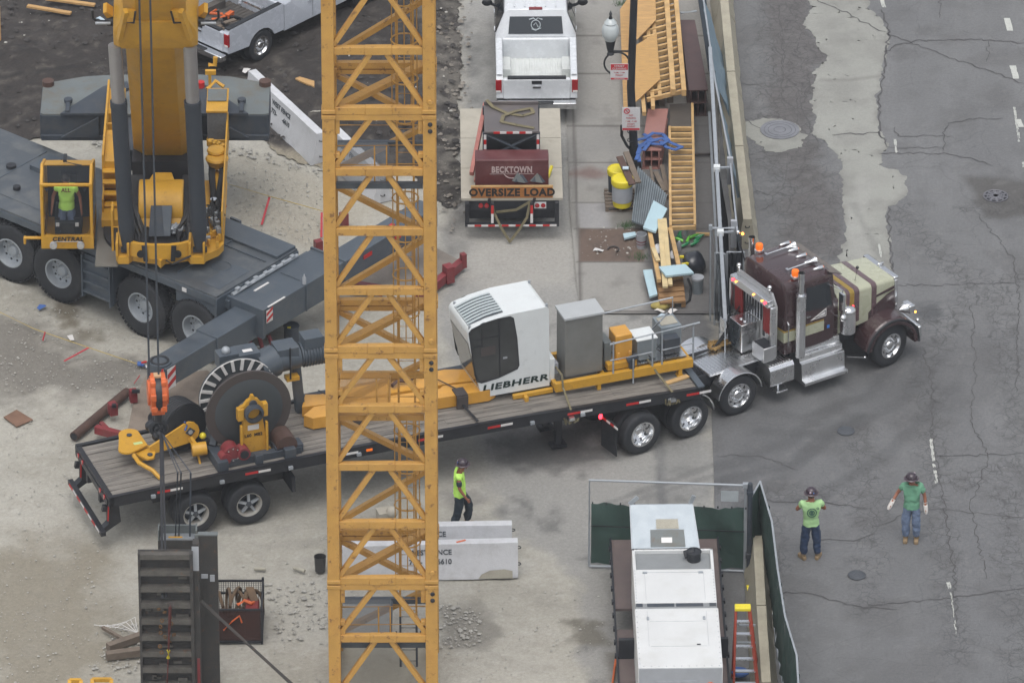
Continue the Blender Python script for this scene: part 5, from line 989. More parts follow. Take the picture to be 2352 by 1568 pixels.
# ---- superstructure, facing the camera: coordinates relative to the root through W()
def W(p): return V((p.x-H4.x, p.y-H4.y, p.z)) if not isinstance(p, tuple) else V((p[0]-H4.x, p[1]-H4.y, p[2]))
X = lambda px, s=101.0: (px-CX)/s-H4.x
def gy(py, z): return G(363, py, z).y-H4.y
xm = X(363); yfr = gy(586, 2.3)         # front of the frame
b = MB(YEL)
fr = [(X(262), yfr+.15), (X(268), yfr-.02), (X(292), yfr-.02), (X(300), yfr+.12), (X(330), yfr+.02), (X(356), yfr-.02), (X(366), yfr-.22), (X(376), yfr-.02), (X(400), yfr+.02), (X(428), yfr+.12), (X(434), yfr-.02), (X(466), yfr-.02), (X(470), yfr+.10), (X(498), yfr+.35), (X(509), yfr+.6), (X(509), yfr+3.6), (X(222), yfr+3.6), (X(222), yfr+1.7), (X(262), yfr+1.7)]
b.xy(fr, 2.08, 2.26); b.build('slew_frame', cr, bevel=.01)
b = MB(YEL); cv = [(X(292), yfr+.06), (X(315), yfr-.06), (X(345), yfr-.12), (X(385), yfr-.12), (X(412), yfr-.06), (X(434), yfr+.06)]
b.xy(cv+[(x, y+.10) for x, y in cv[::-1]], 2.26, 2.62); b.bx(X(262), X(268), yfr-.02, yfr+.5, 2.26, 2.62); b.bx(X(288), X(294), yfr-.02, yfr+.5, 2.26, 2.62); b.bx(X(430), X(436), yfr-.02, yfr+.5, 2.26, 2.62); b.bx(X(463), X(468), yfr-.02, yfr+.5, 2.26, 2.62); b.build('front_plate', cr, bevel=.012)
b = MB(BLK); b.cyl((xm, yfr+1.6, 1.84), (xm, yfr+1.6, 2.10), 1.35, n=48); b.bx(X(292), X(434), yfr+.2, yfr+3.5, 2.26, 2.3)
b.bx(X(292), X(434), yfr+2.6, yfr+3.9, 2.3, 3.3); b.build('slew_ring', cr)
b = MB(YEL)   # hoist housing
cx_ = X(366); yc = gy(450, 2.85); b.cyl((cx_-.54, yc-.1, 2.68), (cx_+.48, yc-.1, 2.68), .58, n=32); b.prism([(cx_-.54, yc-.66, 2.66), (cx_-.54, yc-.86, 2.36), (cx_-.54, yc-.1, 2.3), (cx_-.54, yc+.4, 2.6)], (1.02, 0, 0)); b.prism([(cx_-.34, yc+.05, 3.22), (cx_+.28, yc+.05, 3.22), (cx_+.2, yc+.4, 3.26), (cx_-.22, yc+.4, 3.26)], (0, 0, -.3)); b.build('hoist_housing', cr, bevel=.03)
b = MB(GRD); b.prism([(cx_-.25, yc-.76, 2.98), (cx_+.24, yc-.76, 2.98), (cx_+.20, yc-1.10, 2.40), (cx_-.30, yc-1.10, 2.40)], (0, .02, .03)); b.use(GRY).prism([(cx_+.0, yc-.765, 3.01), (cx_+.235, yc-.765, 3.01), (cx_+.19, yc-1.105, 2.42), (cx_+.06, yc-1.105, 2.42)], (0, .0, .006)); b.build('grey_cover_plate', cr)
b = MB(HOS); rnd = random.Random(12)
for s in (-1, 1):
    for k in range(7):
        x = xm+s*(.48+.04*k)+.03; y = yc-.2-.1*k; b.tube([(x, yc+.5, 3.1), (x+s*.05, y, 2.95-.05*k), (x-s*.1*rnd.random(), y-.35, 2.6+.1*rnd.random()), (x-s*.22*rnd.random(), y-.5, 2.45), (x-s*.15, yfr+.15, 2.34)], .045, 6)
for s in (-1, 1):
    b.prism([(xm+s*.28, yfr-.14, 2.62), (xm+s*.40, yfr-.14, 2.62), (xm+s*.36, yfr-.16, 2.22), (xm+s*.26, yfr-.16, 2.22)], (0, .02, 0)); b.cyl((xm+s*.42, yfr-.15, 2.40), (xm+s*.42, yfr-.11, 2.40), .09, n=14)
b.tube([(xm+.15, yfr-.2, 2.28), (xm+.3, yfr-.24, 2.2), (xm+.55, yfr-.2, 2.3), (xm+.72, yfr-.1, 2.34)], .022); b.build('hydraulic_hose', cr)
b = MB(STL)
for i in range(14): x = xm+rnd.uniform(.25, .5); b.cyl((x, yc-.7-rnd.random()*.3, 2.4), (x, yc-.7-rnd.random()*.3, 2.55), .03, n=8); b.box((xm+.4+rnd.uniform(-.15, .15), yc-.75+rnd.uniform(-.2, .2), 2.45), (.08, .08, .08), rnd.random())
b.use(YEL).box((xm+.36, yc-.72, 2.40), (.42, .08, .10)); b.build('valve_block', cr)
# boom lift cylinders
ram = []
for (xb, xt) in ((281, 264), (449, 436)):
    pb = V((X(xb, 102), yfr+.16, 2.36)); pt_ = GY(xt, 104, G(363, 586, 2.3).y+.05); pt_ = V((pt_.x-H4.x, yfr+.05, pt_.z)); ram.append((pb, pt_)); d = pt_-pb
    b = MB(mat('cylinder_grey', S(56, 62, 70), .7, var=.1) if 'cylinder_grey' not in MATS else MATS['cylinder_grey']); p1 = pb+d*.70; b.cyl(pb+d*.01, pb+d*.10, .12, .18, n=28); b.cyl(pb+d*.10, p1, .185, n=32); b.cyl(p1, p1+d*.03, .195, n=32); b.bar(pb-V((.16, 0, 0)), pb+V((.16, 0, 0)), .1, .1); o = b.build('lift_cylinder', cr)
    b = MB(mat('polished_rod', (.36, .35, .35), .4, .7, var=.06) if 'polished_rod' not in MATS else MATS['polished_rod']); b.cyl(p1+d*.03, pt_, .155, n=32); b.build('piston_rod', o)
# boom
AL = R(58); ad = V((0, -math.cos(AL), math.sin(AL))); an = V((0, math.sin(AL), math.cos(AL)))   # along, and top-side normal
root = V((xm+.02, gy(374, 3.0), 3.0))+an*.45
def bsec(t, w, n0, n1, c=.30):
    o = root+ad*t; pts = [(-w/2, n1), (-w/2, n0+c*.9), (-w/2+c, n0), (w/2-c, n0), (w/2, n0+c*.9), (w/2, n1), (w/2-.12, n1+.1), (-w/2+.12, n1+.1)]
    return [o+V((x, 0, 0))+an*y for x, y in pts]
b = MB(YEL); loft(b, [bsec(-.25, 1.15, -.30, .55, .25), bsec(0, 1.42, -.45, .62, .30), bsec(7.9, 1.42, -.45, .62, .30)], False); bo = b.build('boom', cr, bevel=.012)
tcol = (ram[0][1]-root).dot(ad); b = MB(YEL); loft(b, [bsec(tcol-.02, 1.90, -.62, .62, .12), bsec(tcol+.55, 1.88, -.62, .66, .12), bsec(tcol+.95, 1.42, -.50, .66, .12)], False); b.build('boom_collar', cr, bevel=.015)
b = MB(YEL); loft(b, [bsec(7.9, 1.2, -.40, .58, .26), bsec(16, 1.18, -.38, .55, .25)], False); loft(b, [bsec(16, 1.05, -.34, .5, .24), bsec(27, 1.0, -.32, .46, .22)], False); b.build('boom_extension', cr, bevel=.01)
b = MB(YEL); o = root+ad*(tcol+1.3)
for s in (-1, 1):
    b.bar(root+ad*(tcol+.5)+V((s*.80, 0, 0))-an*.66, root+ad*(tcol+1.5)+V((s*.62, 0, 0))-an*.52, .10, .14); b.box(root+ad*(tcol+1.35)+V((s*.5, 0, 0))-an*.5, (.2, .12, .18))
    b.prism([root+ad*(tcol+.35)+V((s*.96, 0, 0)), root+ad*(tcol+.55)+V((s*1.10, 0, 0)), root+ad*(tcol+.5)+V((s*1.18, 0, 0)), root+ad*(tcol+.25)+V((s*1.10, 0, 0))], an*.25)
b.use(BLK)
for s in (-1, 1):
    q = root+ad*(tcol+.15)
    b.tube([q+V((s*.98, 0, 0)), q+V((s*1.35, 0, 0)), q+V((s*1.42, 0, 0))+ad*.15, q+V((s*1.42, 0, 0))+ad*.5], .03); b.tube([q+V((s*1.05, 0, 0)), q+V((s*1.3, 0, 0))-ad*.08], .05); b.cyl(q+V((s*.96, 0, 0)), q+V((s*1.1, 0, 0)), .12, n=16)
    b.tube([root+ad*(tcol+.95)+V((s*.7, 0, 0))-an*.5, root+ad*(tcol+1.1)+V((s*.45, 0, 0))-an*.6, root+ad*(tcol+1.6)+V((s*.40, 0, 0))-an*.6], .025)
b.use(STL)
for s in (-1, 1): q = root+ad*(tcol+.22); b.cyl(q+V((s*1.02, 0, 0))-an*.1, q+V((s*1.36, 0, 0))-an*.1, .035, n=10)
b.build('boom_brackets', cr)
# counterweight
zb, zt = 2.15, 2.80; yb0 = gy(321, zb)
half = [(0, yb0+1.85), (.9, yb0+1.98), (1.75, yb0+1.86), (2.45, yb0+1.60), (2.62, yb0+1.55), (2.68, yb0+1.4), (2.68, yb0+.05), (2.6, yb0)]
xs_ = xm; xm = X(364, 97.2)
P_ = [(xm+x, y) for x, y in half]+[(xm-x, y) for x, y in half[::-1]]
b = MB(GRD); b.xy(P_, zb, zt-.02); cwt = b.build('counterweight', cr, bevel=.03)
Pi = [(xm+x*.995, yb0+.02+(y-yb0)*.99) for x, y in half]+[(xm-x*.995, yb0+.02+(y-yb0)*.99) for x, y in half[::-1]]
b = MB(LGR); b.xy(Pi, zt-.018, zt+.02); b.build('counterweight_top', cwt, bevel=.02)
b = MB(GRD)
for s in (-1, 1):
    b.xy([(xm+s*1.0, yb0-.08), (xm+s*2.2, yb0-.08), (xm+s*1.25, yb0+1.25), (xm+s*.7, yb0+1.5), (xm+s*.6, yb0+1.2), (xm+s*1.0, yb0+.9)], zt+.022, zt+.10); b.bx(min(xm+s*1.98, xm+s*2.08), max(xm+s*1.98, xm+s*2.08), yb0-.06, yb0+.45, zt+.02, zt+.16); b.cyl((xm+s*2.03, yb0+.45, zt+.1), (xm+s*2.03, yb0+.45, zt+.2), .1, n=12)
    b.prism([(xm+s*1.3, yb0-.10, zb+.1), (xm+s*2.2, yb0-.10, zb+.1), (xm+s*1.3, yb0-.10, zt)], (0, .08, 0))
b.bx(xm-2.66, xm+2.66, yb0-.05, yb0+.02, zb, zb+.14); b.bx(xm-1.1, xm+1.1, yb0-1.6, yb0+1.6, 2.2, 2.75); b.build('counterweight_arm', cwt, bevel=.01)
b = MB(RST)
for s in (-1, 1): b.cyl((xm+s*2.55, yb0+1.45, zt), (xm+s*2.55, yb0+1.45, zt+.14), .14, n=14)
b.build('guide_pin', cwt); b = MB(RED); b.cyl((xm+1.05, yb0+1.2, zt+.1), (xm+1.05, yb0+1.2, zt+.24), .09, n=12); b.build('red_cap', cwt)
xm = xs_
# left side: stairs and side deck
b = MB(YEL); xa, xb = X(222), X(262); ys = gy(497, 2.15)
for k in range(5): b.bx(xa, xb, ys+.17*k, ys+.17*k+.20, 2.10+.20*k, 2.14+.20*k); b.bx(xa+.02, xb, ys+.17*k+.18, ys+.17*k+.2, 2.10+.2*k-.2, 2.12+.2*k)
ye = ys+.85; b.bx(xa, xb, ye+.02, gy(300, 3.1), 2.4, 3.12); b.bx(xa, xa+.04, ys, ye+.1, 2.1, 2.6); b.bx(xa, xb, gy(262, 3.1), gy(204, 3.1), 2.5, 3.12); b.bx(xa-.02, xa+.03, ye, gy(200, 3.1), 3.1, 3.3); b.bx(xa, xb, gy(300, 3.1)+.3, gy(300, 3.1)+.36, 2.9, 3.12); b.bx(xa-.02, xa+.04, ye, gy(204, 3.1), 2.3, 3.1); b.build('side_stairs', cr, bevel=.008)
b = MB(mat('catwalk_plate', S(128, 126, 120), .55, .3, var=.12, dirt=.3)); b.bx(X(213), X(266), gy(610, 2.0), gy(480, 2.0), 1.96, 2.0); b.build('catwalk', cr, bevel=.004)
b = MB(YEL); xh = X(252); y0_ = gy(575, 2.0); b.tube([(xh, y0_, 2.0), (xh, y0_, 2.25), (xh, y0_+.05, 3.0), (xh, y0_+.35, 3.05), (xh, y0_+.5, 2.4)], .03); b.tube([(xh, y0_+.02, 2.6), (xh+.15, y0_+.02, 2.6)], .03); b.build('handrail', cr)
# right side machinery
b = MB(YEL); xa, xb = X(457), X(508); b.bx(xb-.04, xb, yfr+.7, gy(235, 3.3), 2.26, 3.05); b.bx(xa, xb, gy(325, 2.4), gy(215, 3.3), 2.26, 2.42); b.bx(xa, xb-.05, gy(325, 2.5)-.02, gy(325, 2.5)+.06, 2.4, 2.55); b.bx(xa, xb, gy(325, 2.5)-.02, gy(325, 2.5)+1.1, 3.26, 3.32); b.build('engine_side_frame', cr, bevel=.01)
yg = gy(325, 2.5); b = MB(mat('radiator_grille', S(118, 120, 122), .6, .3, var=.2, scale=18)); b.bx(xa+.02, xb-.04, yg, yg+1.0, 2.5, 3.26); b.use(LGR).bx(xa+.02, xb-.04, yg+.42, yg+1.0, 3.33, 3.36); b.build('radiator', cr, bevel=.01)
b = MB(YEL)
for (px_, py_, r_, z_) in ((484, 344, .22, 2.95), (486, 362, .27, 2.85)): c = V((X(px_), gy(py_, z_), z_)); b.lathe(c, Z, [(0, .03), (r_*.5, .05), (r_*.9, .02), (r_, -.02), (r_*.7, -.22), (0, -.3)], 24)
for k in range(4): b.box((X(470+k*9), gy(335+3*k, 2.8), 2.8), (.12, .15, .3), .3*k)
b.tube([(X(486), gy(385, 2.6), 2.5), (X(486), gy(455, 2.4), 2.35)], .05); b.build('air_filter', cr)
b = MB(HOS)
for k, (x0, x1) in enumerate(((472, 478), (477, 481), (497, 491), (500, 494))): b.tube([(X(x0), gy(372, 2.7), 2.75), (X(x0), gy(400, 2.6), 2.6), (X(x1), gy(440, 2.5), 2.45), (X(x1), gy(480, 2.4), 2.4)], .055, 8)
for k in range(26): x = rnd.uniform(466, 502); y = rnd.uniform(470, 545); b.tube([(X(x), gy(y, 2.4), 2.4), (X(x+rnd.uniform(-6, 6)), gy(y-10, 2.45), 2.4+.25*rnd.random()), (X(x+rnd.uniform(-8, 8)), gy(y-22, 2.4), 2.35)], .022, 5)
b.build('engine_hoses', cr)
b = MB(STL)
for k in range(16): b.box((X(rnd.uniform(466, 500)), gy(rnd.uniform(475, 555), 2.4), 2.36+.1*rnd.random()), (.10, .08, .12), rnd.random())
b.use(YEL)
for k in range(12): b.box((X(rnd.uniform(466, 500)), gy(rnd.uniform(500, 560), 2.4), 2.33+.1*rnd.random()), (.06, .06, .14), rnd.random())
b.use(CHR).cyl((X(482), gy(462, 2.5), 2.5), (X(482), gy(462, 2.5), 2.56), .08, n=12); b.build('engine_parts', cr)
b = MB(YEL); b.box((X(462), gy(166, 3.3), 3.3), (.25, .1, .1)); b.bar((X(460), gy(166, 3.3), 3.3), (X(460), gy(166, 3.3), 2.5), .07); b.tube([(X(455), gy(150, 3.2), 3.2), (X(470), gy(150, 3.2), 3.2), (X(472), gy(140, 3.3), 3.4)], .06); b.tube([(X(455), gy(205, 3.2), 3.2), (X(475), gy(195, 3.2), 3.3), (X(495), gy(200, 3.2), 3.2)], .05); b.build('yellow_fittings', cr)
# operator cab
gx0, gx1 = X(91, 100.5), X(212, 100.5); zc0 = 1.95; yq = gy(571, zc0); cb2 = bpy.data.objects.new('operator_cab', None); COL.objects.link(cb2); cb2.parent = cr; cb2.location = (gx0, yq, zc0); wd = gx1-gx0
pf = [(0, 0), (-.03, .32), (0, 1.66), (.50, 1.90), (1.5, 1.64), (1.5, 0)]
b = MB(YEL); t = .075
for x0 in (0, wd-t):   # side frames
    for (a, c, w_) in (((-.02, .33), (0, 1.66), t), ((0, 1.66), (.5, 1.9), t), ((.5, 1.9), (1.5, 1.47), t), ((1.46, 0), (1.46, 1.47), t), ((.75, .3), (.75, 1.82), .05)):
        b.bar((x0+t/2, a[0]+.03, a[1]), (x0+t/2, c[0]+.03, c[1]), t, w_)
    b.yz([(0, 0), (-.03, .32), (0, .45), (1.5, .45), (1.5, 0)], x0, x0+t)
b.prism([(0, .0, 0), (0, -.03, .34), (wd, -.03, .34), (wd, .0, 0)], (0, .10, 0)); b.bar((0, .02, 1.66), (wd, .02, 1.66), .06, .08); b.prism([(0, .5, 1.90), (wd, .5, 1.90), (wd, 1.5, 1.47), (0, 1.5, 1.47)], (0, 0, .02)); b.bx(0, wd, 1.44, 1.5, 0, 1.45); b.bx(0, wd, 0, 1.5, 0, .05)
b.bx(-.4, 0, .2, .28, .12, .18); b.bx(-.42, -.36, .18, .3, .0, .18); b.build('cab_frame', cb2, bevel=.02)
CGL = mat('cab_glass', S(60, 68, 76), .05, var=.05, alpha=.17)
b = MB(CGL)
lo_ = [(.09, .55), (.14, .42), (.35, .36), (wd/2, .34), (wd-.35, .36), (wd-.14, .42), (wd-.09, .55), (wd-.09, 1.60), (.09, 1.60)]
b.prism([(x, -.03+.02*(z-.34), z) for x, z in lo_], (0, .006, 0)); b.build('windscreen', cb2)
b = MB(CGL); b.prism([(.08, .06, 1.71), (wd-.08, .06, 1.71), (wd-.08, .47, 1.90), (.08, .47, 1.90)], (0, 0, .006)); b.build('roof_window', cb2)
b = MB(GLS); b.bx(-.004, .0, .1, 1.4, .5, 1.44); b.bx(wd, wd+.004, .1, 1.4, .5, 1.44); b.build('side_window', cb2)
b = MB(BLK); b.bx(.1, wd-.1, 1.40, 1.43, .05, 1.42); b.bx(.3, .5, .35, 1.1, .05, .62); b.bx(wd-.5, wd-.3, .35, 1.1, .05, .62); b.bx(.36, wd-.36, .95, 1.4, .05, .5); b.bx(.4, wd-.4, 1.25, 1.40, .5, 1.25); b.bx(.33, wd-.33, .10, .24, .52, .62); b.bx(.45, wd-.45, .12, .2, .08, .52)
b.use(WRF); b.bx(.34, .42, .085, .098, .53, .63); b.bx(wd-.42, wd-.34, .085, .098, .53, .63); b.build('cab_interior', cb2, bevel=.01)
b = MB(BLK)
for x in (.16, wd-.18): b.prism([(x-.05, -.03, 1.60), (x+.05, -.03, 1.60), (x, -.05, 1.50)], (0, .02, 0))
b.bx(.52, .6, .6, .9, 1.93, 1.99); b.tube([(.56, .6, 1.95), (.8, .5, 1.93), (.95, .45, 1.93)], .015); b.build('wiper', cb2)
for x in (.28, wd-.30):
    b = MB(GPL); b.cyl((x, -.10, .12), (x, -.02, .12), .085, n=20); b.use(CHR).cyl((x, -.105, .12), (x, -.10, .12), .07, n=20); b.build('headlight', cb2)
b = MB(WRF); b.prism([(.30, -.046, .20), (wd-.28, -.046, .20), (wd-.28, -.048, .22), (.34, -.048, .22)], (0, .004, 0)); b.build('name_board', cb2)
text('name_lettering', 'CENTRAL', .15, RUB, cb2, (wd/2+.01, -.054, .275), (R(90), 0, 0), bold=.03, shear=.15, sx=1.02)
# hoist ropes up to the boom head
tip = root+ad*26.5
blk = GY(362, 900, -11.0); TIPW = V((blk.x, -11.0, 25.0))
b = MB(GRD)
for dx in (-.17, .03): 
    lo = V((blk.x+dx, -11.0, blk.z+.35)); hi = V((blk.x+dx*1.35, -11.0, 27.0)); b.tube([W(lo), W(hi)], .022, 6)
b.build('hoist_rope', cr)
b = MB(YEL); hd_ = W(V((blk.x, -11.0, 27.0))); b.bar(root+ad*26.8, hd_+V((0, 0, .2)), .5, .5); b.cyl(hd_-V((.3, 0, 0)), hd_+V((.3, 0, 0)), .35, n=24); b.build('boom_head', cr)
# ---------------------------------------------------------------- hook block and the lifted load
hb = thing('hook_block', 'orange hook block with a dark sheave hanging on two ropes above the trailer rear', 'hook block', (blk.x, -11.0, blk.z), R(8))
oc = lambda r, z0=0: [(r*math.cos(R(a))*.9, r*math.sin(R(a))+z0) for a in range(22, 382, 45)]
for s in (-1, 1):
    b = MB(ORG); b.prism([(s*.07, y*.9, z*1.05) for y, z in oc(.43)], (s*.10, 0, 0)); b.prism([(s*.17, y*.6, z*.7) for y, z in oc(.43)], (s*.05, 0, 0)); b.box((s*.1, -.30, .05), (.16, .16, .16)); b.box((s*.1, -.26, -.25), (.14, .18, .14)); b.box((s*.12, -.2, .33), (.12, .14, .12)); b.build('cheek_plate', hb, bevel=.02)
b = MB(BLK); b.cyl((-.065, 0, 0), (.065, 0, 0), .40, n=28); b.use(ORG).bx(-.14, .14, -.1, .1, -.52, -.40); b.use(mat('pale_cap', S(220, 180, 140), .5)).box((.0, 0, .42), (.16, .16, .05)); b.build('sheave', hb)
b = MB(BLK); b.cyl((0, 0, -.72), (0, 0, -.5), .09, n=14); b.torus((0, 0, -.9), (0, 1, 0), .16, .06, 20, 8, R(-60), R(220)); b.sphere((.02, 0, -1.05), .10); b.sphere((-.04, .05, -.92), .09); b.build('hook', hb)
hk = V((blk.x, -11.0, blk.z-1.0))
# steel form panels: standing, top at given heights
FST = mat('form_steel', S(62, 61, 60), .7, var=.3, scale=3, dirt=.5, dirtc=S(84, 74, 66), bump=.4, rust=.4)
yA = -15.6; a0 = GY(316, 1272, yA); a1 = GY(440, 1272, yA); zA = a0.z
pn = thing('steel_form_panel', 'wide dark steel form panel with rows of ribs, hanging at the bottom left', 'form panel', ((a0.x+a1.x)/2, yA, 0))
wA = a1.x-a0.x; b = MB(FST); b.bx(-wA/2, wA/2, .16, .20, -.3, zA); b.bx(-wA/2, -wA/2+.05, 0, .16, -.3, zA); b.bx(wA/2-.05, wA/2+.02, 0, .16, -.3, zA); b.build('skin', pn)
b = MB(mat('form_rib', S(92, 89, 84), .7, var=.3, scale=4, dirt=.6, dirtc=S(56, 54, 52), bump=.4, rust=.4)); z = zA-.02; k = 0; rnd = random.Random(4)
while z > -.3: b.bx(-wA/2+.05, wA/2-.05, .0, .16, z-.06, z); b.bx(-wA/2+.05, wA/2-.05, .0, .03, z-.12, z-.06); z -= .405
for i in range(16): b.box((rnd.uniform(-wA/2+.15, wA/2-.15), .12, rnd.uniform(.3, zA-.2)), (rnd.uniform(.05, .3), .06, rnd.uniform(.04, .12)))
b.build('rib', pn)
a2 = GY(443, 1272, yA+.25); a3 = GY(457, 1272, yA+.25)
b = MB(FST); b.bx(a2.x, a3.x, 0, .25, -.3, zA+.15); b.use(GPL).bx(a2.x-.02, a3.x, -.01, 0, zA-.5, zA+.1); b.use(RDD).bx(a2.x+.05, a3.x-.02, -.012, 0, -.3, 1.1); b.build('form_channel', label='narrow dark steel channel between the ribbed panel and the plain dark panel', cat='steel channel', loc=(0, yA+.15, 0))
c0_ = GY(455, 1230, yA+.9); c1_ = GY(499, 1230, yA+.9)
b = MB(FST); wB = c1_.x-c0_.x; b.bx(0, wB, 0, .12, -.3, c0_.z); b.use(GPL).box((wB*.3, -.01, c0_.z-1.0), (.14, .02, .10)); b.box((wB*.7, -.01, c0_.z-1.05), (.1, .02, .16)); b.use(LGR).bx(-.01, wB+.01, -.01, .13, c0_.z, c0_.z+.03); b.use(LGR).bx(-.08, 0.0, -.0, .05, c0_.z-.9, c0_.z+.02); b.build('steel_plate_form', label='plain dark upright steel panel right of the ribbed panel', cat='form panel', loc=(c0_.x, yA+.9, 0))
yC = yA+2.3; d0 = GY(362, 1218, yC); d1 = GY(452, 1218, yC)
b = MB(FST); wC = d1.x-d0.x; b.bx(0, wC, 0, .3, -.2, d0.z-.25); b.use(LGR).bx(0, .03, 0, .3, d0.z-.25, d0.z); b.bx(wC-.03, wC, 0, .3, d0.z-.25, d0.z); b.bx(0, wC, .25, .3, d0.z-.25, d0.z-.02)
for k in range(5): b.use(STL).bx(.05, wC-.05, .02+.045*k, .04+.045*k, d0.z-.25, d0.z-.2)
b.use(YEL).box((wC*.45, .05, d0.z-.2), (.3, .04, .03)); b.build('form_bracket', label='grey bracketed top of a rear form panel behind the ribbed panel', cat='form panel', loc=(d0.x, yC, 0))
# slings from the hook
def sling(name, a, c, r, label, m=BLK, group=None, mid=None):
    b = MB(m); b.tube([a]+([mid] if mid else [])+[c], r, 6); b.build(name, label=label, cat='sling', group=group)
G1 = 'slings hanging from the hook block'
sa = GY(373, 1375, yA-.05); sb_ = GY(382, 1372, yA-.05)
sling('lifting_sling', hk+V((.05, -.1, 0)), sa, .028, 'thick dark sling at the left running down to the ribbed panel', group=G1); sling('lifting_sling', hk+V((.09, -.12, 0)), sb_, .022, 'thinner dark sling just right of the thick one, down to the ribbed panel', group=G1)
for k, (px_, py_, lab) in enumerate(((402, 1255, 'leftmost of the three slings reaching the rear form panel'), (410, 1255, 'middle one of the three slings reaching the rear form panel'), (436, 1255, 'rightmost sling reaching the rear form panel below the yellow roller'))):
    c = GY(px_, py_, yC+.1); top = GY(px_+(6 if k < 2 else 2), 1085, yC+.1); sling('lifting_sling', V((top.x, yC+.1, top.z)), c, .02, lab, GRD, G1); MB(GRD).tube([hk+V((.06, 0, 0)), V((top.x, yC+.1, top.z))], .014, 5).build('lifting_sling', label=('thin upper leg of the left rear sling under the hook', 'thin upper leg of the middle rear sling under the hook', 'thin upper leg of the right rear sling under the hook')[k], cat='sling', group=G1)
b = MB(mat('rusty_chain', S(112, 82, 50), .7, .3, var=.3)); rnd = random.Random(6)
for k in range(14): b.torus(sa+V((rnd.uniform(-.08, .25), -.05, -.15-.09*k+rnd.uniform(-.05, .05))), (rnd.uniform(-1, 1), 1, rnd.uniform(-1, 1)), .035, .014, 10, 5)
b.build('lifting_chain', label='bundle of rusty orange chain links on the ribbed panel', cat='chain')
b = MB(mat('red_pole', S(120, 60, 56), .6, var=.15)); pa, pb_ = GY(391, 1387, yA-.15), GY(384, 1568, yA-.15); dd = (pb_-pa); b.tube([pa, pa+dd*2.2], .035, 8); b.use(YPL).tube([pa+dd*.58, pa+dd*.68], .04, 8); b.use(BRN).box(pa, (.12, .06, .08)); b.build('red_prop', label='slim red pole with a yellow band leaning on the ribbed panel', cat='prop')
pa, pb_ = GY(462, 1380, yA+.7), GY(668, 1568, yA-.6); b = MB(FST); b.tube([pa, pa+(pb_-pa)*1.15], .045, 8); b.build('steel_brace', label='dark diagonal steel brace running from the plain panel to the lower right', cat='brace')
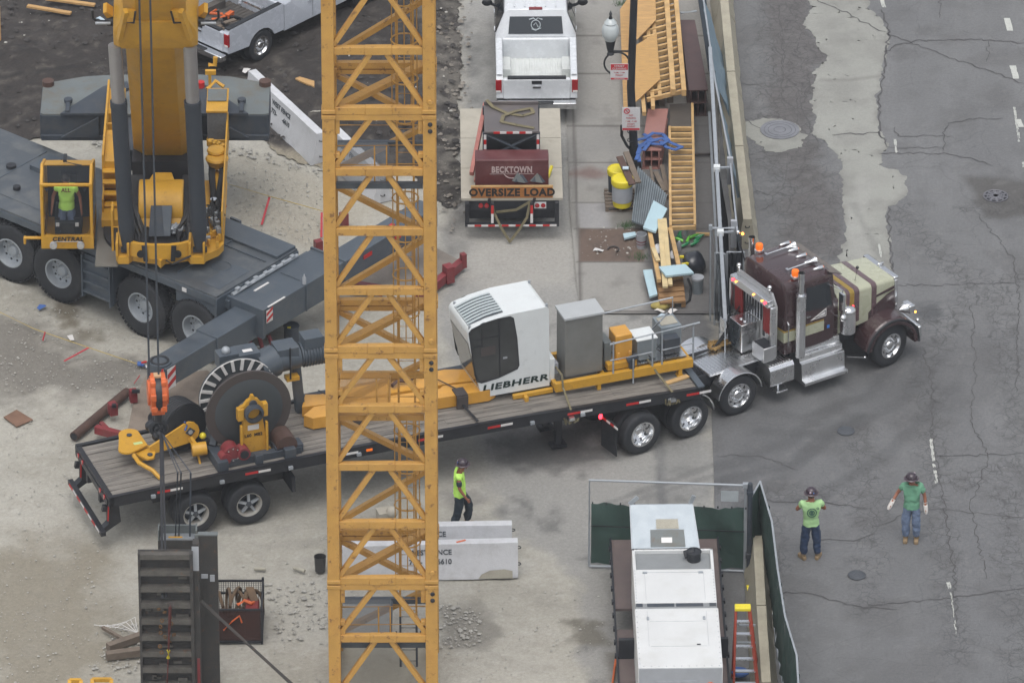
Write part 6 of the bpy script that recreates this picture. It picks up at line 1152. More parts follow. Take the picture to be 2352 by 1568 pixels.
# ---------------------------------------------------------------- pickups and the equipment trailer
def pickup(label, loc, rz, paint, bedm, emblem=False):
    """x forward from the rear bumper, y left, ground at z 0"""
    t = thing('pickup_truck', label, 'pickup', loc, rz); W2 = .97; BL = 1.95
    b = MB(paint)   # bed sides, tailgate, cab and hood as one shell
    for s in (-1, 1):
        ya, yb = s*W2, s*(W2-.16)
        pr = [(.12, .62), (.12, 1.14), (.20, 1.24), (BL+.1, 1.27), (BL+.1, .55)]+[(1.28+.47*math.cos(R(a)), .40+.47*math.sin(R(a))) for a in range(20, 161, 20)]
        b.prism([(x, ya, z) for x, z in pr], (0, yb-ya, 0))
    b.bx(.10, .22, -W2+.16, W2-.16, .62, 1.16); b.bx(BL, BL+.1, -W2+.16, W2-.16, .7, 1.27); sh_ = b.build('bed', t, bevel=.03)
    b = MB(bedm); b.bx(.2, BL, -W2+.16, W2-.16, .68, .74)
    for k in range(13): b.bx(.22, BL, -W2+.2+k*.125, -W2+.25+k*.125, .74, .752)
    for s in (-1, 1): b.bx(.3+.7, .3+1.35, min(s*.81, s*.62), max(s*.81, s*.62), .74, .95)
    b.build('bed_floor', t, bevel=.01)
    b = MB(RUB if not emblem else paint); 
    for s in (-1, 1): b.bx(.15, BL+.05, min(s*(W2-.01), s*(W2-.15)), max(s*(W2-.01), s*(W2-.15)), 1.255, 1.285)
    b.build('bed_rail', t, bevel=.01)
    b = MB(RUB); b.bx(.10, .22, -.70, .70, 1.165, 1.20); b.bx(.085, .10, -.12, .12, 1.04, 1.12); b.use(CHR).box((.09, 0, .95), (.02, .20, .05)); b.build('tailgate_trim', t)
    b = MB(paint); C0, C1 = BL+.12, BL+2.1
    loft(b, [[(C0+dx*(1), y, z) for dx, (y, z) in zip((0, 0, 0, 0, .16, .20, .20, .16), sec)] for sec in ([( -W2+.03, .55), (W2-.03, .55), (W2, .95), (W2-.04, 1.24), (W2-.22, 1.80), (W2-.34, 1.88), (-W2+.34, 1.88), (-W2+.22, 1.80)],)], False) if False else None
    sec = lambda x, wt, zt, wb=W2: [(x, -wb, .50), (x, -wb, 1.22), (x, -wt, zt-.06), (x, -wt+.1, zt), (x, wt-.1, zt), (x, wt, zt-.06), (x, wb, 1.22), (x, wb, .50)]
    loft(b, [sec(C0, .80, 1.28), sec(C0+.22, .74, 1.90), sec(C0+1.0, .73, 1.93), sec(C0+1.65, .74, 1.88), sec(C1+.28, .84, 1.24), sec(C1+.3, .9, 1.20)], False)
    loft(b, [sec(C1+.28, .9, 1.20), sec(C1+1.1, .86, 1.14), sec(C1+1.45, .80, .98)], False); b.build('cab', t, bevel=.035)
    for k in range(5): pass
    b = MB(GLS); b.prism([(C0+.015, -.66, 1.34), (C0+.015, .66, 1.34), (C0+.205, .62, 1.80), (C0+.205, -.62, 1.80)], (-.015, 0, .004)); rw = b.build('rear_window', t)
    b = MB(GLS); b.prism([(C1+.22, -.74, 1.30), (C1+.22, .74, 1.30), (C0+1.72, .66, 1.84), (C0+1.72, -.66, 1.84)], (.02, 0, .02)); b.build('windscreen', t)
    for s in (-1, 1):
        b = MB(GLS)
        for (x0, x1) in ((C0+.25, C0+.95), (C0+1.02, C0+1.75)): b.prism([(x0, s*.962, 1.26), (x1+(.3 if x1 > C0+1.5 else 0), s*.962, 1.26), (x1, s*.765, 1.80), (x0+.02, s*.765, 1.80)], (0, s*.012, .004))
        b.build('side_window', t)
        b = MB(RUB); b.sphere((C0+1.72, s*1.16, 1.30), .13, 12, 8, (.5, 1, .75)); b.bar((C0+1.7, s*.95, 1.22), (C0+1.72, s*1.1, 1.28), .06, .05); b.build('mirror', t)
        b = MB(TLR); b.bx(.10, .17, min(s*.985, s*.84), max(s*.985, s*.84), .80, 1.14); b.use(WRF).bx(.095, .165, min(s*.98, s*.86), max(s*.98, s*.86), .80, .86); b.build('tail_light', t, bevel=.01)
        b = MB(paint); b.box((C0+.9, s*.985, 1.02), (.16, .03, .04)); b.box((C0+1.8, s*.985, 1.02), (.16, .03, .04)); b.use(RUB); b.bx(C0+.98, C0+.99, min(s*.972, s*.968), max(s*.972, s*.968), .55, 1.22); b.build('door_handle', t)
        for x in (1.28, 1.28+3.65): wheel(t, x, s*.82, .40, .40, .27, s, rimr=.245, kind='chrome')
        b = MB(RUB); b.cyl((1.28, s*.64, .40), (1.28, s*.68, .40), .46, n=28); b.cyl((4.93, s*.6, .40), (4.93, s*.972, .40), .455, n=28); b.build('wheel_arch', t)
    b = MB(CHR); b.bx(-.12, .08, -.95, .95, .46, .62); b.use(RUB).bx(-.13, .0, -.4, .4, .60, .64); b.build('bumper', t, bevel=.03)
    b = MB(RDD); b.bx(C0+.21, C0+.30, -.16, .16, 1.885, 1.92); b.build('brake_light', t); b = MB(BLK); b.bx(.2, 5.0, -.6, .6, .3, .55); b.build('chassis', t)
    b = MB(paint)
    for k in range(5): b.bx(C0+.3, C0+1.6, -.5+k*.25, -.47+k*.25, 1.925, 1.937)
    b.build('roof_rib', t)
    if emblem:
        b = MB(mat('window_sticker', S(190, 200, 205), .6, var=.1)); Mx = lambda y, z: (C0-.012+(z-1.34)*.41, y, z)
        cc_ = [Mx(.11*math.cos(R(a)), 1.55+.105*math.sin(R(a))) for a in range(0, 360, 20)]; b.tube(cc_+[cc_[0]], .010, 5); b.tube([Mx(-.06, 1.50), Mx(0, 1.60), Mx(.05, 1.54)], .012, 5); b.tube([Mx(-.16, 1.67), Mx(-.05, 1.70), Mx(0, 1.66), Mx(.05, 1.70), Mx(.16, 1.67)], .014, 5); b.tube([Mx(-.13, 1.48), Mx(.0, 1.42), Mx(.1, 1.46)], .009, 5); b.build('emblem', rw)
    return t
PWH = mat('pickup_white', S(226, 230, 234), .22, var=.03, coat=.6)
p2 = G(1233, 243, .5); pickup('white pickup with an empty white bed and a rear window emblem, facing away', (p2.x, p2.y, 0), R(90.6), PWH, mat('bed_white', S(218, 222, 220), .5, var=.06, dirt=.2), True)
# second pickup, heading up and to the right
yw = R(47); hub = G(597, 108, .40); o0 = V((hub.x, hub.y, 0))-rotz(V((1.28, -.90, 0)), yw)
pickup('silver white pickup carrying loose tools in its dark bed, parked on dark soil', (o0.x, o0.y, 0.05), yw, mat('pickup_silver', S(200, 206, 216), .22, var=.03, coat=.6), mat('bed_dark', S(96, 92, 88), .8, var=.3, dirt=.5))
def inbed(x, y, z=.85): p = rotz(V((x, y, 0)), yw); return V((o0.x+p.x, o0.y+p.y, z))
rnd = random.Random(21)
b = MB(ORG); b.tube([inbed(.9, .35), inbed(1.1, .1, .95), inbed(1.2, .3, .9), inbed(1.0, .5, .92), inbed(1.25, .55, .9)], .035); b.box(inbed(1.3, .15, .9), (.25, .12, .1), 1); b.build('orange_tool', label='orange hand tool lying in the bed of the silver pickup', cat='tool')
b = MB(HOS); b.torus(inbed(1.15, -.15, .84), Z, .28, .03, 24, 6); b.torus(inbed(1.12, -.12, .88), Z, .25, .03, 24, 6); b.build('coiled_hose', label='coiled dark hose in the bed of the silver pickup', cat='hose')
b = MB(TIG)
for k in range(6): p = inbed(rnd.uniform(.4, .9), rnd.uniform(-.5, .1), .80+.03*k); q = rotz(V((rnd.uniform(.3, .6), rnd.uniform(-.2, .2), 0)), yw); b.bar(p, p+q, .12, .03)
b.build('wood_scraps', label='scraps of grey wood in the bed of the silver pickup', cat='scrap wood')
b = MB(ALU); b.bar(inbed(1.3, -.2, 1.3), inbed(2.0, .35, 1.3), .06, .05); b.bar(inbed(1.1, .5, 1.3), inbed(2.0, .5, 1.32), .05, .05); b.bar(inbed(1.5, .8, 1.32), inbed(1.5, -.8, 1.32), .10, .06); b.build('pipe_rack', label='bright aluminium bars laid across the bed of the silver pickup', cat='rack')
b = MB(GPL); b.sphere(inbed(.55, .65, .95), .16, 10, 8, (1, 1, .6)); b.use(BLU).sphere(inbed(.75, .55, .9), .09, 8, 6); b.build('plastic_sack', label='crumpled pale plastic sack at the back of the silver pickup bed', cat='sack')
# equipment trailer with sign
ec = G(1176, 456, 1.05); et = thing('equipment_trailer', 'beige flatbed equipment trailer with a black rear and an orange sign board', 'trailer', (ec.x, ec.y, 0), R(.6))
b = MB(BEI); hw = 1.19
for k in range(3): b.bx(-hw, hw, .02+k*1.47, .01+k*1.47+1.46, .98, 1.05)
b.build('deck', et, bevel=.006)
b = MB(BLK); b.bx(-1.08, 1.08, .05, 4.3, .7, .98); b.bx(-1.1, -1.0, -.10, .1, .38, .98); b.bx(1.0, 1.1, -.10, .1, .38, .98); b.bx(-1.1, 1.1, .12, .2, .45, .95); b.bx(-1.1, 1.1, -.12, .02, .36, .42); b.bx(-.5, -.42, -.1, .1, .4, .98); b.bx(.42, .5, -.1, .1, .4, .98); b.build('frame', et, bevel=.01)
b = MB(RED); w_ = MB(WRF)
for k in range(13): (b if k % 2 else w_).bx(-1.04+k*.16, -.88+k*.16, -.128, -.121, .37, .42)
for x in (-.46, .46): b.bx(x-.03, x+.03, -.106, -.101, .7, .92); w_.bx(x-.03, x+.03, -.106, -.101, .45, .7)
b.build('red_tape', et); w_.build('white_tape', et)
b = MB(WHT); b.bx(.52, .80, .035, .049, .76, .93); b.build('lamp_plate', et)
b = MB(TLR)
for x in (.59, .73, -.59, -.73): b.cyl((x, .015, .845), (x, .05, .845), .055, n=16)
b.build('tail_light', et)
for s in (-1, 1):
    for y in (1.3, 2.1): w0_ = wheel(et, 0, 0, 0, .36, .22, -s, kind='steel'); w0_.location = (s*.82, y, .36); w0_.rotation_euler.z = R(90)
b = MB(TIM); b.bx(-.96, .96, .02, .05, 1.05, 1.38); b.use(OVB).bx(-.94, .94, .012, .022, 1.06, 1.34); sg = b.build('sign_board', et)
text('sign_lettering', 'OVERSIZE LOAD', .27, mat('sign_black', S(30, 28, 28), .6, dirt=.2, dirtc=S(90, 60, 34)), sg, (0, .009, 1.20), (R(90), 0, 0), bold=.045, sx=.93)
b = MB(BLK)
for x in (-.55, .5): b.bar((x, .0, .95), (x+.03, .0, 1.06), .06)
b.build('sign_bracket', sg)
b = MB(CRT); b.bx(-.86, .86, .28, .80, 1.055, 1.92); cr_ = b.build('maroon_toolbox', et, bevel=.02)
text('toolbox_lettering', 'BECKTOWN', .22, mat('worn_white_letter', S(190, 170, 168), .6, var=.3, scale=20), cr_, (0, .272, 1.66), (R(90), 0, 0), bold=.04, sx=.72)
b = MB(MATS['worn_white_letter']); b.bx(-.52, .52, .268, .272, 1.55, 1.56); b.torus((0, .275, 1.64), (0, 1, 0), .20, .012, 20, 5, R(200), R(340)); b.build('toolbox_mark', cr_)
b = MB(GRD)
for x in (-.62, .62): b.bx(x-.05, x+.05, 1.05, 1.12, 1.05, 2.22); b.bx(x-.05, x+.05, 2.3, 2.4, 1.05, 2.22)
b.bar((-.58, 1.07, 1.55), (.58, 1.07, 2.18), .10, .03); b.bar((.58, 1.06, 1.55), (-.58, 1.06, 2.18), .10, .03); b.use(BLK).bx(-.58, .58, 1.3, 2.3, 1.05, 1.9); b.build('rack_frame', et, bevel=.006)
b = MB(PLT); b.bx(-.64, .64, 1.02, 2.36, 2.22, 2.28); b.bx(-.64, .64, 2.32, 2.38, 2.28, 2.36); b.build('rack_top', et, bevel=.01)
b = MB(RED); w_ = MB(WRF)
for k in range(6): (w_ if k % 2 else b).bx(-.42+k*.15, -.27+k*.15, 1.008, 1.018, 2.22, 2.275)
for s in (-1, 1):
    for k in range(4): (w_ if k % 2 else b).bx(s*.62-.03, s*.62+.03, 1.038, 1.048, 1.66+.13*k, 1.79+.13*k)
b.build('rack_red_tape', et); w_.build('rack_white_tape', et)
b = MB(mat('salmon_steel', S(190, 124, 114), .55, var=.15, dirt=.4, dirtc=S(150, 84, 76))); b.bar((-.94, .65, 1.35), (-.60, 2.7, 2.1), .10, .13); b.bar((-.84, .55, 1.20), (-.66, 1.4, 1.5), .10, .10); b.build('salmon_beam', et, bevel=.01)
b = MB(GRD)
for x, d_ in ((.05, 0), (.45, 1)): b.add([(x, .2, 1.38), (x+.34, .18, 1.38), (x+.12, .26, 1.54), (x+.2, .26, 1.54)], [(0, 1, 3, 2)])
b.use(LGR).prism([(0.0, .24, 1.38), (.32, .14, 1.38), (.14, .26, 1.60)], (0, .01, 0)); b.prism([(.42, .24, 1.38), (.72, .14, 1.38), (.6, .26, 1.58)], (0, .01, 0)); b.build('grey_flaps', et)
b = MB(BLK); b.tube([(.66, .95, 1.06), (.72, 1.1, 1.25), (.70, 1.4, 1.2), (.68, 1.6, 1.08)], .02); b.use(YPL).bar((.85, .95, 1.08), (.95, 1.2, 1.25), .06); b.build('side_fittings', et)
def rib3(name, pts, w, m, label, cat='strap', parent=None, up=Z):
    b = MB(m); P_ = [V(p) for p in pts]
    for a, c in zip(P_, P_[1:]): b.bar(a, c+(c-a).normalized()*.02, w, .012, up=up)
    return b.build(name, parent, label=label, cat=cat)
e3 = lambda x, y, z: V((ec.x+x, ec.y+y, z))
rib3('webbing_strap', [e3(-.6, 2.34, 2.40), e3(-.45, 2.15, 2.32), e3(-.1, 1.85, 2.30), e3(.25, 1.75, 2.30), e3(.5, 1.9, 2.30), e3(.45, 2.1, 2.31), e3(.1, 1.95, 2.32), e3(-.2, 1.7, 2.33), e3(-.25, 1.45, 2.30), e3(.1, 1.3, 2.30), e3(.5, 1.15, 2.30)], .09, OLV, 'olive webbing strap lying loosely on the raised rack of the equipment trailer')
rib3('webbing_strap', [e3(-.46, -.02, .98), e3(-.42, -.05, .7), e3(-.25, -.16, .35), e3(-.05, -.3, .06), e3(.15, -.2, .3), e3(.35, -.1, .6), e3(.42, -.03, .98), e3(.1, -.06, .78), e3(-.35, -.06, .72)], .06, OLV, 'olive strap hanging in a loop off the rear of the equipment trailer', up=V((0, 1, 0)))
# ---------------------------------------------------------------- white generator on a trailer, lower right
gz = 2.15; ga = G(1451, 1261, gz); gb = G(1637, 1258, gz); gn = thing('generator_trailer', 'white boxed generator trailer with a round exhaust and a tilted grey panel', 'generator', ((ga.x+gb.x)/2, (ga.y+gb.y)/2, 0), R(1.2)); gw = (gb.x-ga.x)/2
GWH = mat('generator_white', S(224, 226, 226), .45, var=.05, scale=1.2, dirt=.4, dirtc=S(198, 198, 192))
b = MB(GWH); b.bx(-gw, gw, -.86-1.35+.0, -.86+.02, .9, gz); b.bx(-gw, gw, -.86, 0, .9, gz-.10); b.bx(-gw, gw, -.06, 0, gz-.1, gz); b.bx(-gw, -gw+.07, -.86, 0, gz-.1, gz); b.bx(gw-.07, gw, -.86, 0, gz-.1, gz); b.build('rear_housing', gn, bevel=.015)
b = MB(mat('intake_grey', S(150, 154, 156), .6, .2, var=.1)); b.bx(-gw+.07, gw-.07, -.85, -.06, gz-.10, gz-.09); b.build('recess_plate', gn)
b = MB(BLK); b.cyl((gw-.42, -.32, gz-.1), (gw-.42, -.32, gz+.12), .15, n=20); b.cyl((gw-.62, -.28, gz+.02), (gw-.40, -.30, gz+.10), .09, n=14); b.torus((gw-.42, -.32, gz+.12), Z, .15, .02, 20, 6); b.build('exhaust', gn)
b = MB(MATS['intake_grey']); b.bx(-gw, gw, -2.46, -2.21, .9, gz-.02); b.build('vent_bar', gn, bevel=.01)
b = MB(GRD)
for x0, x1 in ((-gw+.02, -gw+.16), (-.62, -.04), (.0, .58), (gw-.16, gw-.02)): b.bx(x0, x1, -2.34, -2.22, gz-.02, gz-.012)
b.build('vent_slot', gn)
b = MB(GWH); b.bx(-gw-.02, gw+.02, -4.85, -2.47, .7, gz+.02); fb = b.build('front_housing', gn, bevel=.015)
b = MB(GPL); b.bx(-gw, gw, -4.87, -4.855, .7, gz); b.bx(-.5, .35, -4.885, -4.87, 1.2, 1.85); b.use(ORG).torus((gw-.24, -4.88, 1.72), (0, 1, 0), .07, .025, 16, 6); b.use(BLK).box((.42, -3.95, gz+.03), (.08, .03, .012)); b.build('front_panel', fb)
b = MB(GPL)
for y in (-3.0, -4.0): b.bx(-gw+.28, gw-.28, y-.005, y, gz+.02, gz+.024)
b.bx(-gw+.24, -gw+.245, -4.0, -3.0+.4, gz+.02, gz+.024); b.bx(gw-.245, gw-.24, -4.0, -3.0+.4, gz+.02, gz+.024); b.bx(-gw+.24, -gw+.245, -2.1, -1.0, gz, gz+.004); b.bx(gw-.245, gw-.24, -2.1, -1.0, gz, gz+.004); b.bx(-gw+.24, gw-.24, -.98, -.97, gz, gz+.004); b.build('roof_seam', gn)
b = MB(STL)
for k in range(11):
    for x_, y_, z_ in ((-gw+.035, -.9-.125*k, gz+.001), (gw-.035, -.9-.125*k, gz+.001), (-gw+.02, -2.6-.21*k, gz+.02), (gw-.02, -2.6-.21*k, gz+.02), (-gw+.1+.16*k, -.03, gz), (-gw+.1+.16*k, -4.8, gz+.02)): b.cyl((x_, y_, z_), (x_, y_, z_+.008), .011, n=6)
for x_ in (-gw+.25, gw-.3): b.box((x_, -1.0, gz+.012), (.10, .05, .03)); b.box((x_, -2.9, gz+.035), (.05, .10, .03))
b.build('roof_fixings', gn)
b = MB(mat('deck_brown', S(104, 92, 90), .7, var=.2, dirt=.3)); b.bx(-gw-.36, -gw-.0, -5.2, -1.3, .86, .92); b.bx(-gw-.36, gw+.2, -.45, 2.42, .86, .92); b.bx(gw, gw+.2, -5.2, -.45, .86, .92); b.build('side_walkway', gn)
b = MB(BLK); b.bx(-gw-.40, -gw-.36, -5.2, 2.45, .8, .96); b.bx(gw+.2, gw+.24, -5.2, 2.45, .8, .96); b.bx(-gw, gw, -5.2, 2.4, .5, .858); b.bx(-gw-.36, -gw, -2.5, -2.4, .92, 1.4); b.bx(gw, gw+.24, -2.5, -2.4, .92, 1.4)
for k in range(9): b.box((-gw-.41, 2.0-.55*k, .94), (.05, .12, .08)); b.box((gw+.25, 2.0-.55*k, .94), (.05, .12, .08))
b.bx(-gw-.36, -gw-.02, -3.2, -2.5, .7, .85); b.build('frame', gn, bevel=.006)
for s in (-1, 1):
    for y in (-2.2, -3.0): w_ = wheel(gn, 0, 0, 0, .38, .24, -s, kind='steel'); w_.location = (s*(gw-.1), y, .38); w_.rotation_euler.z = R(90)
b = MB(mat('panel_blue_grey', S(158, 168, 176), .4, .3, var=.1)); tp = [(-gw+.02, .06, gz-.04), (gw-.30, .06, gz-.04), (gw-.42, .90, gz+.56), (-gw+.0, .90, gz+.56)]; b.prism(tp, (0, -.02, .03)); tpn = b.build('tilted_panel', gn)
b = MB(STL); b.bar(tp[0], tp[3], .05); b.bar(tp[1], tp[2], .05); b.bar(tp[2], tp[3], .04); b.bar((-.9, .92, gz+.58), (-.72, .95, gz+.74), .05, .08); b.bar((.42, .92, gz+.58), (.5, .95, gz+.76), .05, .08)
lp = lambda u, v: V((-.88+1.3*u, .06+.84*v, gz-.04+.6*v))+V((0, -.024, .036)); b.use(LGR).prism([lp(.32, .03), lp(.9, .03), lp(.88, .42), lp(.32, .42)], (0, -.003, .004)); b.use(CON).prism([lp(.42, .44), lp(.80, .44), lp(.78, .66), lp(.42, .66)], (0, -.003, .004)); b.use(WRF).prism([lp(.5, .12), lp(.68, .12), lp(.68, .24), lp(.5, .24)], (0, -.007, .01)); b.build('panel_frame', tpn)
def slab(name, P4, z, th, m, label, cat, group=None, parent=None, zs=None):
    P_ = [G(x, y, (zs[i] if zs else z)) for i, (x, y) in enumerate(P4)]; b = MB(m); b.prism(P_, (0, 0, -th)); return b.build(name, parent, label=label, cat=cat, group=group, bevel=.004)
# ---------------------------------------------------------------- barriers
JP = [(-.30, 0), (-.30, .08), (-.18, .30), (-.105, .81), (.105, .81), (.18, .30), (.30, .08), (.30, 0)]
def barrier(label, c, rz, L_, m, group, words=None, cat='barrier', z=0):
    t = thing('jersey_barrier', label, cat, (c.x, c.y, z), rz, group); rnd = random.Random(int(c.x*100))
    b = MB(m); n = 14; 
    for k in range(n):
        x0, x1 = -L_/2+L_*k/n, -L_/2+L_*(k+1)/n; b.prism([(x0, y, zz_) for y, zz_ in JP], (x1-x0, 0, 0)) if False else None
    ps = []; n = 15
    for k in range(n+1):
        x = -L_/2+L_*k/n
        for i, (y, zz_) in enumerate(JP): j = rnd.uniform(0, .035) if zz_ < .1 else rnd.uniform(0, .006); ps.append((x, y-math.copysign(j, y), zz_))
    q = len(JP); b.add(ps, [(k*q+i, k*q+(i+1) % q, (k+1)*q+(i+1) % q, (k+1)*q+i) for k in range(n) for i in range(q)]); b.add(ps[:q], [tuple(range(q))]); b.add(ps[-q:], [tuple(range(q))[::-1]])
    body = b.build('concrete_body', t, bevel=.008)
    b = MB(BLK)
    for s in (-1, 1):
        for zz_ in (.2, .62): b.torus((s*(L_/2+.02), 0, zz_), Z, .05, .012, 12, 5)
    b.build('pin_loop', t)
    if words:
        for k, (w_, zz_) in enumerate(words): a = math.atan2(.075, .51); text('lettering', w_, .17, mat('stencil_grey', S(84, 90, 96), .8, var=.2) if 'stencil_grey' not in MATS else MATS['stencil_grey'], body, (0, -.18+.147*(zz_-.30)-.006, zz_), (R(90)-a, 0, 0), bold=.02, sx=.95)
    return t
WRD = (('WEST FENCE', .62), ('773-      -6610', .40))
GB = 'painted white jersey barriers'
c = G(988, 1322, 0); bf = barrier('front white barrier behind the mast base with an orange mark on its top', V((c.x, c.y+.1, 0)), R(2.6), 3.85, WHM, GB, WRD)
b = MB(ORG); b.box((.68, -.0, .816), (.22, .05, .008), .4); b.build('orange_mark', bf); b = MB(CON); b.prism([(1.05, -.297, .02), (1.8, -.305, .02), (1.8, -.262, .18), (1.62, -.25, .22), (1.3, -.26, .20), (1.12, -.28, .12)], (0, -.006, .002)); b.prism([(-.75, -.297, .02), (.05, -.305, .02), (-.1, -.28, .1), (-.6, -.262, .16)], (0, -.006, .002)); b.build('chipped_patch', bf)
c = G(975, 1283, 0); barrier('rear white barrier standing just behind the front one by the mast', V((c.x, c.y+.15, 0)), R(1.8), 3.85, WHM, GB, WRD)
a_, b_ = G(585, 166, .81), G(737, 306, .81); d_ = (b_-a_); yb_ = math.atan2(d_.y, d_.x); L_ = 3.6
barrier('white barrier beside the counterweight, its stencilled words partly hidden', b_-d_.normalized()*(L_/2), yb_, L_, WHM, GB, (('WEST FENCE', .62), ('773-      -6610', .40)))
e_, f_ = G(752, 276, .81), G(878, 396, .81); barrier('white barrier seen through the mast lattice at the edge of the soil', (e_+f_)/2, math.atan2((f_-e_).y, (f_-e_).x), (f_-e_).to_2d().length, WHM, GB, WRD)
# street barriers under the fence
GS = 'beige concrete barriers along the street'; BCO = mat('barrier_beige', S(176, 170, 152), .9, var=.1, dirt=.35, dirtc=S(132, 126, 112), bump=.5)
pts = [(1650, -110), (1662, 60), (1678, 232), (1697, 404), (1716, 574)]
lab = ['topmost beige barrier under the leaning screen', 'beige barrier under the leaning screen beside the dark steel beams', 'middle beige barrier of the street row, level with the round iron cover', 'beige barrier of the street row just behind the tractor cab']
for k in range(4):
    p, q = G(*pts[k]), G(*pts[k+1]); d = q-p; barrier(lab[k], (p+q)/2, math.atan2(d.y, d.x), d.length-.05, BCO, GS)
pts = [(1768, 1300), (1777, 1462), (1789, 1640)]
for k in range(2):
    p, q = G(*pts[k]), G(*pts[k+1]); d = q-p; barrier(('grey beige barrier inside the lower green fence near the gate post', 'nearest beige barrier inside the lower green fence beside the ladder')[k], (p+q)/2+V((-.28, 0, 0)), math.atan2(d.y, d.x), d.length-.05, BCO, GS)
# ---------------------------------------------------------------- fences
def fpanel(label, a, c, h, scr, group, lean=V((0, 0, 0)), z0=.12, zs=None, name='fence_panel', post=True, rail=.022):
    t = thing(name, label, 'fence', a, 0, group); d = c-a; d = V((d.x, d.y, 0)); H_ = V((0, 0, h))-lean; f = lambda u, v: d*u+H_*v
    b = MB(STL); b.tube([f(0, 1), f(1, 1)], rail, 8); b.tube([f(0, 0.04), f(1, .04)], .018, 6)
    if post: b.tube([f(0, 0), f(0, 1)], .024, 8); b.tube([f(1, 0), f(1, 1)], .024, 8)
    b.build('frame', t)
    if scr:
        b = MB(scr); nx, ny = 10, 5; rnd = random.Random(int(a.x*77)); nrm = d.cross(H_).normalized(); zt = zs or .985
        ps = [f(.01+.98*i/nx, z0/h+(zt-z0/h)*j/ny)+nrm*(rnd.uniform(-.03, .03)+.04*math.sin(i*2.1+j))+V((0, 0, -.015*math.sin(i*2.4) if j == ny else 0)) for j in range(ny+1) for i in range(nx+1)]
        b.add(ps, [(j*(nx+1)+i, j*(nx+1)+i+1, (j+1)*(nx+1)+i+1, (j+1)*(nx+1)+i) for j in range(ny) for i in range(nx)], True); b.build('screen', t)
    return t
CHL = mat('chain_link', S(170, 176, 180), .6, .3, alpha=.10)
gf = 'fence panels with screens along the street'
tops = [(1608, -60), (1616, 0), (1642, 183), (1676, 358), (1694, 537)]
labs = ['topmost fence panel with a pale blue grey screen', 'upper fence panel with a wide pale blue grey screen leaning inward', 'fence panel with a narrow blue grey screen above the pale round cover', 'lowest upright fence panel before the tractor, with a thin dark screen']
hF = 1.85
for k in range(1, 4):
    a, c = G(*tops[k], hF), G(*tops[k+1], hF); le = (.62, .40, .16)[k-1]; a.z = c.z = 0; fpanel(labs[k], a+V((le, 0, 0)), c+V((le, 0, 0)), hF, BSC if k < 3 else NSC, gf, lean=V((le, 0, 0)), post=False)
slab('black_tarp', [(1598, -40), (1620, -40), (1636, 200), (1626, 150)], .6, .04, MATS['navy_screen'], 'black tarpaulin lying along the inside of the leaning blue grey screen', 'tarpaulin')
# long sliding gate parked along the fence
a, c = G(1631, 110, 1.9), G(1666, 735, 1.9); a.z = c.z = 0; d = c-a
sg_ = thing('sliding_gate', 'long galvanised pipe gate with white clamps parked along the street fence', 'gate', a); b = MB(STL); m_ = V((0, 0, 1.9)); b.tube([m_, d+m_], .045, 10); b.use(STL); b.tube([d*.0+V((0, 0, .15)), d+V((0, 0, .15))], .03, 8)
for u in (.72, 1): b.tube([d*u+V((0, 0, .1)), d*u+m_], .014, 8)
b.build('pipe_frame', sg_); b = MB(WHT)
for u in (.455, .69): p = d*u+m_; b.box(p, (.15, .15, .12)); b.use(STL).bar(p, p+V((.3, 0, .02)), .05, .04); b.use(WHT)
b.build('clamp', sg_); b = MB(GPL)
for u in (.43, .66): b.bar(d*u+V((.32, 0, 1.3)), d*u+V((.32, 0, 2.0)), .14, .10)
b.build('guide_post', sg_)
b = MB(NSC); p0, p1 = d*.40, d*1.0; b.add([p0+V((.30, 0, .1)), p1+V((.22, 0, .1)), p1+V((.02, 0, 1.84)), p0+V((.02, 0, 1.84))], [(0, 1, 2, 3)]); b.build('dark_screen', sg_)
a = G(1668, 748, 0); c = G(1706, 742, 0); fpanel('short black screened fence panel facing the camera behind the tractor rack', a, V((c.x, a.y, 0)), 1.95, mat('black_screen', S(40, 44, 50), .8, var=.15), gf)
b = MB(STL); a = GY(1632, 522, G(1650, 745).y); g0 = G(1650, 745); p = V((a.x, g0.y, a.z)); q = V((g0.x, g0.y, .1)); b.tube([p, V((g0.x, g0.y, 1.5)), q], .02, 8); b.tube([p, V((p.x+.02, p.y, .1))], .02, 8); b.tube([p+V((0, 0, -.02)), p+V((.55, 0, -.02))], .035, 8); b.box(p, (.08, .08, .12)); b.build('gate_post_brace', label='galvanised T topped post with a slanted brace at the end of the sliding gate', cat='post')
a, c = G(1641, 745), G(1663, 748); fpanel('grey chain link end panel beside the T topped post', a, c, 1.9, mat('grey_mesh', S(112, 120, 126), .6, .3, alpha=.8), gf)
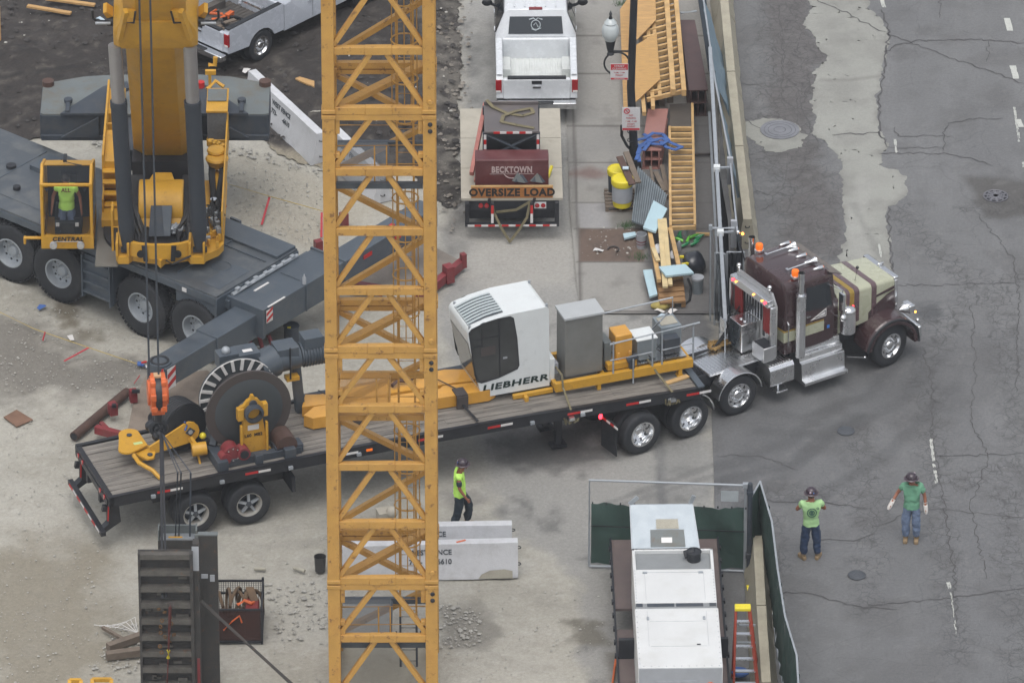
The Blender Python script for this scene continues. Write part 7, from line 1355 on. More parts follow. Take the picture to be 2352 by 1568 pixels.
# lower gate with green screen
a, c = G(1353, 1303), G(1715, 1315); gt = thing('chain_link_gate', 'wide chain link gate with a sagging dark green screen on its lower part', 'gate', a); d = c-a; H_ = 2.24
b = MB(STL); f = lambda u, v: d*u+V((0, 0, v)); b.tube([f(0, .05), f(0, H_), f(1, H_), f(1, .05), f(0, .05)], .028, 8); b.tube([f(.985, 0), f(.985, H_+.02)], .03, 8); b.box(f(.985, H_), (.12, .1, .1)); b.build('frame', gt)
b = MB(GSC); nx, ny = 24, 8; rnd = random.Random(2)
ps = [f(.012+.965*i/nx, .10+1.56*j/ny)+V((0, rnd.uniform(-.03, .03)+.05*math.sin(i*.9+j*.7), (-.02*abs(math.sin(i*1.2)) if j == ny else 0))) for j in range(ny+1) for i in range(nx+1)]
b.add(ps, [(j*(nx+1)+i, j*(nx+1)+i+1, (j+1)*(nx+1)+i+1, (j+1)*(nx+1)+i) for j in range(ny) for i in range(nx)], True); b.build('green_screen', gt); b = MB(RUB); b.bar(f(.01, 1.13)+V((0, -.09, 0)), f(.98, 1.11)+V((0, -.09, 0)), .02, .02)
for k in range(12): b.box(f(.02+.088*k, 1.66), (.03, .03, .05))
b.build('screen_seam', gt)
b = MB(CHL); b.add([f(.01, 1.6), f(.98, 1.6), f(.98, H_), f(.01, H_)], [(0, 1, 2, 3)]); b.build('chain_link', gt, uv=True, fix=False)
b = MB(mat('small_white_sign', S(178, 186, 190), .6, var=.08)); b.prism([f(.83, 1.82), f(.94, 1.82), f(.94, 2.08), f(.83, 2.08)], (0, -.01, 0)); b.build('blank_sign', gt)
b = MB(GRD); p = G(1720, 1318); b.cyl(p, p+V((0, 0, 2.3)), .055, n=14); b.sphere(p+V((0, 0, 2.3)), .055, 12, 6); b.box(p+V((0, 0, .5)), (.16, .16, .1)); b.box(p+V((0, 0, 2.1)), (.14, .14, .08)); b.use(STL).box(p+V((.3, -.2, .05)), (.5, .08, .06)); b.box(p+V((.3, -.6, .05)), (.5, .08, .06)); b.use(ORG).cyl(p+V((.25, -.55, .0)), p+V((.25, -.55, .35)), .12, .04, n=14); b.build('gate_post', label='dark round post between the lower gate and the green street fence', cat='post')
fpts = [(1726, 1140), (1746, 1105), (1773, 1197), (1786, 1305), (1803, 1413), (1830, 1504), (1838, 1640)]
labs = ['short dark green screened panel joining the gate post to the street fence', 'topmost panel of the lower green street fence', 'green street fence panel level with the small round cover', 'green street fence panel beside the upper part of the inner barriers', 'green street fence panel beside the ladder top', 'green street fence panel bulging furthest towards the street', ][:6]
for k in range(6):
    a, c = G(*fpts[k], 1.95), G(*fpts[k+1], 1.95); a.z = c.z = 0; fpanel(labs[k], a, c, 1.95, GSC, 'green screened fence panels by the street', post=(k == 0))
# ---------------------------------------------------------------- lamp post with signs
lp = G(1455, 392); X0 = lp.x; lt = thing('street_lamp', 'tall black street lamp post with a frosted globe on a ringed arm', 'street lamp', lp); ly_ = lp.y
q_ = lambda px, py: GY(px, py, ly_)-lp
b = MB(BLK); tpx = q_(1462, -160); b.tube([(0, 0, 0), (0, 0, .7), q_(1449, 200), tpx], [.13, .10, .095, .08], 16); b.cyl((0, 0, 0), (0, 0, .3), .2, .16, n=16)
for py in (282, 302, 322): p = q_(1451, py); b.torus(p, Z, .1, .014, 16, 5)
b.build('post', lt)
b = MB(BLK); g = q_(1402, 118); b.tube([q_(1449, 118), g], .028, 8); b.torus(q_(1417, 146), (0, 1, 0), .30, .024, 32, 6, R(0), R(330)); b.cyl(g, q_(1402, 92)+V((0, 0, 0)), .07, .13, n=18); b.cyl(g-V((0, 0, .08)), g, .09, .05, n=14); b.build('arm', lt)
b = MB(mat('globe_glass', S(196, 204, 206), .35, var=.06, coat=.4)); g2 = q_(1402, 93); b.lathe(g2, Z, [(.12, 0), (.19, .12), (.21, .24), (.19, .36), (.17, .40), (.14, .44), (.15, .47), (.10, .54), (.06, .57), (0, .58)], 24); gl = b.build('globe', lt); b = MB(BLK); b.lathe(g2, Z, [(.05, .58), (.025, .66), (.04, .70), (.0, .80)], 12); b.build('finial', gl)
b = MB(HOS); b.tube([q_(1428, 288), q_(1428, 312), q_(1440, 335), q_(1450, 345)], .035, 8); b.build('side_conduit', lt)
def sign(x0, x1, y0, y1, label, top, bot, words, sym=False):
    a, c = GY(x0, y0, ly_-.13), GY(x1, y1, ly_-.13); w_, h_ = c.x-a.x, a.z-c.z; t = thing('parking_sign', label, 'sign', ((a.x+c.x)/2, ly_-.13, c.z))
    b = MB(mat('sign_white', S(216, 216, 218), .5, var=.03) if 'sign_white' not in MATS else MATS['sign_white']); b.bx(-w_/2, w_/2, 0, .012, 0, h_); b.build('plate', t); b = MB(mat('sign_red', S(196, 48, 60), .5) if 'sign_red' not in MATS else MATS['sign_red'])
    if top: b.bx(-w_/2+.01, w_/2-.01, -.004, 0, h_*(1-top), h_-.01)
    b.bx(-w_/2+.01, w_/2-.01, -.004, 0, .01, h_*bot)
    if sym: b.torus((-w_*.24, -.004, h_*.84), (0, 1, 0), h_*.10, .012, 20, 5); b.bar((-w_*.24-.04, -.006, h_*.84+.04), (-w_*.24+.04, -.006, h_*.84-.04), .014)
    b.build('red_panel', t)
    for s_, z_, sz, m_ in words: text('sign_lettering', s_, sz, MATS[m_], t, (0, -.008, h_*z_), (R(90), 0, 0), bold=.01, ext=.001)
sign(1402, 1443, 147, 184, 'upper street cleaning sign with a red header on the lamp post', .38, .13, (('STREET', .86, .075, 'sign_white'), ('CLEANING', .70, .068, 'sign_white'), ('TOW ZONE', .07, .045, 'sign_white'), ('9 AM - 3 PM', .46, .05, 'sign_red'), ('FRIDAY', .30, .055, 'sign_red')))
sign(1429, 1470, 247, 300, 'lower no parking sign with a crossed circle and red footer on the lamp post', 0, .10, (('NO', .66, .06, 'sign_red'), ('PARKING', .54, .055, 'sign_red'), ('7 AM - 9 AM', .40, .05, 'sign_red'), ('EXCEPT', .28, .05, 'sign_red'), ('SUNDAY', .18, .05, 'sign_red')), True)
# ---------------------------------------------------------------- timber, steel and rubbish along the pavement
gpw = 'formwork pieces stacked on the pavement'
o = slab('plywood_sheet', [(1424, 22), (1447, -10), (1452, 250), (1432, 246)], .35, .03, PLY, 'narrow plywood sheet at the left edge of the formwork, behind the lamp post', 'plywood', gpw)
b = MB(TIM); A0, A1, B0, B1 = G(1528, -40, .95), G(1546, 212, .95), G(1549, -40, .98), G(1571, 214, .98)
fr_ = thing('formwork_frame', 'long timber formwork frame with two thick rails and many joists', 'formwork', (0, 0, 0), 0, gpw)
b.bar(A0, A1, .12, .16); b.bar(B0, B1, .11, .16); b.build('rail', fr_)
for k in range(18):
    u = .02+k*.055; p = A0.lerp(A1, u); q = B0.lerp(B1, u); b = MB(TIM); b.bar(p+V((-.62, -.42, -.12)), q+V((.0, .02, -.10)), .07, .10); b.build('joist', fr_)
b = MB(TIM); p = G(1465, 60, .8); 
for (a_, c_) in (((1500, 40), (1516, 225)), ((1488, 60), (1500, 248)), ((1475, 210), (1480, 262))): b.bar(G(*a_, .82), G(*c_, .82), .09, .10)
b.build('rail', fr_)
slab('plywood_sheet', [(1458, -20), (1505, -20), (1507, 46), (1459, 95)], .98, .025, PLY, 'upper plywood sheet right of the lamp post beside the timber rails', 'plywood', gpw)
slab('plywood_sheet', [(1460, 104), (1508, 76), (1516, 182), (1458, 236)], .98, .025, mat('plywood_dark', S(200, 158, 98), .7, var=.16, stretch=(1, 6, 1), dirt=.3), 'lower plywood sheet right of the lamp post above the loose beam ends', 'plywood', gpw)
b = MB(TIG); a, c = G(1440, 0, .0), G(1560, 235, 0); 
for k in range(4): p = G(1470+18*k, -20, .35); q = G(1480+20*k, 235-8*k, .35); b.bar(p, q, .14, .6)
b.build('timber_stack', label='weathered timbers stacked under the formwork frame', cat='timber')
def hbeam(label, P4, z, h, m, name='steel_beam', n=2, group=None):
    P_ = [G(x, y, z) for x, y in P4]; t = thing(name, label, 'steel beam', P_[3]-V((0, 0, z)), 0, group); o_ = P_[3]-V((0, 0, z)); a, b_, c, d = [p-o_ for p in P_]
    b = MB(m); b.prism([a, b_, c, d], (0, 0, -.03))
    for lv in range(n):
        zz_ = -.03-lv*h/n
        for u in (.12, .5, .88): p, q = a.lerp(b_, u)+V((0, 0, zz_)), d.lerp(c, u)+V((0, 0, zz_)); b.bar(p+V((0, 0, -h/n/2+.01)), q+V((0, 0, -h/n/2+.01)), .03, h/n-.03)
        b.prism([a+V((0, 0, zz_-h/n+.03)), b_+V((0, 0, zz_-h/n+.03)), c+V((0, 0, zz_-h/n+.03)), d+V((0, 0, zz_-h/n+.03))], (0, 0, -.025))
    b.build('flanges', t); return t
BRB = mat('brown_beam', S(96, 74, 72), .35, .2, var=.3, scale=1.5, dirt=.4, dirtc=S(62, 48, 48))
hbeam('wide dark brown steel beams stacked beside the formwork at the street fence', [(1562, 46), (1596, 46), (1626, 206), (1582, 208)], .75, .7, BRB)
hbeam('pinkish brown steel beams under the blue straps', [(1488, 250), (1535, 250), (1519, 345), (1474, 345)], .55, .5, PNK)
b = MB(STL); b.tube([G(1562, 30, .8), G(1600, 26, .8)], .03); b.use(BLK).bx(0, 0, 0, 0, 0, 0) if False else None; b.build('short_pipe', label='short galvanised pipe lying above the dark brown beams', cat='pipe')
lf = thing('timber_ladder_frame', 'pine ladder shaped formwork frame with many rungs lying below the beams', 'formwork', (0, 0, 0), 0, gpw)
TLp, TRp, BLp, BRp = G(1538, 296, .42), G(1590, 243, .42), G(1540, 524, .42), G(1596, 522, .42)
b = MB(TIM); b.bar(TLp, BLp, .06, .16); b.bar(TRp, BRp, .06, .16); b.build('rail', lf)
for k in range(18):
    u = k/17.; p = TLp.lerp(BLp, u); q = G(1590.5, 296, .42).lerp(BRp, u); b = MB(TIM); b.bar(p, q, .07, .09); b.build('rung', lf)
slab('plywood_sheet', [(1538, 240), (1588, 236), (1590, 292), (1538, 296)], .40, .03, mat('wet_plywood', S(92, 86, 80), .5, var=.2), 'dark wet board at the head of the ladder shaped frame', 'board', gpw)
b = MB(BRN); b.bar(G(1590, 355, .1), G(1632, 354, .1), .05); b.build('short_timber', label='upper short brown batten between the ladder frame and the gate pipe', cat='batten', group='short battens by the gate'); b = MB(TIM); b.bar(G(1598, 537, .1), G(1632, 538, .1), .06); b.build('short_timber', label='lower short pine batten between the ladder frame and the gate pipe', cat='batten', group='short battens by the gate')
b = MB(BLU)
for L_ in (((1462, 322), (1480, 318), (1500, 306), (1522, 308), (1535, 322), (1520, 332), (1490, 330), (1470, 338), (1465, 352), (1468, 370)), ((1478, 308), (1500, 322), (1520, 318), (1545, 330), (1566, 338), (1550, 344), (1530, 338), (1518, 326)), ((1462, 340), (1485, 326), (1510, 322)), ((1485, 312), (1492, 328), (1480, 344)), ((1462, 330), (1470, 345), (1462, 365))):
    P_ = [G(x, y, .60+.03*(i % 3)) for i, (x, y) in enumerate(L_)]
    for p, q in zip(P_, P_[1:]): b.bar(p, q+(q-p)*.1, .09, .02)
b.build('blue_webbing', label='tangle of blue webbing straps draped over the pinkish beam', cat='straps')
# drums on a pallet
def pallet(label, c, rz, w_=1.0, d_=.9, m=TIG):
    t = thing('pallet', label, 'pallet', c, rz); b = MB(m)
    for k in range(6): b.bx(-w_/2, w_/2, -d_/2+k*d_/5.6, -d_/2+k*d_/5.6+.09, .11, .13)
    b.build('deck_boards', t); b = MB(m)
    for x in (-w_/2+.04, 0, w_/2-.04): b.bx(x-.035, x+.035, -d_/2, d_/2, .02, .11)
    for k in range(3): b.bx(-w_/2, w_/2, -d_/2+k*(d_-.09)/2, -d_/2+k*(d_-.09)/2+.09, 0, .02)
    b.build('bearers', t); return t
pallet('weathered pallet under the yellow lidded drums', G(1424, 465, .03), R(2), .72, .9)
def drum(label, px, py, r, h, body, lid, z=.16):
    c = G(px, py, z); t = thing('drum', label, 'drum', c, 0, 'drums with yellow lids'); b = MB(body); b.lathe((0, 0, 0), Z, [(0, 0), (r*.86, 0), (r*.9, .05), (r*.96, h*.7), (r*.95, h)], 28); b.use(GPL).lathe((0, 0, 0), Z, [(r*.965, h*.22), (r*.975, h*.8)], 28) if body is YPL else None; b.build('shell', t)
    b = MB(lid); b.lathe((0, 0, h), Z, [(r*1.05, -.10), (r*1.08, -.02), (r*1.05, .03), (r*.95, .05), (r*.9, .03), (0, .045)], 28); b.build('lid', t)
drum('front yellow drum with a grey wrap and bright yellow lid on the pallet', 1429, 470, .25, .68, YPL, YPL); drum('rear drum with a yellow lid mostly hidden behind the planks', 1417, 446, .22, .66, GRD, YPL, .05)
b = MB(RST); b.bar(G(1423, 360, 1.1), G(1452, 424, .85), .16, .04); b.build('brown_plank', label='left brown plank lying over the yellow drums, with a pale sticker', cat='plank', group='brown planks over the drums')
b = MB(mat('sticker_white_blue', S(196, 214, 226), .5)); b.box(G(1437, 386, 1.04), (.14, .12, .02)); b.build('plastic_scrap', label='small pale plastic scrap on the left brown plank', cat='plastic scrap'); b = MB(TIG); b.bar(G(1438, 350, 1.05), G(1466, 420, .8), .14, .05); b.build('brown_plank', label='right darker plank leaning by the lamp post above the corrugated sheets', cat='plank', group='brown planks over the drums')
b = MB(mat('corrugated_steel', S(150, 160, 166), .4, .5, var=.15, dirt=.3))
for k in range(14):
    u = k/13.; p = G(1466+u*62, 384+u*60, .62); q = G(1452+u*60, 508+u*22-(u > .6)*(u-.6)*70, .30+.1*u); b.bar(p, q, .024, .05, up=Z)
    p2 = p+V((.025, 0, -.03)); b.use(MATS.get('corrugated_shade') or mat('corrugated_shade', S(124, 134, 140), .5, .4)).bar(p2, q+V((.025, 0, -.03)), .05, .012); b.use(MATS['corrugated_steel'])  # darker steel between ridges: shade of the grooves put into the colour
b.build('corrugated_sheet', label='fan of grey corrugated steel sheets below the drums', cat='sheet metal')
b = MB(TIG); b.bar(G(1494, 384, .3), G(1500, 420, .3), .06); b.bar(G(1505, 395, .2), G(1528, 440, .2), .12, .04); b.bar(G(1520, 380, .15), G(1535, 450, .15), .10, .04); b.build('scrap_timber', label='weathered scrap timber between the pink beam and the corrugated sheets', cat='scrap wood')
gfm = 'pale blue foam boards'
for k, (P4, z, lab) in enumerate((([(1501, 460), (1533, 479), (1506, 532), (1477, 522)], .55, 'pale blue foam board propped on the corrugated sheets'), ([(1431, 536), (1459, 532), (1461, 540), (1434, 547)], .15, 'smallest pale blue foam strip beside the white bucket'), ([(1513, 612), (1574, 606), (1594, 626), (1530, 633)], .62, 'pale blue foam board resting on the pale planks and black bag'), ([(1477, 620), (1498, 618), (1510, 675), (1492, 681)], .25, 'tall narrow foam board left of the brown pallet boards'))):
    slab('foam_board', P4, z, .05, FOM, lab, 'foam board', gfm)
def bucket(label, px, py, r, h, m, lid=None, z=.0, open_=False, marks=None):
    c = G(px, py, z); t = thing('bucket', label, 'bucket', c); b = MB(m); b.lathe((0, 0, 0), Z, [(0, 0), (r*.86, 0), (r, h*.97), (r*1.05, h*.98), (r*1.05, h), (r*.94, h), (r*.9, h*.6 if open_ else h*.93), (0, h*.3 if open_ else h*.93)], 28)
    if open_: b.use(RUB).lathe((0, 0, h*.55), Z, [(0, 0), (r*.93, 0)], 24)
    b.build('shell', t)
    if lid: b = MB(lid); b.lathe((0, 0, h), Z, [(r*1.06, -.04), (r*1.06, .01), (0, .015)], 28); b.build('lid', t)
    if marks: b = MB(marks); b.lathe((0, 0, 0), Z, [(r*.962, h*.5), (r*.972, h*.58)], 24); b.lathe((0, 0, 0), Z, [(r*.935, h*.3), (r*.942, h*.36)], 24); b.build('label_print', t)
bucket('open white bucket with faded red print beside the planting pit', 1473, 568, .125, .36, GPL, None, .03, True, RDD); bucket('grey lidded bucket standing alone near the street fence', 1602, 671, .14, .40, MATS['box_grey_blue'], GPL, .03); bucket('open black bucket standing left of the mast beside the white barriers', 735.5, 1310, .130, .37, mat('black_bucket', S(66, 66, 66), .5, var=.1, rust=.1), None, 0, True)
# bundle of pale timber on brown pallet boards
b = MB(mat('brown_board', S(160, 124, 84), .75, var=.2, stretch=(1, 8, 1))); 
for k in range(5): p = G(1510+k*1.2, 644+k*12, .22); q = G(1568+k*1.2, 640+k*12, .22); b.bar(p, q, .19, .05)
for k in range(3): b.bar(G(1512+k*26, 642, .12), G(1518+k*26, 700, .12), .1, .12)
b.build('pallet_boards', label='brown pallet boards at the bottom of the pale timber pile', cat='pallet')
b = MB(TIM); b.bar(G(1492, 532, .4), G(1514, 645, .42), .10, .09); b.bar(G(1540, 530, .4), G(1562, 625, .42), .10, .09); b.bar(G(1490, 530, .4), G(1544, 528, .4), .1, .09); b.bar(G(1535, 640, .35), G(1567, 634, .35), .08, .08); b.build('timber_crate_frame', label='open pine frame lying on the brown pallet boards', cat='frame')
b = MB(TIP)
for (p, q, w_) in (((1516, 505), (1528, 660), .12), ((1526, 503), (1538, 630), .10), ((1522, 520), (1520, 590), .09), ((1530, 560), (1540, 655), .10), ((1500, 570), (1512, 600), .1)): b.bar(G(*p, .58), G(*q, .50), w_, .05)
b.build('pale_planks', label='pale fresh planks in the middle of the timber pile', cat='planks')
b = MB(WHM); b.sphere(G(1512, 572, .35), .16, 10, 8, (.8, 1.4, .5)); b.sphere(G(1545, 585, .3), .12, 10, 8, (.7, 1.5, .5)); b.build('plastic_wrap', label='crumpled white plastic wrap among the pale planks', cat='plastic wrap')
rnd = random.Random(31)
for k in range(9):
    px_, py_ = rnd.uniform(1556, 1596), rnd.uniform(542, 574); t = MB((GRN, mat('light_green_bottle', S(110, 200, 70), .2, coat=.4) if 'light_green_bottle' not in MATS else MATS['light_green_bottle'], GRN)[k % 3]); c = G(px_, py_, .08); a = rnd.uniform(0, 3); dd = V((math.cos(a), math.sin(a), .3)); t.lathe(c, dd, [(0, 0), (.04, 0), (.042, .15), (.015, .21), (.015, .24), (0, .24)], 10); t.build('bottle', label='green plastic bottle in the pile beside the black bag', cat='bottle', group='green bottles by the black bag')
for k, (px_, py_) in enumerate(((1576, 540), (1560, 573))): b = MB(GPL); b.lathe(G(px_, py_, .15), (0, -.2, 1), [(0, 0), (.05, 0), (.05, .2), (.02, .26), (0, .26)], 10); b.build('bottle', label=('pale grey bottle above the green bottles', 'pale grey bottle left of the green bottles')[k], cat='bottle')
def blob(name, px, py, z, r, m, label, cat, sc_=(1, 1, .7), seed=1):
    rnd = random.Random(seed); b = MB(m); c = G(px, py, z); b.sphere((0, 0, 0), r, 16, 11, sc_)
    b.v = [tuple(V(v)*(1+.22*(noise.noise(V(v)*4/r*.3+V((seed, 0, 0)))))) for v in b.v]; o = b.build(name, label=label, cat=cat); o.location = c; return o
blob('rubbish_bag', 1594, 602, .25, .30, mat('bin_bag', S(44, 48, 56), .3, coat=.4, bump=.6, bs=12), 'shiny black rubbish bag beside the green bottles', 'rubbish bag', (.9, 1.1, .85), 3)
blob('yellow_sack', 1519, 700, .10, .20, mat('sack_yellow', S(176, 160, 90), .8, var=.15), 'crumpled yellow sack at the foot of the timber pile', 'sack', (1.15, .8, .5), 5)
b = MB(YPL); b.box(G(1575, 606, .35), (.2, .05, .05), .3); b.box(G(1566, 590, .4), (.1, .06, .05)); b.build('yellow_scrap', label='small bright yellow scraps on the black rubbish bag', cat='scrap')
b = MB(HOS); b.tube([G(1580, 640, .05), G(1588, 660, .04), G(1584, 690, .04), G(1570, 702, .04)], .03, 6); b.build('black_hose', label='short black hose lying beside the brown pallet boards', cat='hose')
for k, (px_, py_, m_, lab) in enumerate(((1516, 714, WRF, 'pale plastic scrap below the yellow sack'), (1522, 727, MATS['sticker_white_blue'], 'bluish plastic scrap lowest below the yellow sack'), (1375, 575, WRF, 'white scrap in the planting pit'), (1545, 715, WRF, 'tiny white scrap right of the yellow sack'), (96, 706, BLU, 'tiny blue litter near the water stain'), (163, 776, WRF, 'white paper scrap by the yellow rope'), (232, 45, MATS['sticker_white_blue'], 'pale blue litter on the dark soil left of the boom'), (566, 163, WRF, 'white scrap beyond the counterweight'))):
    rnd = random.Random(k); b = MB(m_); c = G(px_, py_, .05 if py_ > 300 else .15); a = rnd.uniform(0, 3); b.add([c+rotz(V(p), a) for p in ((-.12, -.05, 0), (.10, -.06, .03), (.13, .06, 0), (0, .08, .05), (-.11, .05, .01))], [(0, 1, 2, 3, 4)]); b.build('litter', label=lab, cat='litter')
b = MB(BRN); c = G(1409, 572, .07); b.torus(c, Z, .13, .02, 16, 6, 0, R(240)); b.build('metal_hoop', label='broken dark hoop lying in the planting pit', cat='hoop')
gm = mat('weeds', S(70, 104, 60), .8, var=.3); b = MB(gm)
for (cx2, cy2, n_) in ((1440, 520, 120), (1470, 592, 60), (1430, 10, 90)):
    for k in range(n_): c = G(cx2+rnd.gauss(0, 10), cy2+rnd.gauss(0, 3.5), .04); a = rnd.uniform(0, 6.28); b.add([c, c+V((.012, 0, 0)), c+V((math.cos(a)*.07, math.sin(a)*.07, rnd.uniform(.04, .16)))], [(0, 1, 2)])
b.build('weeds', kind='stuff', fix=False)
# ---------------------------------------------------------------- loose things on the site
b = MB(RST); b.cyl(G(170, 1002, .12), G(292, 900, .12), .11, n=20); b.use(BLK).cyl(G(169.3, 1002.6, .12), G(170, 1002, .12), .085, n=16); b.build('steel_pipe', label='rusty steel pipe lying behind the rear end of the trailer', cat='pipe')
b = MB(RDD); b.bar(G(220, 985, .2), G(290, 1003, .2), .14, .18); b.bar(G(232, 972, .15), G(245, 985, .15), .1, .1); b.build('red_beam', label='short red steel beam on the ground between the pipe and the trailer', cat='steel beam', group='red steel pieces')
b = MB(RDD); b.box(G(259, 938, .3), (.18, .2, .28), .4); b.use(BLK).box(G(262, 931, .45), (.1, .1, .06)); b.build('red_bracket', label='red bracket on the middle of the rusty pipe', cat='bracket', group='red steel pieces')
b = MB(RDD); b.box(G(306, 908, .25), (.16, .16, .3), .3); b.use(BLK).box(G(312, 898, .42), (.18, .1, .05)); b.build('red_bracket', label='red bracket at the far end of the rusty pipe', cat='bracket', group='red steel pieces')
b = MB(RDD); b.bar(G(960, 686, .2), G(1064, 602, .2), .16, .22); b.box(G(1030, 628, .28), (.2, .24, .42), .5); b.box(G(1064, 598, .3), (.12, .14, .36), .5); b.build('red_beam', label='dark red steel beam with a bracket lying right of the mast', cat='steel beam', group='red steel pieces')
b = MB(RDD); b.bar(G(805, 655, .2), G(880, 668, .2), .16, .22); b.build('red_beam', label='dark red steel beam seen through the mast lattice', cat='steel beam', group='red steel pieces')
for k, (px_, py_, lab) in enumerate(((731, 566, 'small red bracket just left of the mast'), (790, 503, 'small red bracket seen through the mast above the outrigger beam'))): b = MB(RDD); b.box(G(px_, py_, .2), (.18, .16, .32), .4); b.build('red_bracket', label=lab, cat='bracket', group='red steel pieces')
MUD = mat('muddy_steel_plate', S(146, 134, 122), .85, var=.18, scale=2, dirt=.5, dirtc=S(112, 98, 88), bump=.5)
slab('crane_mat', [(306, 925), (335, 862), (475, 850), (560, 900), (520, 985), (420, 1000), (290, 1005)], .06, .05, MUD, 'muddy steel crane mat under the outrigger foot behind the trailer', 'crane mat')
slab('crane_mat', [(812, 640), (905, 570), (985, 560), (1060, 600), (965, 660), (880, 672)], .05, .05, mat('muddy_mat_dark', S(136, 128, 120), .85, var=.15, bump=.4), 'muddy steel crane mat under the far outrigger right of the mast', 'crane mat')
slab('rusty_plate', [(8, 957), (38, 940), (76, 963), (38, 979)], .03, .02, mat('rust_brown_plate', S(128, 98, 80), .8, var=.2), 'small rusty steel plate on the gravel at the left edge', 'plate')
def ribn(name, a, c, label, w_=.05): b = MB(mat('red_ribbon', S(190, 60, 70), .7, var=.1) if 'red_ribbon' not in MATS else MATS['red_ribbon']); b.bar(G(*a, .25), G(*c, .04), w_, .01); b.build(name, label=label, cat='ribbon', group='red marker ribbons')
for a, c, lab in (((619, 453), (601, 516), 'red ribbon hanging from the yellow rope right of the crane'), ((739, 488), (738, 545), 'red ribbon just left of the mast post'), ((511, 450), (519, 476), 'short red ribbon at the right side of the crane body'), ((104, 762), (98, 782), 'short red ribbon near the water stain'), ((204, 798), (147, 829), 'long red ribbon lying on the gravel near the dark stain'), ((321, 862), (308, 880), 'thin red ribbon above the rusty pipe end')): ribn('ribbon', a, c, lab)
b = MB(mat('thin_yellow_rope', S(190, 168, 100), .8)); b.tube([G(-10, 712, .12), G(78, 755, .1), G(204, 798, .25), G(323, 838, .05)], .010, 5); b.build('rope_line', label='thin yellow rope line crossing the gravel at the left', cat='rope'); b = MB(MATS['thin_yellow_rope']); b.tube([G(508, 418, .2), G(623, 452, .3), G(742, 485, .25), G(800, 505, .1)], .010, 5); b.build('rope_line', label='thin yellow rope line crossing the sand right of the crane', cat='rope')
b = MB(BLU); c = G(338, 842, .03)
for k in range(6): b.box(c+V((rnd.uniform(-.18, .18), rnd.uniform(-.12, .12), .03*k*.4)), (.16, .08, .03), rnd.uniform(0, 3))
b.use(RED).box(c+V((-.08, .1, .06)), (.14, .06, .02), .5); b.use(WRF).box(c+V((.05, -.1, .07)), (.16, .1, .02), .2); b.build('rag_heap', label='small heap of blue, red and white rags near the hoist ropes', cat='rags')
b = MB(GPL); c = G(637, 775, .85); b.lathe((0, 0, 0), Z, [(0, 0), (.045, 0), (.045, .16), (.015, .22), (.015, .25), (0, .25)], 12); o = b.build('bottle', label='small clear bottle standing on the edge of the outrigger box', cat='bottle'); p = rotz(V((1.69, 1.9, 0)), CRY); o.location = V((H4.x+p.x, H4.y+p.y, 1.73))
b = MB(GRD); c = G(670, 800, 0); b.cyl(c, c+V((0, 0, .6)), .17, n=20); b.torus(c+V((0, 0, .6)), Z, .17, .02, 20, 6); b.use(YPL).box(c+V((-.05, -.12, .62)), (.08, .05, .03)); b.build('grey_bin', label='dark round bin behind the drive motor and outrigger box', cat='bin')
o_ = MB(RDD); q0 = G(598, 800, .35)
for k in range(3): o_.bar(q0+V((-.25+.22*k, 0, .35)), q0+V((-.15+.3*k, -.25, -.3)), .07)
o_.use(STL).bar(q0+V((-.3, -.1, .1)), q0+V((.4, -.05, .1)), .04); o_.build('red_stand', label='red tubular stand between the cable drum and the outrigger box', cat='stand')
# bin of ropes
y0_ = G(550, 1477, 0); bw = 1.06; bn = thing('wire_bin', 'black wire basket bin full of brown and orange ropes', 'wire bin', (G(602, 1477).x-bw/2, y0_.y+.6, 0)); H_ = .86
b = MB(BLK)
for x in (-bw/2, bw/2):
    for y in (-.6, .6): b.bar((x, y, 0), (x, y, H_+(.08 if y > 0 else 0)), .05)
    b.bar((x, -.6, H_), (x, .6, H_), .04); b.bar((x, -.6, .06), (x, .6, .06), .04)
for y in (-.6, .6): b.bar((-bw/2, y, H_), (bw/2, y, H_), .04); b.bar((-bw/2, y, .06), (bw/2, y, .06), .05)
b.bx(-bw/2, bw/2, -.6, .6, .03, .06); b.bar((-bw/2, .6, .55), (bw/2, .6, .55), .04); b.build('frame', bn)
b = MB(BLK)
for k in range(22): b.tube([(-bw/2+bw*k/21, .6, .1), (-bw/2+bw*k/21, .6, H_)], .005, 4)
for k in range(16): b.tube([(-bw/2, .6, .1+.05*k), (bw/2, .6, .1+.05*k)], .005, 4)
b.build('wire_mesh', bn); b = MB(mat('mesh_panel_dark', S(74, 48, 42), .8, var=.4, alpha=.72)); b.bx(-bw/2, bw/2, -.605, -.6, .06, H_); b.bx(bw/2-.004, bw/2, -.6, .6, .06, H_); b.build('side_mesh', bn)
b = MB(mat('brown_rope', S(112, 92, 72), .9, var=.25)); rnd = random.Random(14); bo_ = bn.location
for k in range(6): b.torus(bo_+V((-.35+.14*k, .15+rnd.uniform(-.1, .1), .62)), (rnd.uniform(.3, 1), rnd.uniform(-.4, .4), rnd.uniform(-.2, .2)), rnd.uniform(.22, .33), .035, 22, 6)
for k in range(5): b.tube([bo_+V((.1+.05*k, .3, .5)), bo_+V((.2+.03*k, .15, .95)), bo_+V((.3+.03*k, -.1, .8)), bo_+V((.2+.05*k, -.3, .5))], .035, 6)
b.build('rope_coils', label='coils of brown rope heaped in the wire bin', cat='rope')
b = MB(ORG); b.tube([bo_+V((0, -.3, .8)), bo_+V((.15, -.25, .88)), bo_+V((.3, -.3, .84)), bo_+V((.35, -.2, .8))], .04); b.tube([bo_+V((-.3, -.62, .35)), bo_+V((-.1, -.64, .6)), bo_+V((.05, -.62, .72)), bo_+V((.1, -.63, .55))], .02); b.build('orange_rope', label='orange cord on top of the ropes in the wire bin', cat='cord')
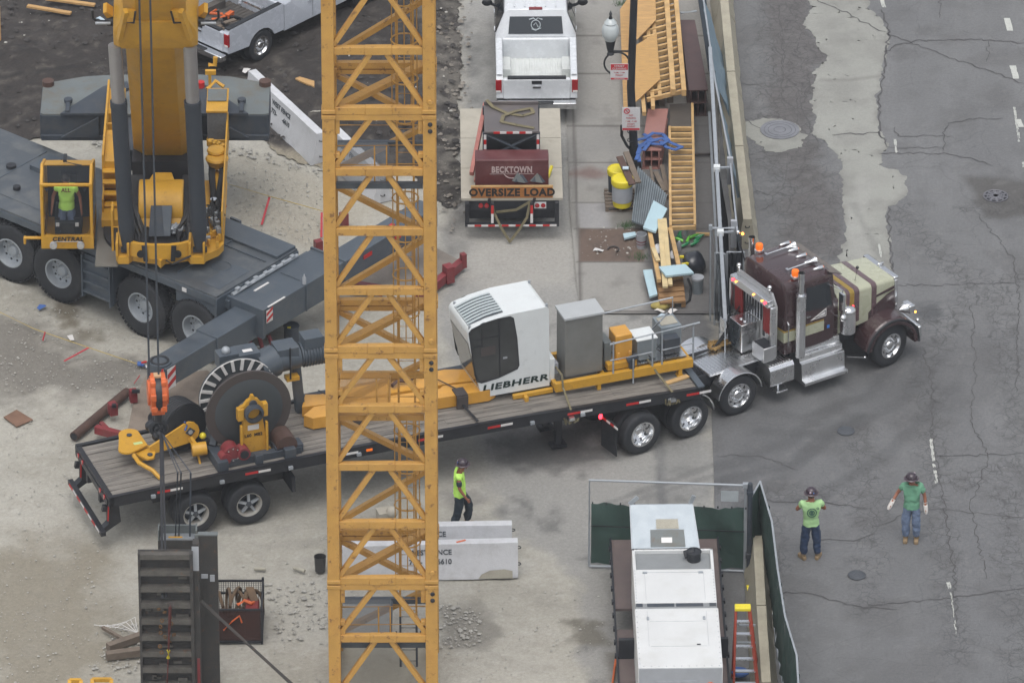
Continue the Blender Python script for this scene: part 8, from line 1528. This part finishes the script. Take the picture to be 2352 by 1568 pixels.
b = MB(mat('red_fuel_can', S(122, 40, 38), .5, var=.15)); b.box(bo_+V((.32, -.25, .45)), (.3, .5, .7)); b.build('red_can', label='red container inside the right half of the wire bin', cat='container', bevel=.04)
# timbers lower left
for a, c, w_, lab in (((244, 1505), (330, 1494), .16, 'lower thick weathered timber sticking out left of the ribbed panel'), ((248, 1486), (330, 1458), .16, 'upper thick weathered timber sticking out left of the ribbed panel'), ((236, 1440), (284, 1468), .07, 'thin weathered stick above the thick timbers')): b = MB(TIG); b.bar(G(*a, .12), G(*c, .12), w_, w_); b.build('timber_piece', label=lab, cat='timber', group='weathered timbers at the lower left')
b = MB(WRF)
for k in range(5): b.tube([G(216+k*12, 1434+k*2, .02), G(270+k*10, 1440-k*6, .22), G(318, 1452+k*2, .05)], .008, 4)
b.build('white_wires', label='thin pale wires lying left of the ribbed panel', cat='wires')
for (x0, x1, y0, lab) in ((212, 256, 1560, 'yellow slotted steel frame cut by the bottom edge'), (160, 186, 1562, 'small yellow steel fitting at the bottom left edge')): 
    b = MB(YEL); a, c = G(x0, y0, .3), G(x1, y0, .3); b.bar(a, c, .08); b.bar(a, a+V((0, -.6, -.2)), .08); b.bar(c, c+V((0, -.6, -.2)), .08); b.bar(a+V((0, -.5, -.18)), c+V((0, -.3, -.1)), .05); b.build('yellow_fitting', label=lab, cat='steel fitting')
for k, (a, c) in enumerate((((584, 1305), (610, 1306)), ((674, 1303), (700, 1311)))): b = MB(CON); b.cyl(G(*a, .05), G(*c, .05), .04, n=12); b.build('concrete_piece', label=('left short grey concrete piece on the gravel', 'right short grey concrete piece on the gravel')[k], cat='concrete piece', group='short concrete pieces')
blob('white_sheet', 806, 1285, .2, .38, WHM, 'crumpled white plastic sheet beside the black bucket behind the mast', 'plastic sheet', (1, .7, .6), 9)
b = MB(BEI); b.box(G(884, 1182, .2), (.34, .3, .25), .3); b.sphere(G(900, 1176, .3), .14, 10, 8); b.build('cardboard_bundle', label='small brown bundle on the ground seen through the mast', cat='bundle')
for k, (a, c, w_, lab) in enumerate((((63, 14), (163, 31), .12, 'lower timber batten on the dark soil at the top left'), ((106, -3), (218, 12), .12, 'upper timber batten on the dark soil at the top left'))): b = MB(PLY); b.bar(G(*a, .2), G(*c, .2), w_, .05); b.build('timber_batten', label=lab, cat='batten', group='battens at the top left')
b = MB(PLY); P_ = [G(*p, .2) for p in ((678, 180), (688, 176), (722, 186), (722, 199), (706, 193), (692, 187))]; b.prism(P_, (0, 0, -.04)); b.build('wood_scrap', label='pale broken wood scrap on the soil left of the mast', cat='scrap wood')
b = MB(PLY); a = G(-3, 100, 0); b.bar(a, a+V((0, 0, 1.0)), .12); b.build('timber_post', label='pine post at the upper left edge of the picture', cat='post')
# step ladder
t0 = G(1706, 1398, 2.35); bl = G(1715, 1625, 0); ld = thing('step_ladder', 'orange fibreglass step ladder with a yellow top cap beside the generator', 'ladder', bl); T0 = t0-bl; LOR = mat('ladder_orange', S(182, 78, 58), .5, var=.1)
b = MB(LOR)
for s in (-1, 1): b.bar((s*.29, 0, 0), T0+V((s*.14, 0, 0)), .04, .07); b.bar(V((s*.29, .95+.3, 0)), T0+V((s*.15, .06, 0)), .04, .06)
b.build('side_rail', ld); b = MB(YPL); b.box(T0+V((0, .03, .02)), (.34, .2, .08)); b.build('top_cap', ld, bevel=.015)
for k in range(1, 8):
    u = k/8.; p = T0*u; w_ = .29-.15*u; b = MB(ALU); b.box(p, (2*w_-.04, .09, .03)); b.build('tread', ld)
b = MB(STL)
for u in (.25, .5, .75): p = V((0, 1.25*(1-u)+T0.y*u+.06*u, T0.z*u)); b.box(p, (.5-.2*u, .03, .03))
b.build('rear_brace', ld); b = MB(YPL); p = T0*.12; b.bar(p+V((-.3, -.05, -.1)), p+V((-.1, -.03, .12)), .1, .03); b.bar(p+V((.3, -.05, -.1)), p+V((.1, -.03, .12)), .1, .03); b.build('yellow_gusset', ld)
blob('blue_sack', 1700, 1542, .2, .16, BLU, 'crumpled blue sack under the step ladder', 'sack', (1.2, 1, .6), 7)
b = MB(YPL); b.cyl(G(1715, 1355, .1), G(1733, 1354, .1), .12, n=16); b.build('yellow_roll', label='yellow roll lying beside the gate post foot', cat='roll'); b = MB(ORG); b.bar(G(1743, 1440, .1), G(1744, 1452, .2), .06, .12); b.build('orange_tag', label='small orange tag at the foot of the inner barrier', cat='tag')
b = MB(mat('orange_hose', S(214, 110, 60), .6)); b.tube([G(1418, 1490, .05), G(1412, 1530, .05), G(1404, 1590, .05)], .025); b.build('orange_hose', label='orange hose on the ground left of the generator', cat='hose')
# ---------------------------------------------------------------- people
def skin_obj(name, pts, edges, rad, m, parent, rootv=0, sub=1, label=None, flat=None):
    me = bpy.data.meshes.new(name); me.from_pydata([tuple(p) for p in pts], edges, []); o = bpy.data.objects.new(name, me); COL.objects.link(o); o.parent = parent
    o.modifiers.new('skin', 'SKIN'); sv = me.skin_vertices[0].data if me.skin_vertices else None
    for i, r in enumerate(rad):
        rr = r if isinstance(r, tuple) else (r, r); sv[i].radius = rr; sv[i].use_root = (i == rootv)
    s_ = o.modifiers.new('sub', 'SUBSURF'); s_.levels = sub+1; s_.render_levels = sub+1; o.modifiers['skin'].use_smooth_shade = True
    me.materials.append(m)
    if name in ('shirt', 'trousers'):
        tx = bpy.data.textures.get('cloth_folds') or bpy.data.textures.new('cloth_folds', 'CLOUDS'); tx.noise_scale = .09; tx.noise_depth = 2; s_.levels = s_.render_levels = 3; dm = o.modifiers.new('folds', 'DISPLACE'); dm.texture = tx; dm.strength = .055; dm.mid_level = .5; dm.texture_coords = 'LOCAL'
    return o
def person(label, loc, face, J, shirt, trou, boots, helmet=True, gloves=None, sleeve=.5, group=None, hc=None, sleevem=None, h=1.78):
    """J: joints in metres for a 1.78 m figure facing -y: keys hip,chest,neck,head, sl/sr shoulders, el/er, wl/wr, hl/hr hips, kl/kr, al/ar ankles"""
    t = thing('person', label, 'person', loc, face, group); k = h/1.78; t.scale = (k, k, k)
    D_ = dict(pel=(0, 0, .95), waist=(0, 0, 1.10), chest=(0, 0, 1.32), neck=(0, -.01, 1.48), head=(0, -.03, 1.61), sl=(.19, 0, 1.43), sr=(-.19, 0, 1.43), el=(.26, .02, 1.14), er=(-.26, .02, 1.14), wl=(.28, -.08, .90), wr=(-.28, -.08, .90), hl=(.09, 0, .92), hr=(-.09, 0, .92), kl=(.11, -.02, .50), kr=(-.11, -.02, .50), al=(.12, .02, .09), ar=(-.12, .02, .09)); D_.update({a: b_ for a, b_ in J.items() if a in D_}); D_ = {a: V(b_) for a, b_ in D_.items()}
    ks = list(D_); idx = {a: i for i, a in enumerate(ks)}; E = [('pel', 'waist'), ('waist', 'chest'), ('chest', 'neck'), ('neck', 'head'), ('chest', 'sl'), ('chest', 'sr'), ('sl', 'el'), ('el', 'wl'), ('sr', 'er'), ('er', 'wr'), ('pel', 'hl'), ('pel', 'hr'), ('hl', 'kl'), ('kl', 'al'), ('hr', 'kr'), ('kr', 'ar')]
    rad = dict(pel=(.12, .10), waist=(.12, .09), chest=(.14, .10), neck=.055, head=.085, sl=.055, sr=.055, el=.042, er=.042, wl=.028, wr=.028, hl=.075, hr=.075, kl=.055, kr=.055, al=.04, ar=.04)
    pts = [D_[a] for a in ks]; ed = [(idx[a], idx[c]) for a, c in E]; rd = [rad[a] for a in ks]
    top = D_['head']+V((0, 0, .07)); pts.append(top); ed.append((idx['head'], len(pts)-1)); rd.append(.075)
    for s in 'lr':     # hands: palm, four unequal curled fingers and a thumb
        w_, e_ = D_['w'+s], D_['e'+s]; d = (w_-e_).normalized(); side = V((0, -1, 0)); side = (side-d*side.dot(d)).normalized(); cr_ = d.cross(side); b0 = len(pts)
        pts.append(w_+d*.06); ed.append((idx['w'+s], b0)); rd.append((.026, .02)); pts.append(w_+d*.09); ed.append((b0, b0+1)); rd.append((.030, .018))
        for q, (off, ln) in enumerate(((-.027, .060), (-.009, .072), (.009, .066), (.027, .05))):
            p1 = w_+d*.10+side*off; i1 = len(pts); pts += [p1+d*ln*.5, p1+d*ln*.85+cr_*(.02 if s == 'l' else -.02)]; ed += [(b0+1, i1), (i1, i1+1)]; rd += [.009, .007]
        i1 = len(pts); pts += [w_+d*.06+side*.04, w_+d*.10+side*.055]; ed += [(b0, i1), (i1, i1+1)]; rd += [.011, .009]
    skin_obj('body', pts, ed, rd, SKN, t, idx['pel'])
    def lerp(a, c, u): return D_[a].lerp(D_[c], u)
    # shirt
    sp = [D_['pel']+V((0, 0, .05)), D_['waist'], D_['chest'], D_['neck']+V((0, 0, -.04)), D_['sl'], D_['sr'], lerp('sl', 'el', sleeve*1.1), lerp('sr', 'er', sleeve*1.1), D_['pel']+V((0, 0, -.06)), D_['pel']+V((0, 0, -.10))]
    skin_obj('shirt', sp, [(0, 1), (1, 2), (2, 3), (2, 4), (2, 5), (4, 6), (5, 7), (8, 0), (9, 8)], [(.185, .145), (.18, .135), (.19, .14), (.09, .085), .088, .088, .078, .078, (.20, .155), (.195, .15)], shirt, t, 2)
    if sleevem:
        for s in 'lr': skin_obj('sleeve', [lerp('s'+s, 'e'+s, .35), lerp('s'+s, 'e'+s, .85)], [(0, 1)], [.075, .062], sleevem, t)
    tp = [D_['pel']+V((0, 0, .04)), D_['hl'], D_['hr'], D_['kl'], D_['kr'], D_['al']+V((0, .0, .02)), D_['ar']+V((0, 0, .02)), D_['pel']+V((0, 0, -.06))]
    skin_obj('trousers', tp, [(0, 7), (7, 1), (7, 2), (1, 3), (2, 4), (3, 5), (4, 6)], [(.165, .13), .125, .125, .10, .10, .086, .086, (.16, .13)], trou, t, 7)
    for s in 'lr':
        a = D_['a'+s]; b = MB(boots); f = (V((0, -1, 0)) if 'f'+s not in J else V(J['f'+s])).normalized(); n_ = V((-f.y, f.x, 0))
        P_ = [a+f*.17+n_*.03, a+f*.15+n_*.05, a+f*.02+n_*.05, a-f*.09+n_*.04, a-f*.09-n_*.04, a+f*.02-n_*.05, a+f*.15-n_*.05, a+f*.17-n_*.03]; z0 = a.z-.09
        b.prism([(p.x, p.y, z0) for p in P_], (0, 0, .085)); b.cyl((a.x, a.y, z0+.05), (a.x, a.y, z0+.16), .055, n=12); b.build('boot', t, bevel=.02)
        if gloves:
            d = (D_['w'+s]-D_['e'+s]).normalized(); b = MB(gloves); b.tube([D_['w'+s]-d*.10, D_['w'+s]-d*.02, D_['w'+s]+d*.05, D_['w'+s]+d*.11, D_['w'+s]+d*.16], [.052, .048, .050, .046, .024], 10); b.tube([D_['w'+s]+d*.03, D_['w'+s]+d*.08+V((0, -.05, 0))], [.018, .012], 6); b.build('glove', t)
    hc_ = D_['head']; fd = V(J.get('look', (0, -1, 0))).normalized(); sd_ = V((-fd.y, fd.x, 0)).normalized()
    b = MB(RUB)
    for s in (-1, 1): b.sphere(hc_+fd*.078+sd_*(s*.032)+V((0, 0, .01)), .009, 8, 6)
    b.build('eyes', t); b = MB(SKN); b.sphere(hc_+fd*.088+V((0, 0, -.02)), .016, 8, 6, (1, 1, 1.5)); b.build('nose', t); b = MB(mat('lips', S(120, 60, 55), .5) if 'lips' not in MATS else MATS['lips']); b.sphere(hc_+fd*.078+V((0, 0, -.055)), .018, 8, 6, (1, 1, .4)); b.build('mouth', t)
    b = MB(SKN)
    for s in (-1, 1): b.sphere(hc_+sd_*(s*.082), .022, 8, 6, (.6, 1, 1.4))
    b.build('ears', t)
    hm = MATS.get('dark_hair') or mat('dark_hair', S(34, 28, 26), .8)
    b = MB(hm); b.sphere(hc_-fd*.018+V((0, 0, .035)), .095, 14, 10, (1, 1, 1.05)); b.build('hair', t)
    if helmet:
        c = hc_+V((0, 0, .045)); up = (V((0, 0, 1))-fd*J.get('tilt', 0)).normalized(); b = MB(HAT); b.lathe(c, up, [(.158, 0), (.15, .012), (.126, .02), (.122, .06), (.10, .105), (.055, .135), (0, .142)], 24); b.use(STR).torus(c+up*.004, up, .16, .008, 24, 6)
        b.use(STK); b.sphere(c+up*.075+fd*.085+sd_*.03, .028, 8, 6); b.sphere(c+up*.06-fd*.095+sd_*.03, .03, 8, 6); b.use(MATS['blue_sticker']).sphere(c+up*.05-fd*.10-sd_*.035, .022, 8, 6); b.sphere(c+up*.06+fd*.09-sd_*.03, .025, 8, 6); b.build('hard_hat', t)
    return t
# worker walking left of centre, side on, facing right
w1 = person('worker in a yellow lime vest walking beside the white barriers, seen from the side', G(1056, 1212), R(90), dict(sl=(.17, .02, 1.43), sr=(-.17, .02, 1.43), er=(-.24, .0, 1.14), wr=(-.24, -.14, .92), el=(.22, .10, 1.14), wl=(.24, .06, .88), kr=(-.10, .02, .50), ar=(-.10, .16, .09), kl=(.10, -.22, .55), al=(.10, -.16, .12), look=(0, -1, -.1), head=(0, -.07, 1.60)), LIM, DTR, BOT, sleeve=.35, sleevem=DTR)
# worker seen from behind, arms folded in front
w2 = person('worker seen from behind in a pale lime shirt with a dark round emblem, arms folded', G(1861, 1281), R(184), dict(sl=(.2, 0, 1.43), sr=(-.2, 0, 1.43), el=(.32, -.06, 1.22), er=(-.32, -.06, 1.22), wl=(.10, -.26, 1.24), wr=(-.10, -.26, 1.26), kl=(.13, 0, .5), kr=(-.13, 0, .5), al=(.16, .02, .09), ar=(-.16, .02, .09), fl=(.5, -1, 0), fr=(-.5, -1, 0)), LIP, JNS, BOT, sleeve=.5)
c = MB(mat('emblem_dark', S(70, 110, 90), .8)); c.torus((0, .165, 1.26), (0, 1, .05), .10, .012, 24, 6); c.torus((0, .168, 1.26), (0, 1, .05), .055, .012, 20, 6); c.box((0, .165, 1.26), (.06, .02, .09), .2); c.torus((-.13, .15, 1.36), (0, 1, .2), .022, .008, 12, 6); c.build('back_emblem', w2)
# worker facing the camera with gloves
w3 = person('worker facing the camera in a green shirt, faded jeans and white gloves', G(2092, 1242), R(-6), dict(el=(.28, .03, 1.16), wl=(.31, -.05, .93), er=(-.33, .03, 1.20), wr=(-.44, -.12, 1.02), head=(-.02, -.06, 1.60), look=(-.35, -1, -.3), tilt=.0, kl=(.11, -.02, .5), kr=(-.12, -.02, .5)), GSH, JNL, BOT, gloves=GLV, sleeve=.55)
# crane operator inside the cab
op = person('crane operator in a bright lime shirt standing behind the cab windscreen', V((H4.x+gx0+wd/2-.02, H4.y+yq+.45, 1.88)), 0, dict(wl=(.33, -.10, .90), wr=(-.33, -.10, .90), el=(.30, 0, 1.16), er=(-.30, 0, 1.16), head=(0, -.04, 1.60)), LIM, JNL, BOT, helmet=False, sleeve=.5, h=1.82)
text('shirt_lettering', 'ALL', .13, RDD, op, (0, -.155, 1.40), (R(80), 0, 0), bold=.02)
EXPO = 0.36; HAZE = 0.0002
# ---------------------------------------------------------------- light
w = bpy.data.worlds.new('World'); sc.world = w; w.use_nodes = True; nt = w.node_tree; N = nt.nodes; L = nt.links
EL, AZ = R(70), R(188)
sky = N.new('ShaderNodeTexSky'); sky.sky_type = 'NISHITA'; sky.sun_disc = False; sky.sun_elevation = EL; sky.sun_rotation = AZ; sky.air_density = 1.0; sky.dust_density = 4.0; sky.ozone_density = 1.0
hs = N.new('ShaderNodeHueSaturation'); hs.inputs['Saturation'].default_value = .30; L.new(sky.outputs[0], hs.inputs['Color'])
bg = N['Background']; L.new(hs.outputs[0], bg.inputs[0]); bg.inputs[1].default_value = .15
sl = bpy.data.lights.new('sun', 'SUN'); sl.energy = 1.0; sl.angle = R(60); sl.color = (1, .97, .93); so = bpy.data.objects.new('sun', sl); COL.objects.link(so)
sd = V((math.sin(AZ)*math.cos(EL), math.cos(AZ)*math.cos(EL), math.sin(EL))); so.rotation_euler = sd.to_track_quat('Z', 'Y').to_euler()
vs = sc.view_settings; vs.view_transform = 'Standard'; vs.look = 'None'; vs.gamma = 1; vs.exposure = EXPO
sc.cycles.max_bounces = 8; sc.cycles.transparent_max_bounces = 24
if HAZE:
    b = MB(); b.bx(-420, 420, -420, 420, -2.0, 130); ho = b.build('haze', kind='stuff')
    hm_ = bpy.data.materials.new('haze_air'); hm_.use_nodes = True; nt = hm_.node_tree; nt.nodes.remove(nt.nodes['Principled BSDF']); pv = nt.nodes.new('ShaderNodeVolumePrincipled'); pv.inputs['Density'].default_value = HAZE; pv.inputs['Color'].default_value = (.86, .90, .95, 1); nt.links.new(pv.outputs[0], nt.nodes['Material Output'].inputs['Volume'])
    ho.data.materials.clear(); ho.data.materials.append(hm_)
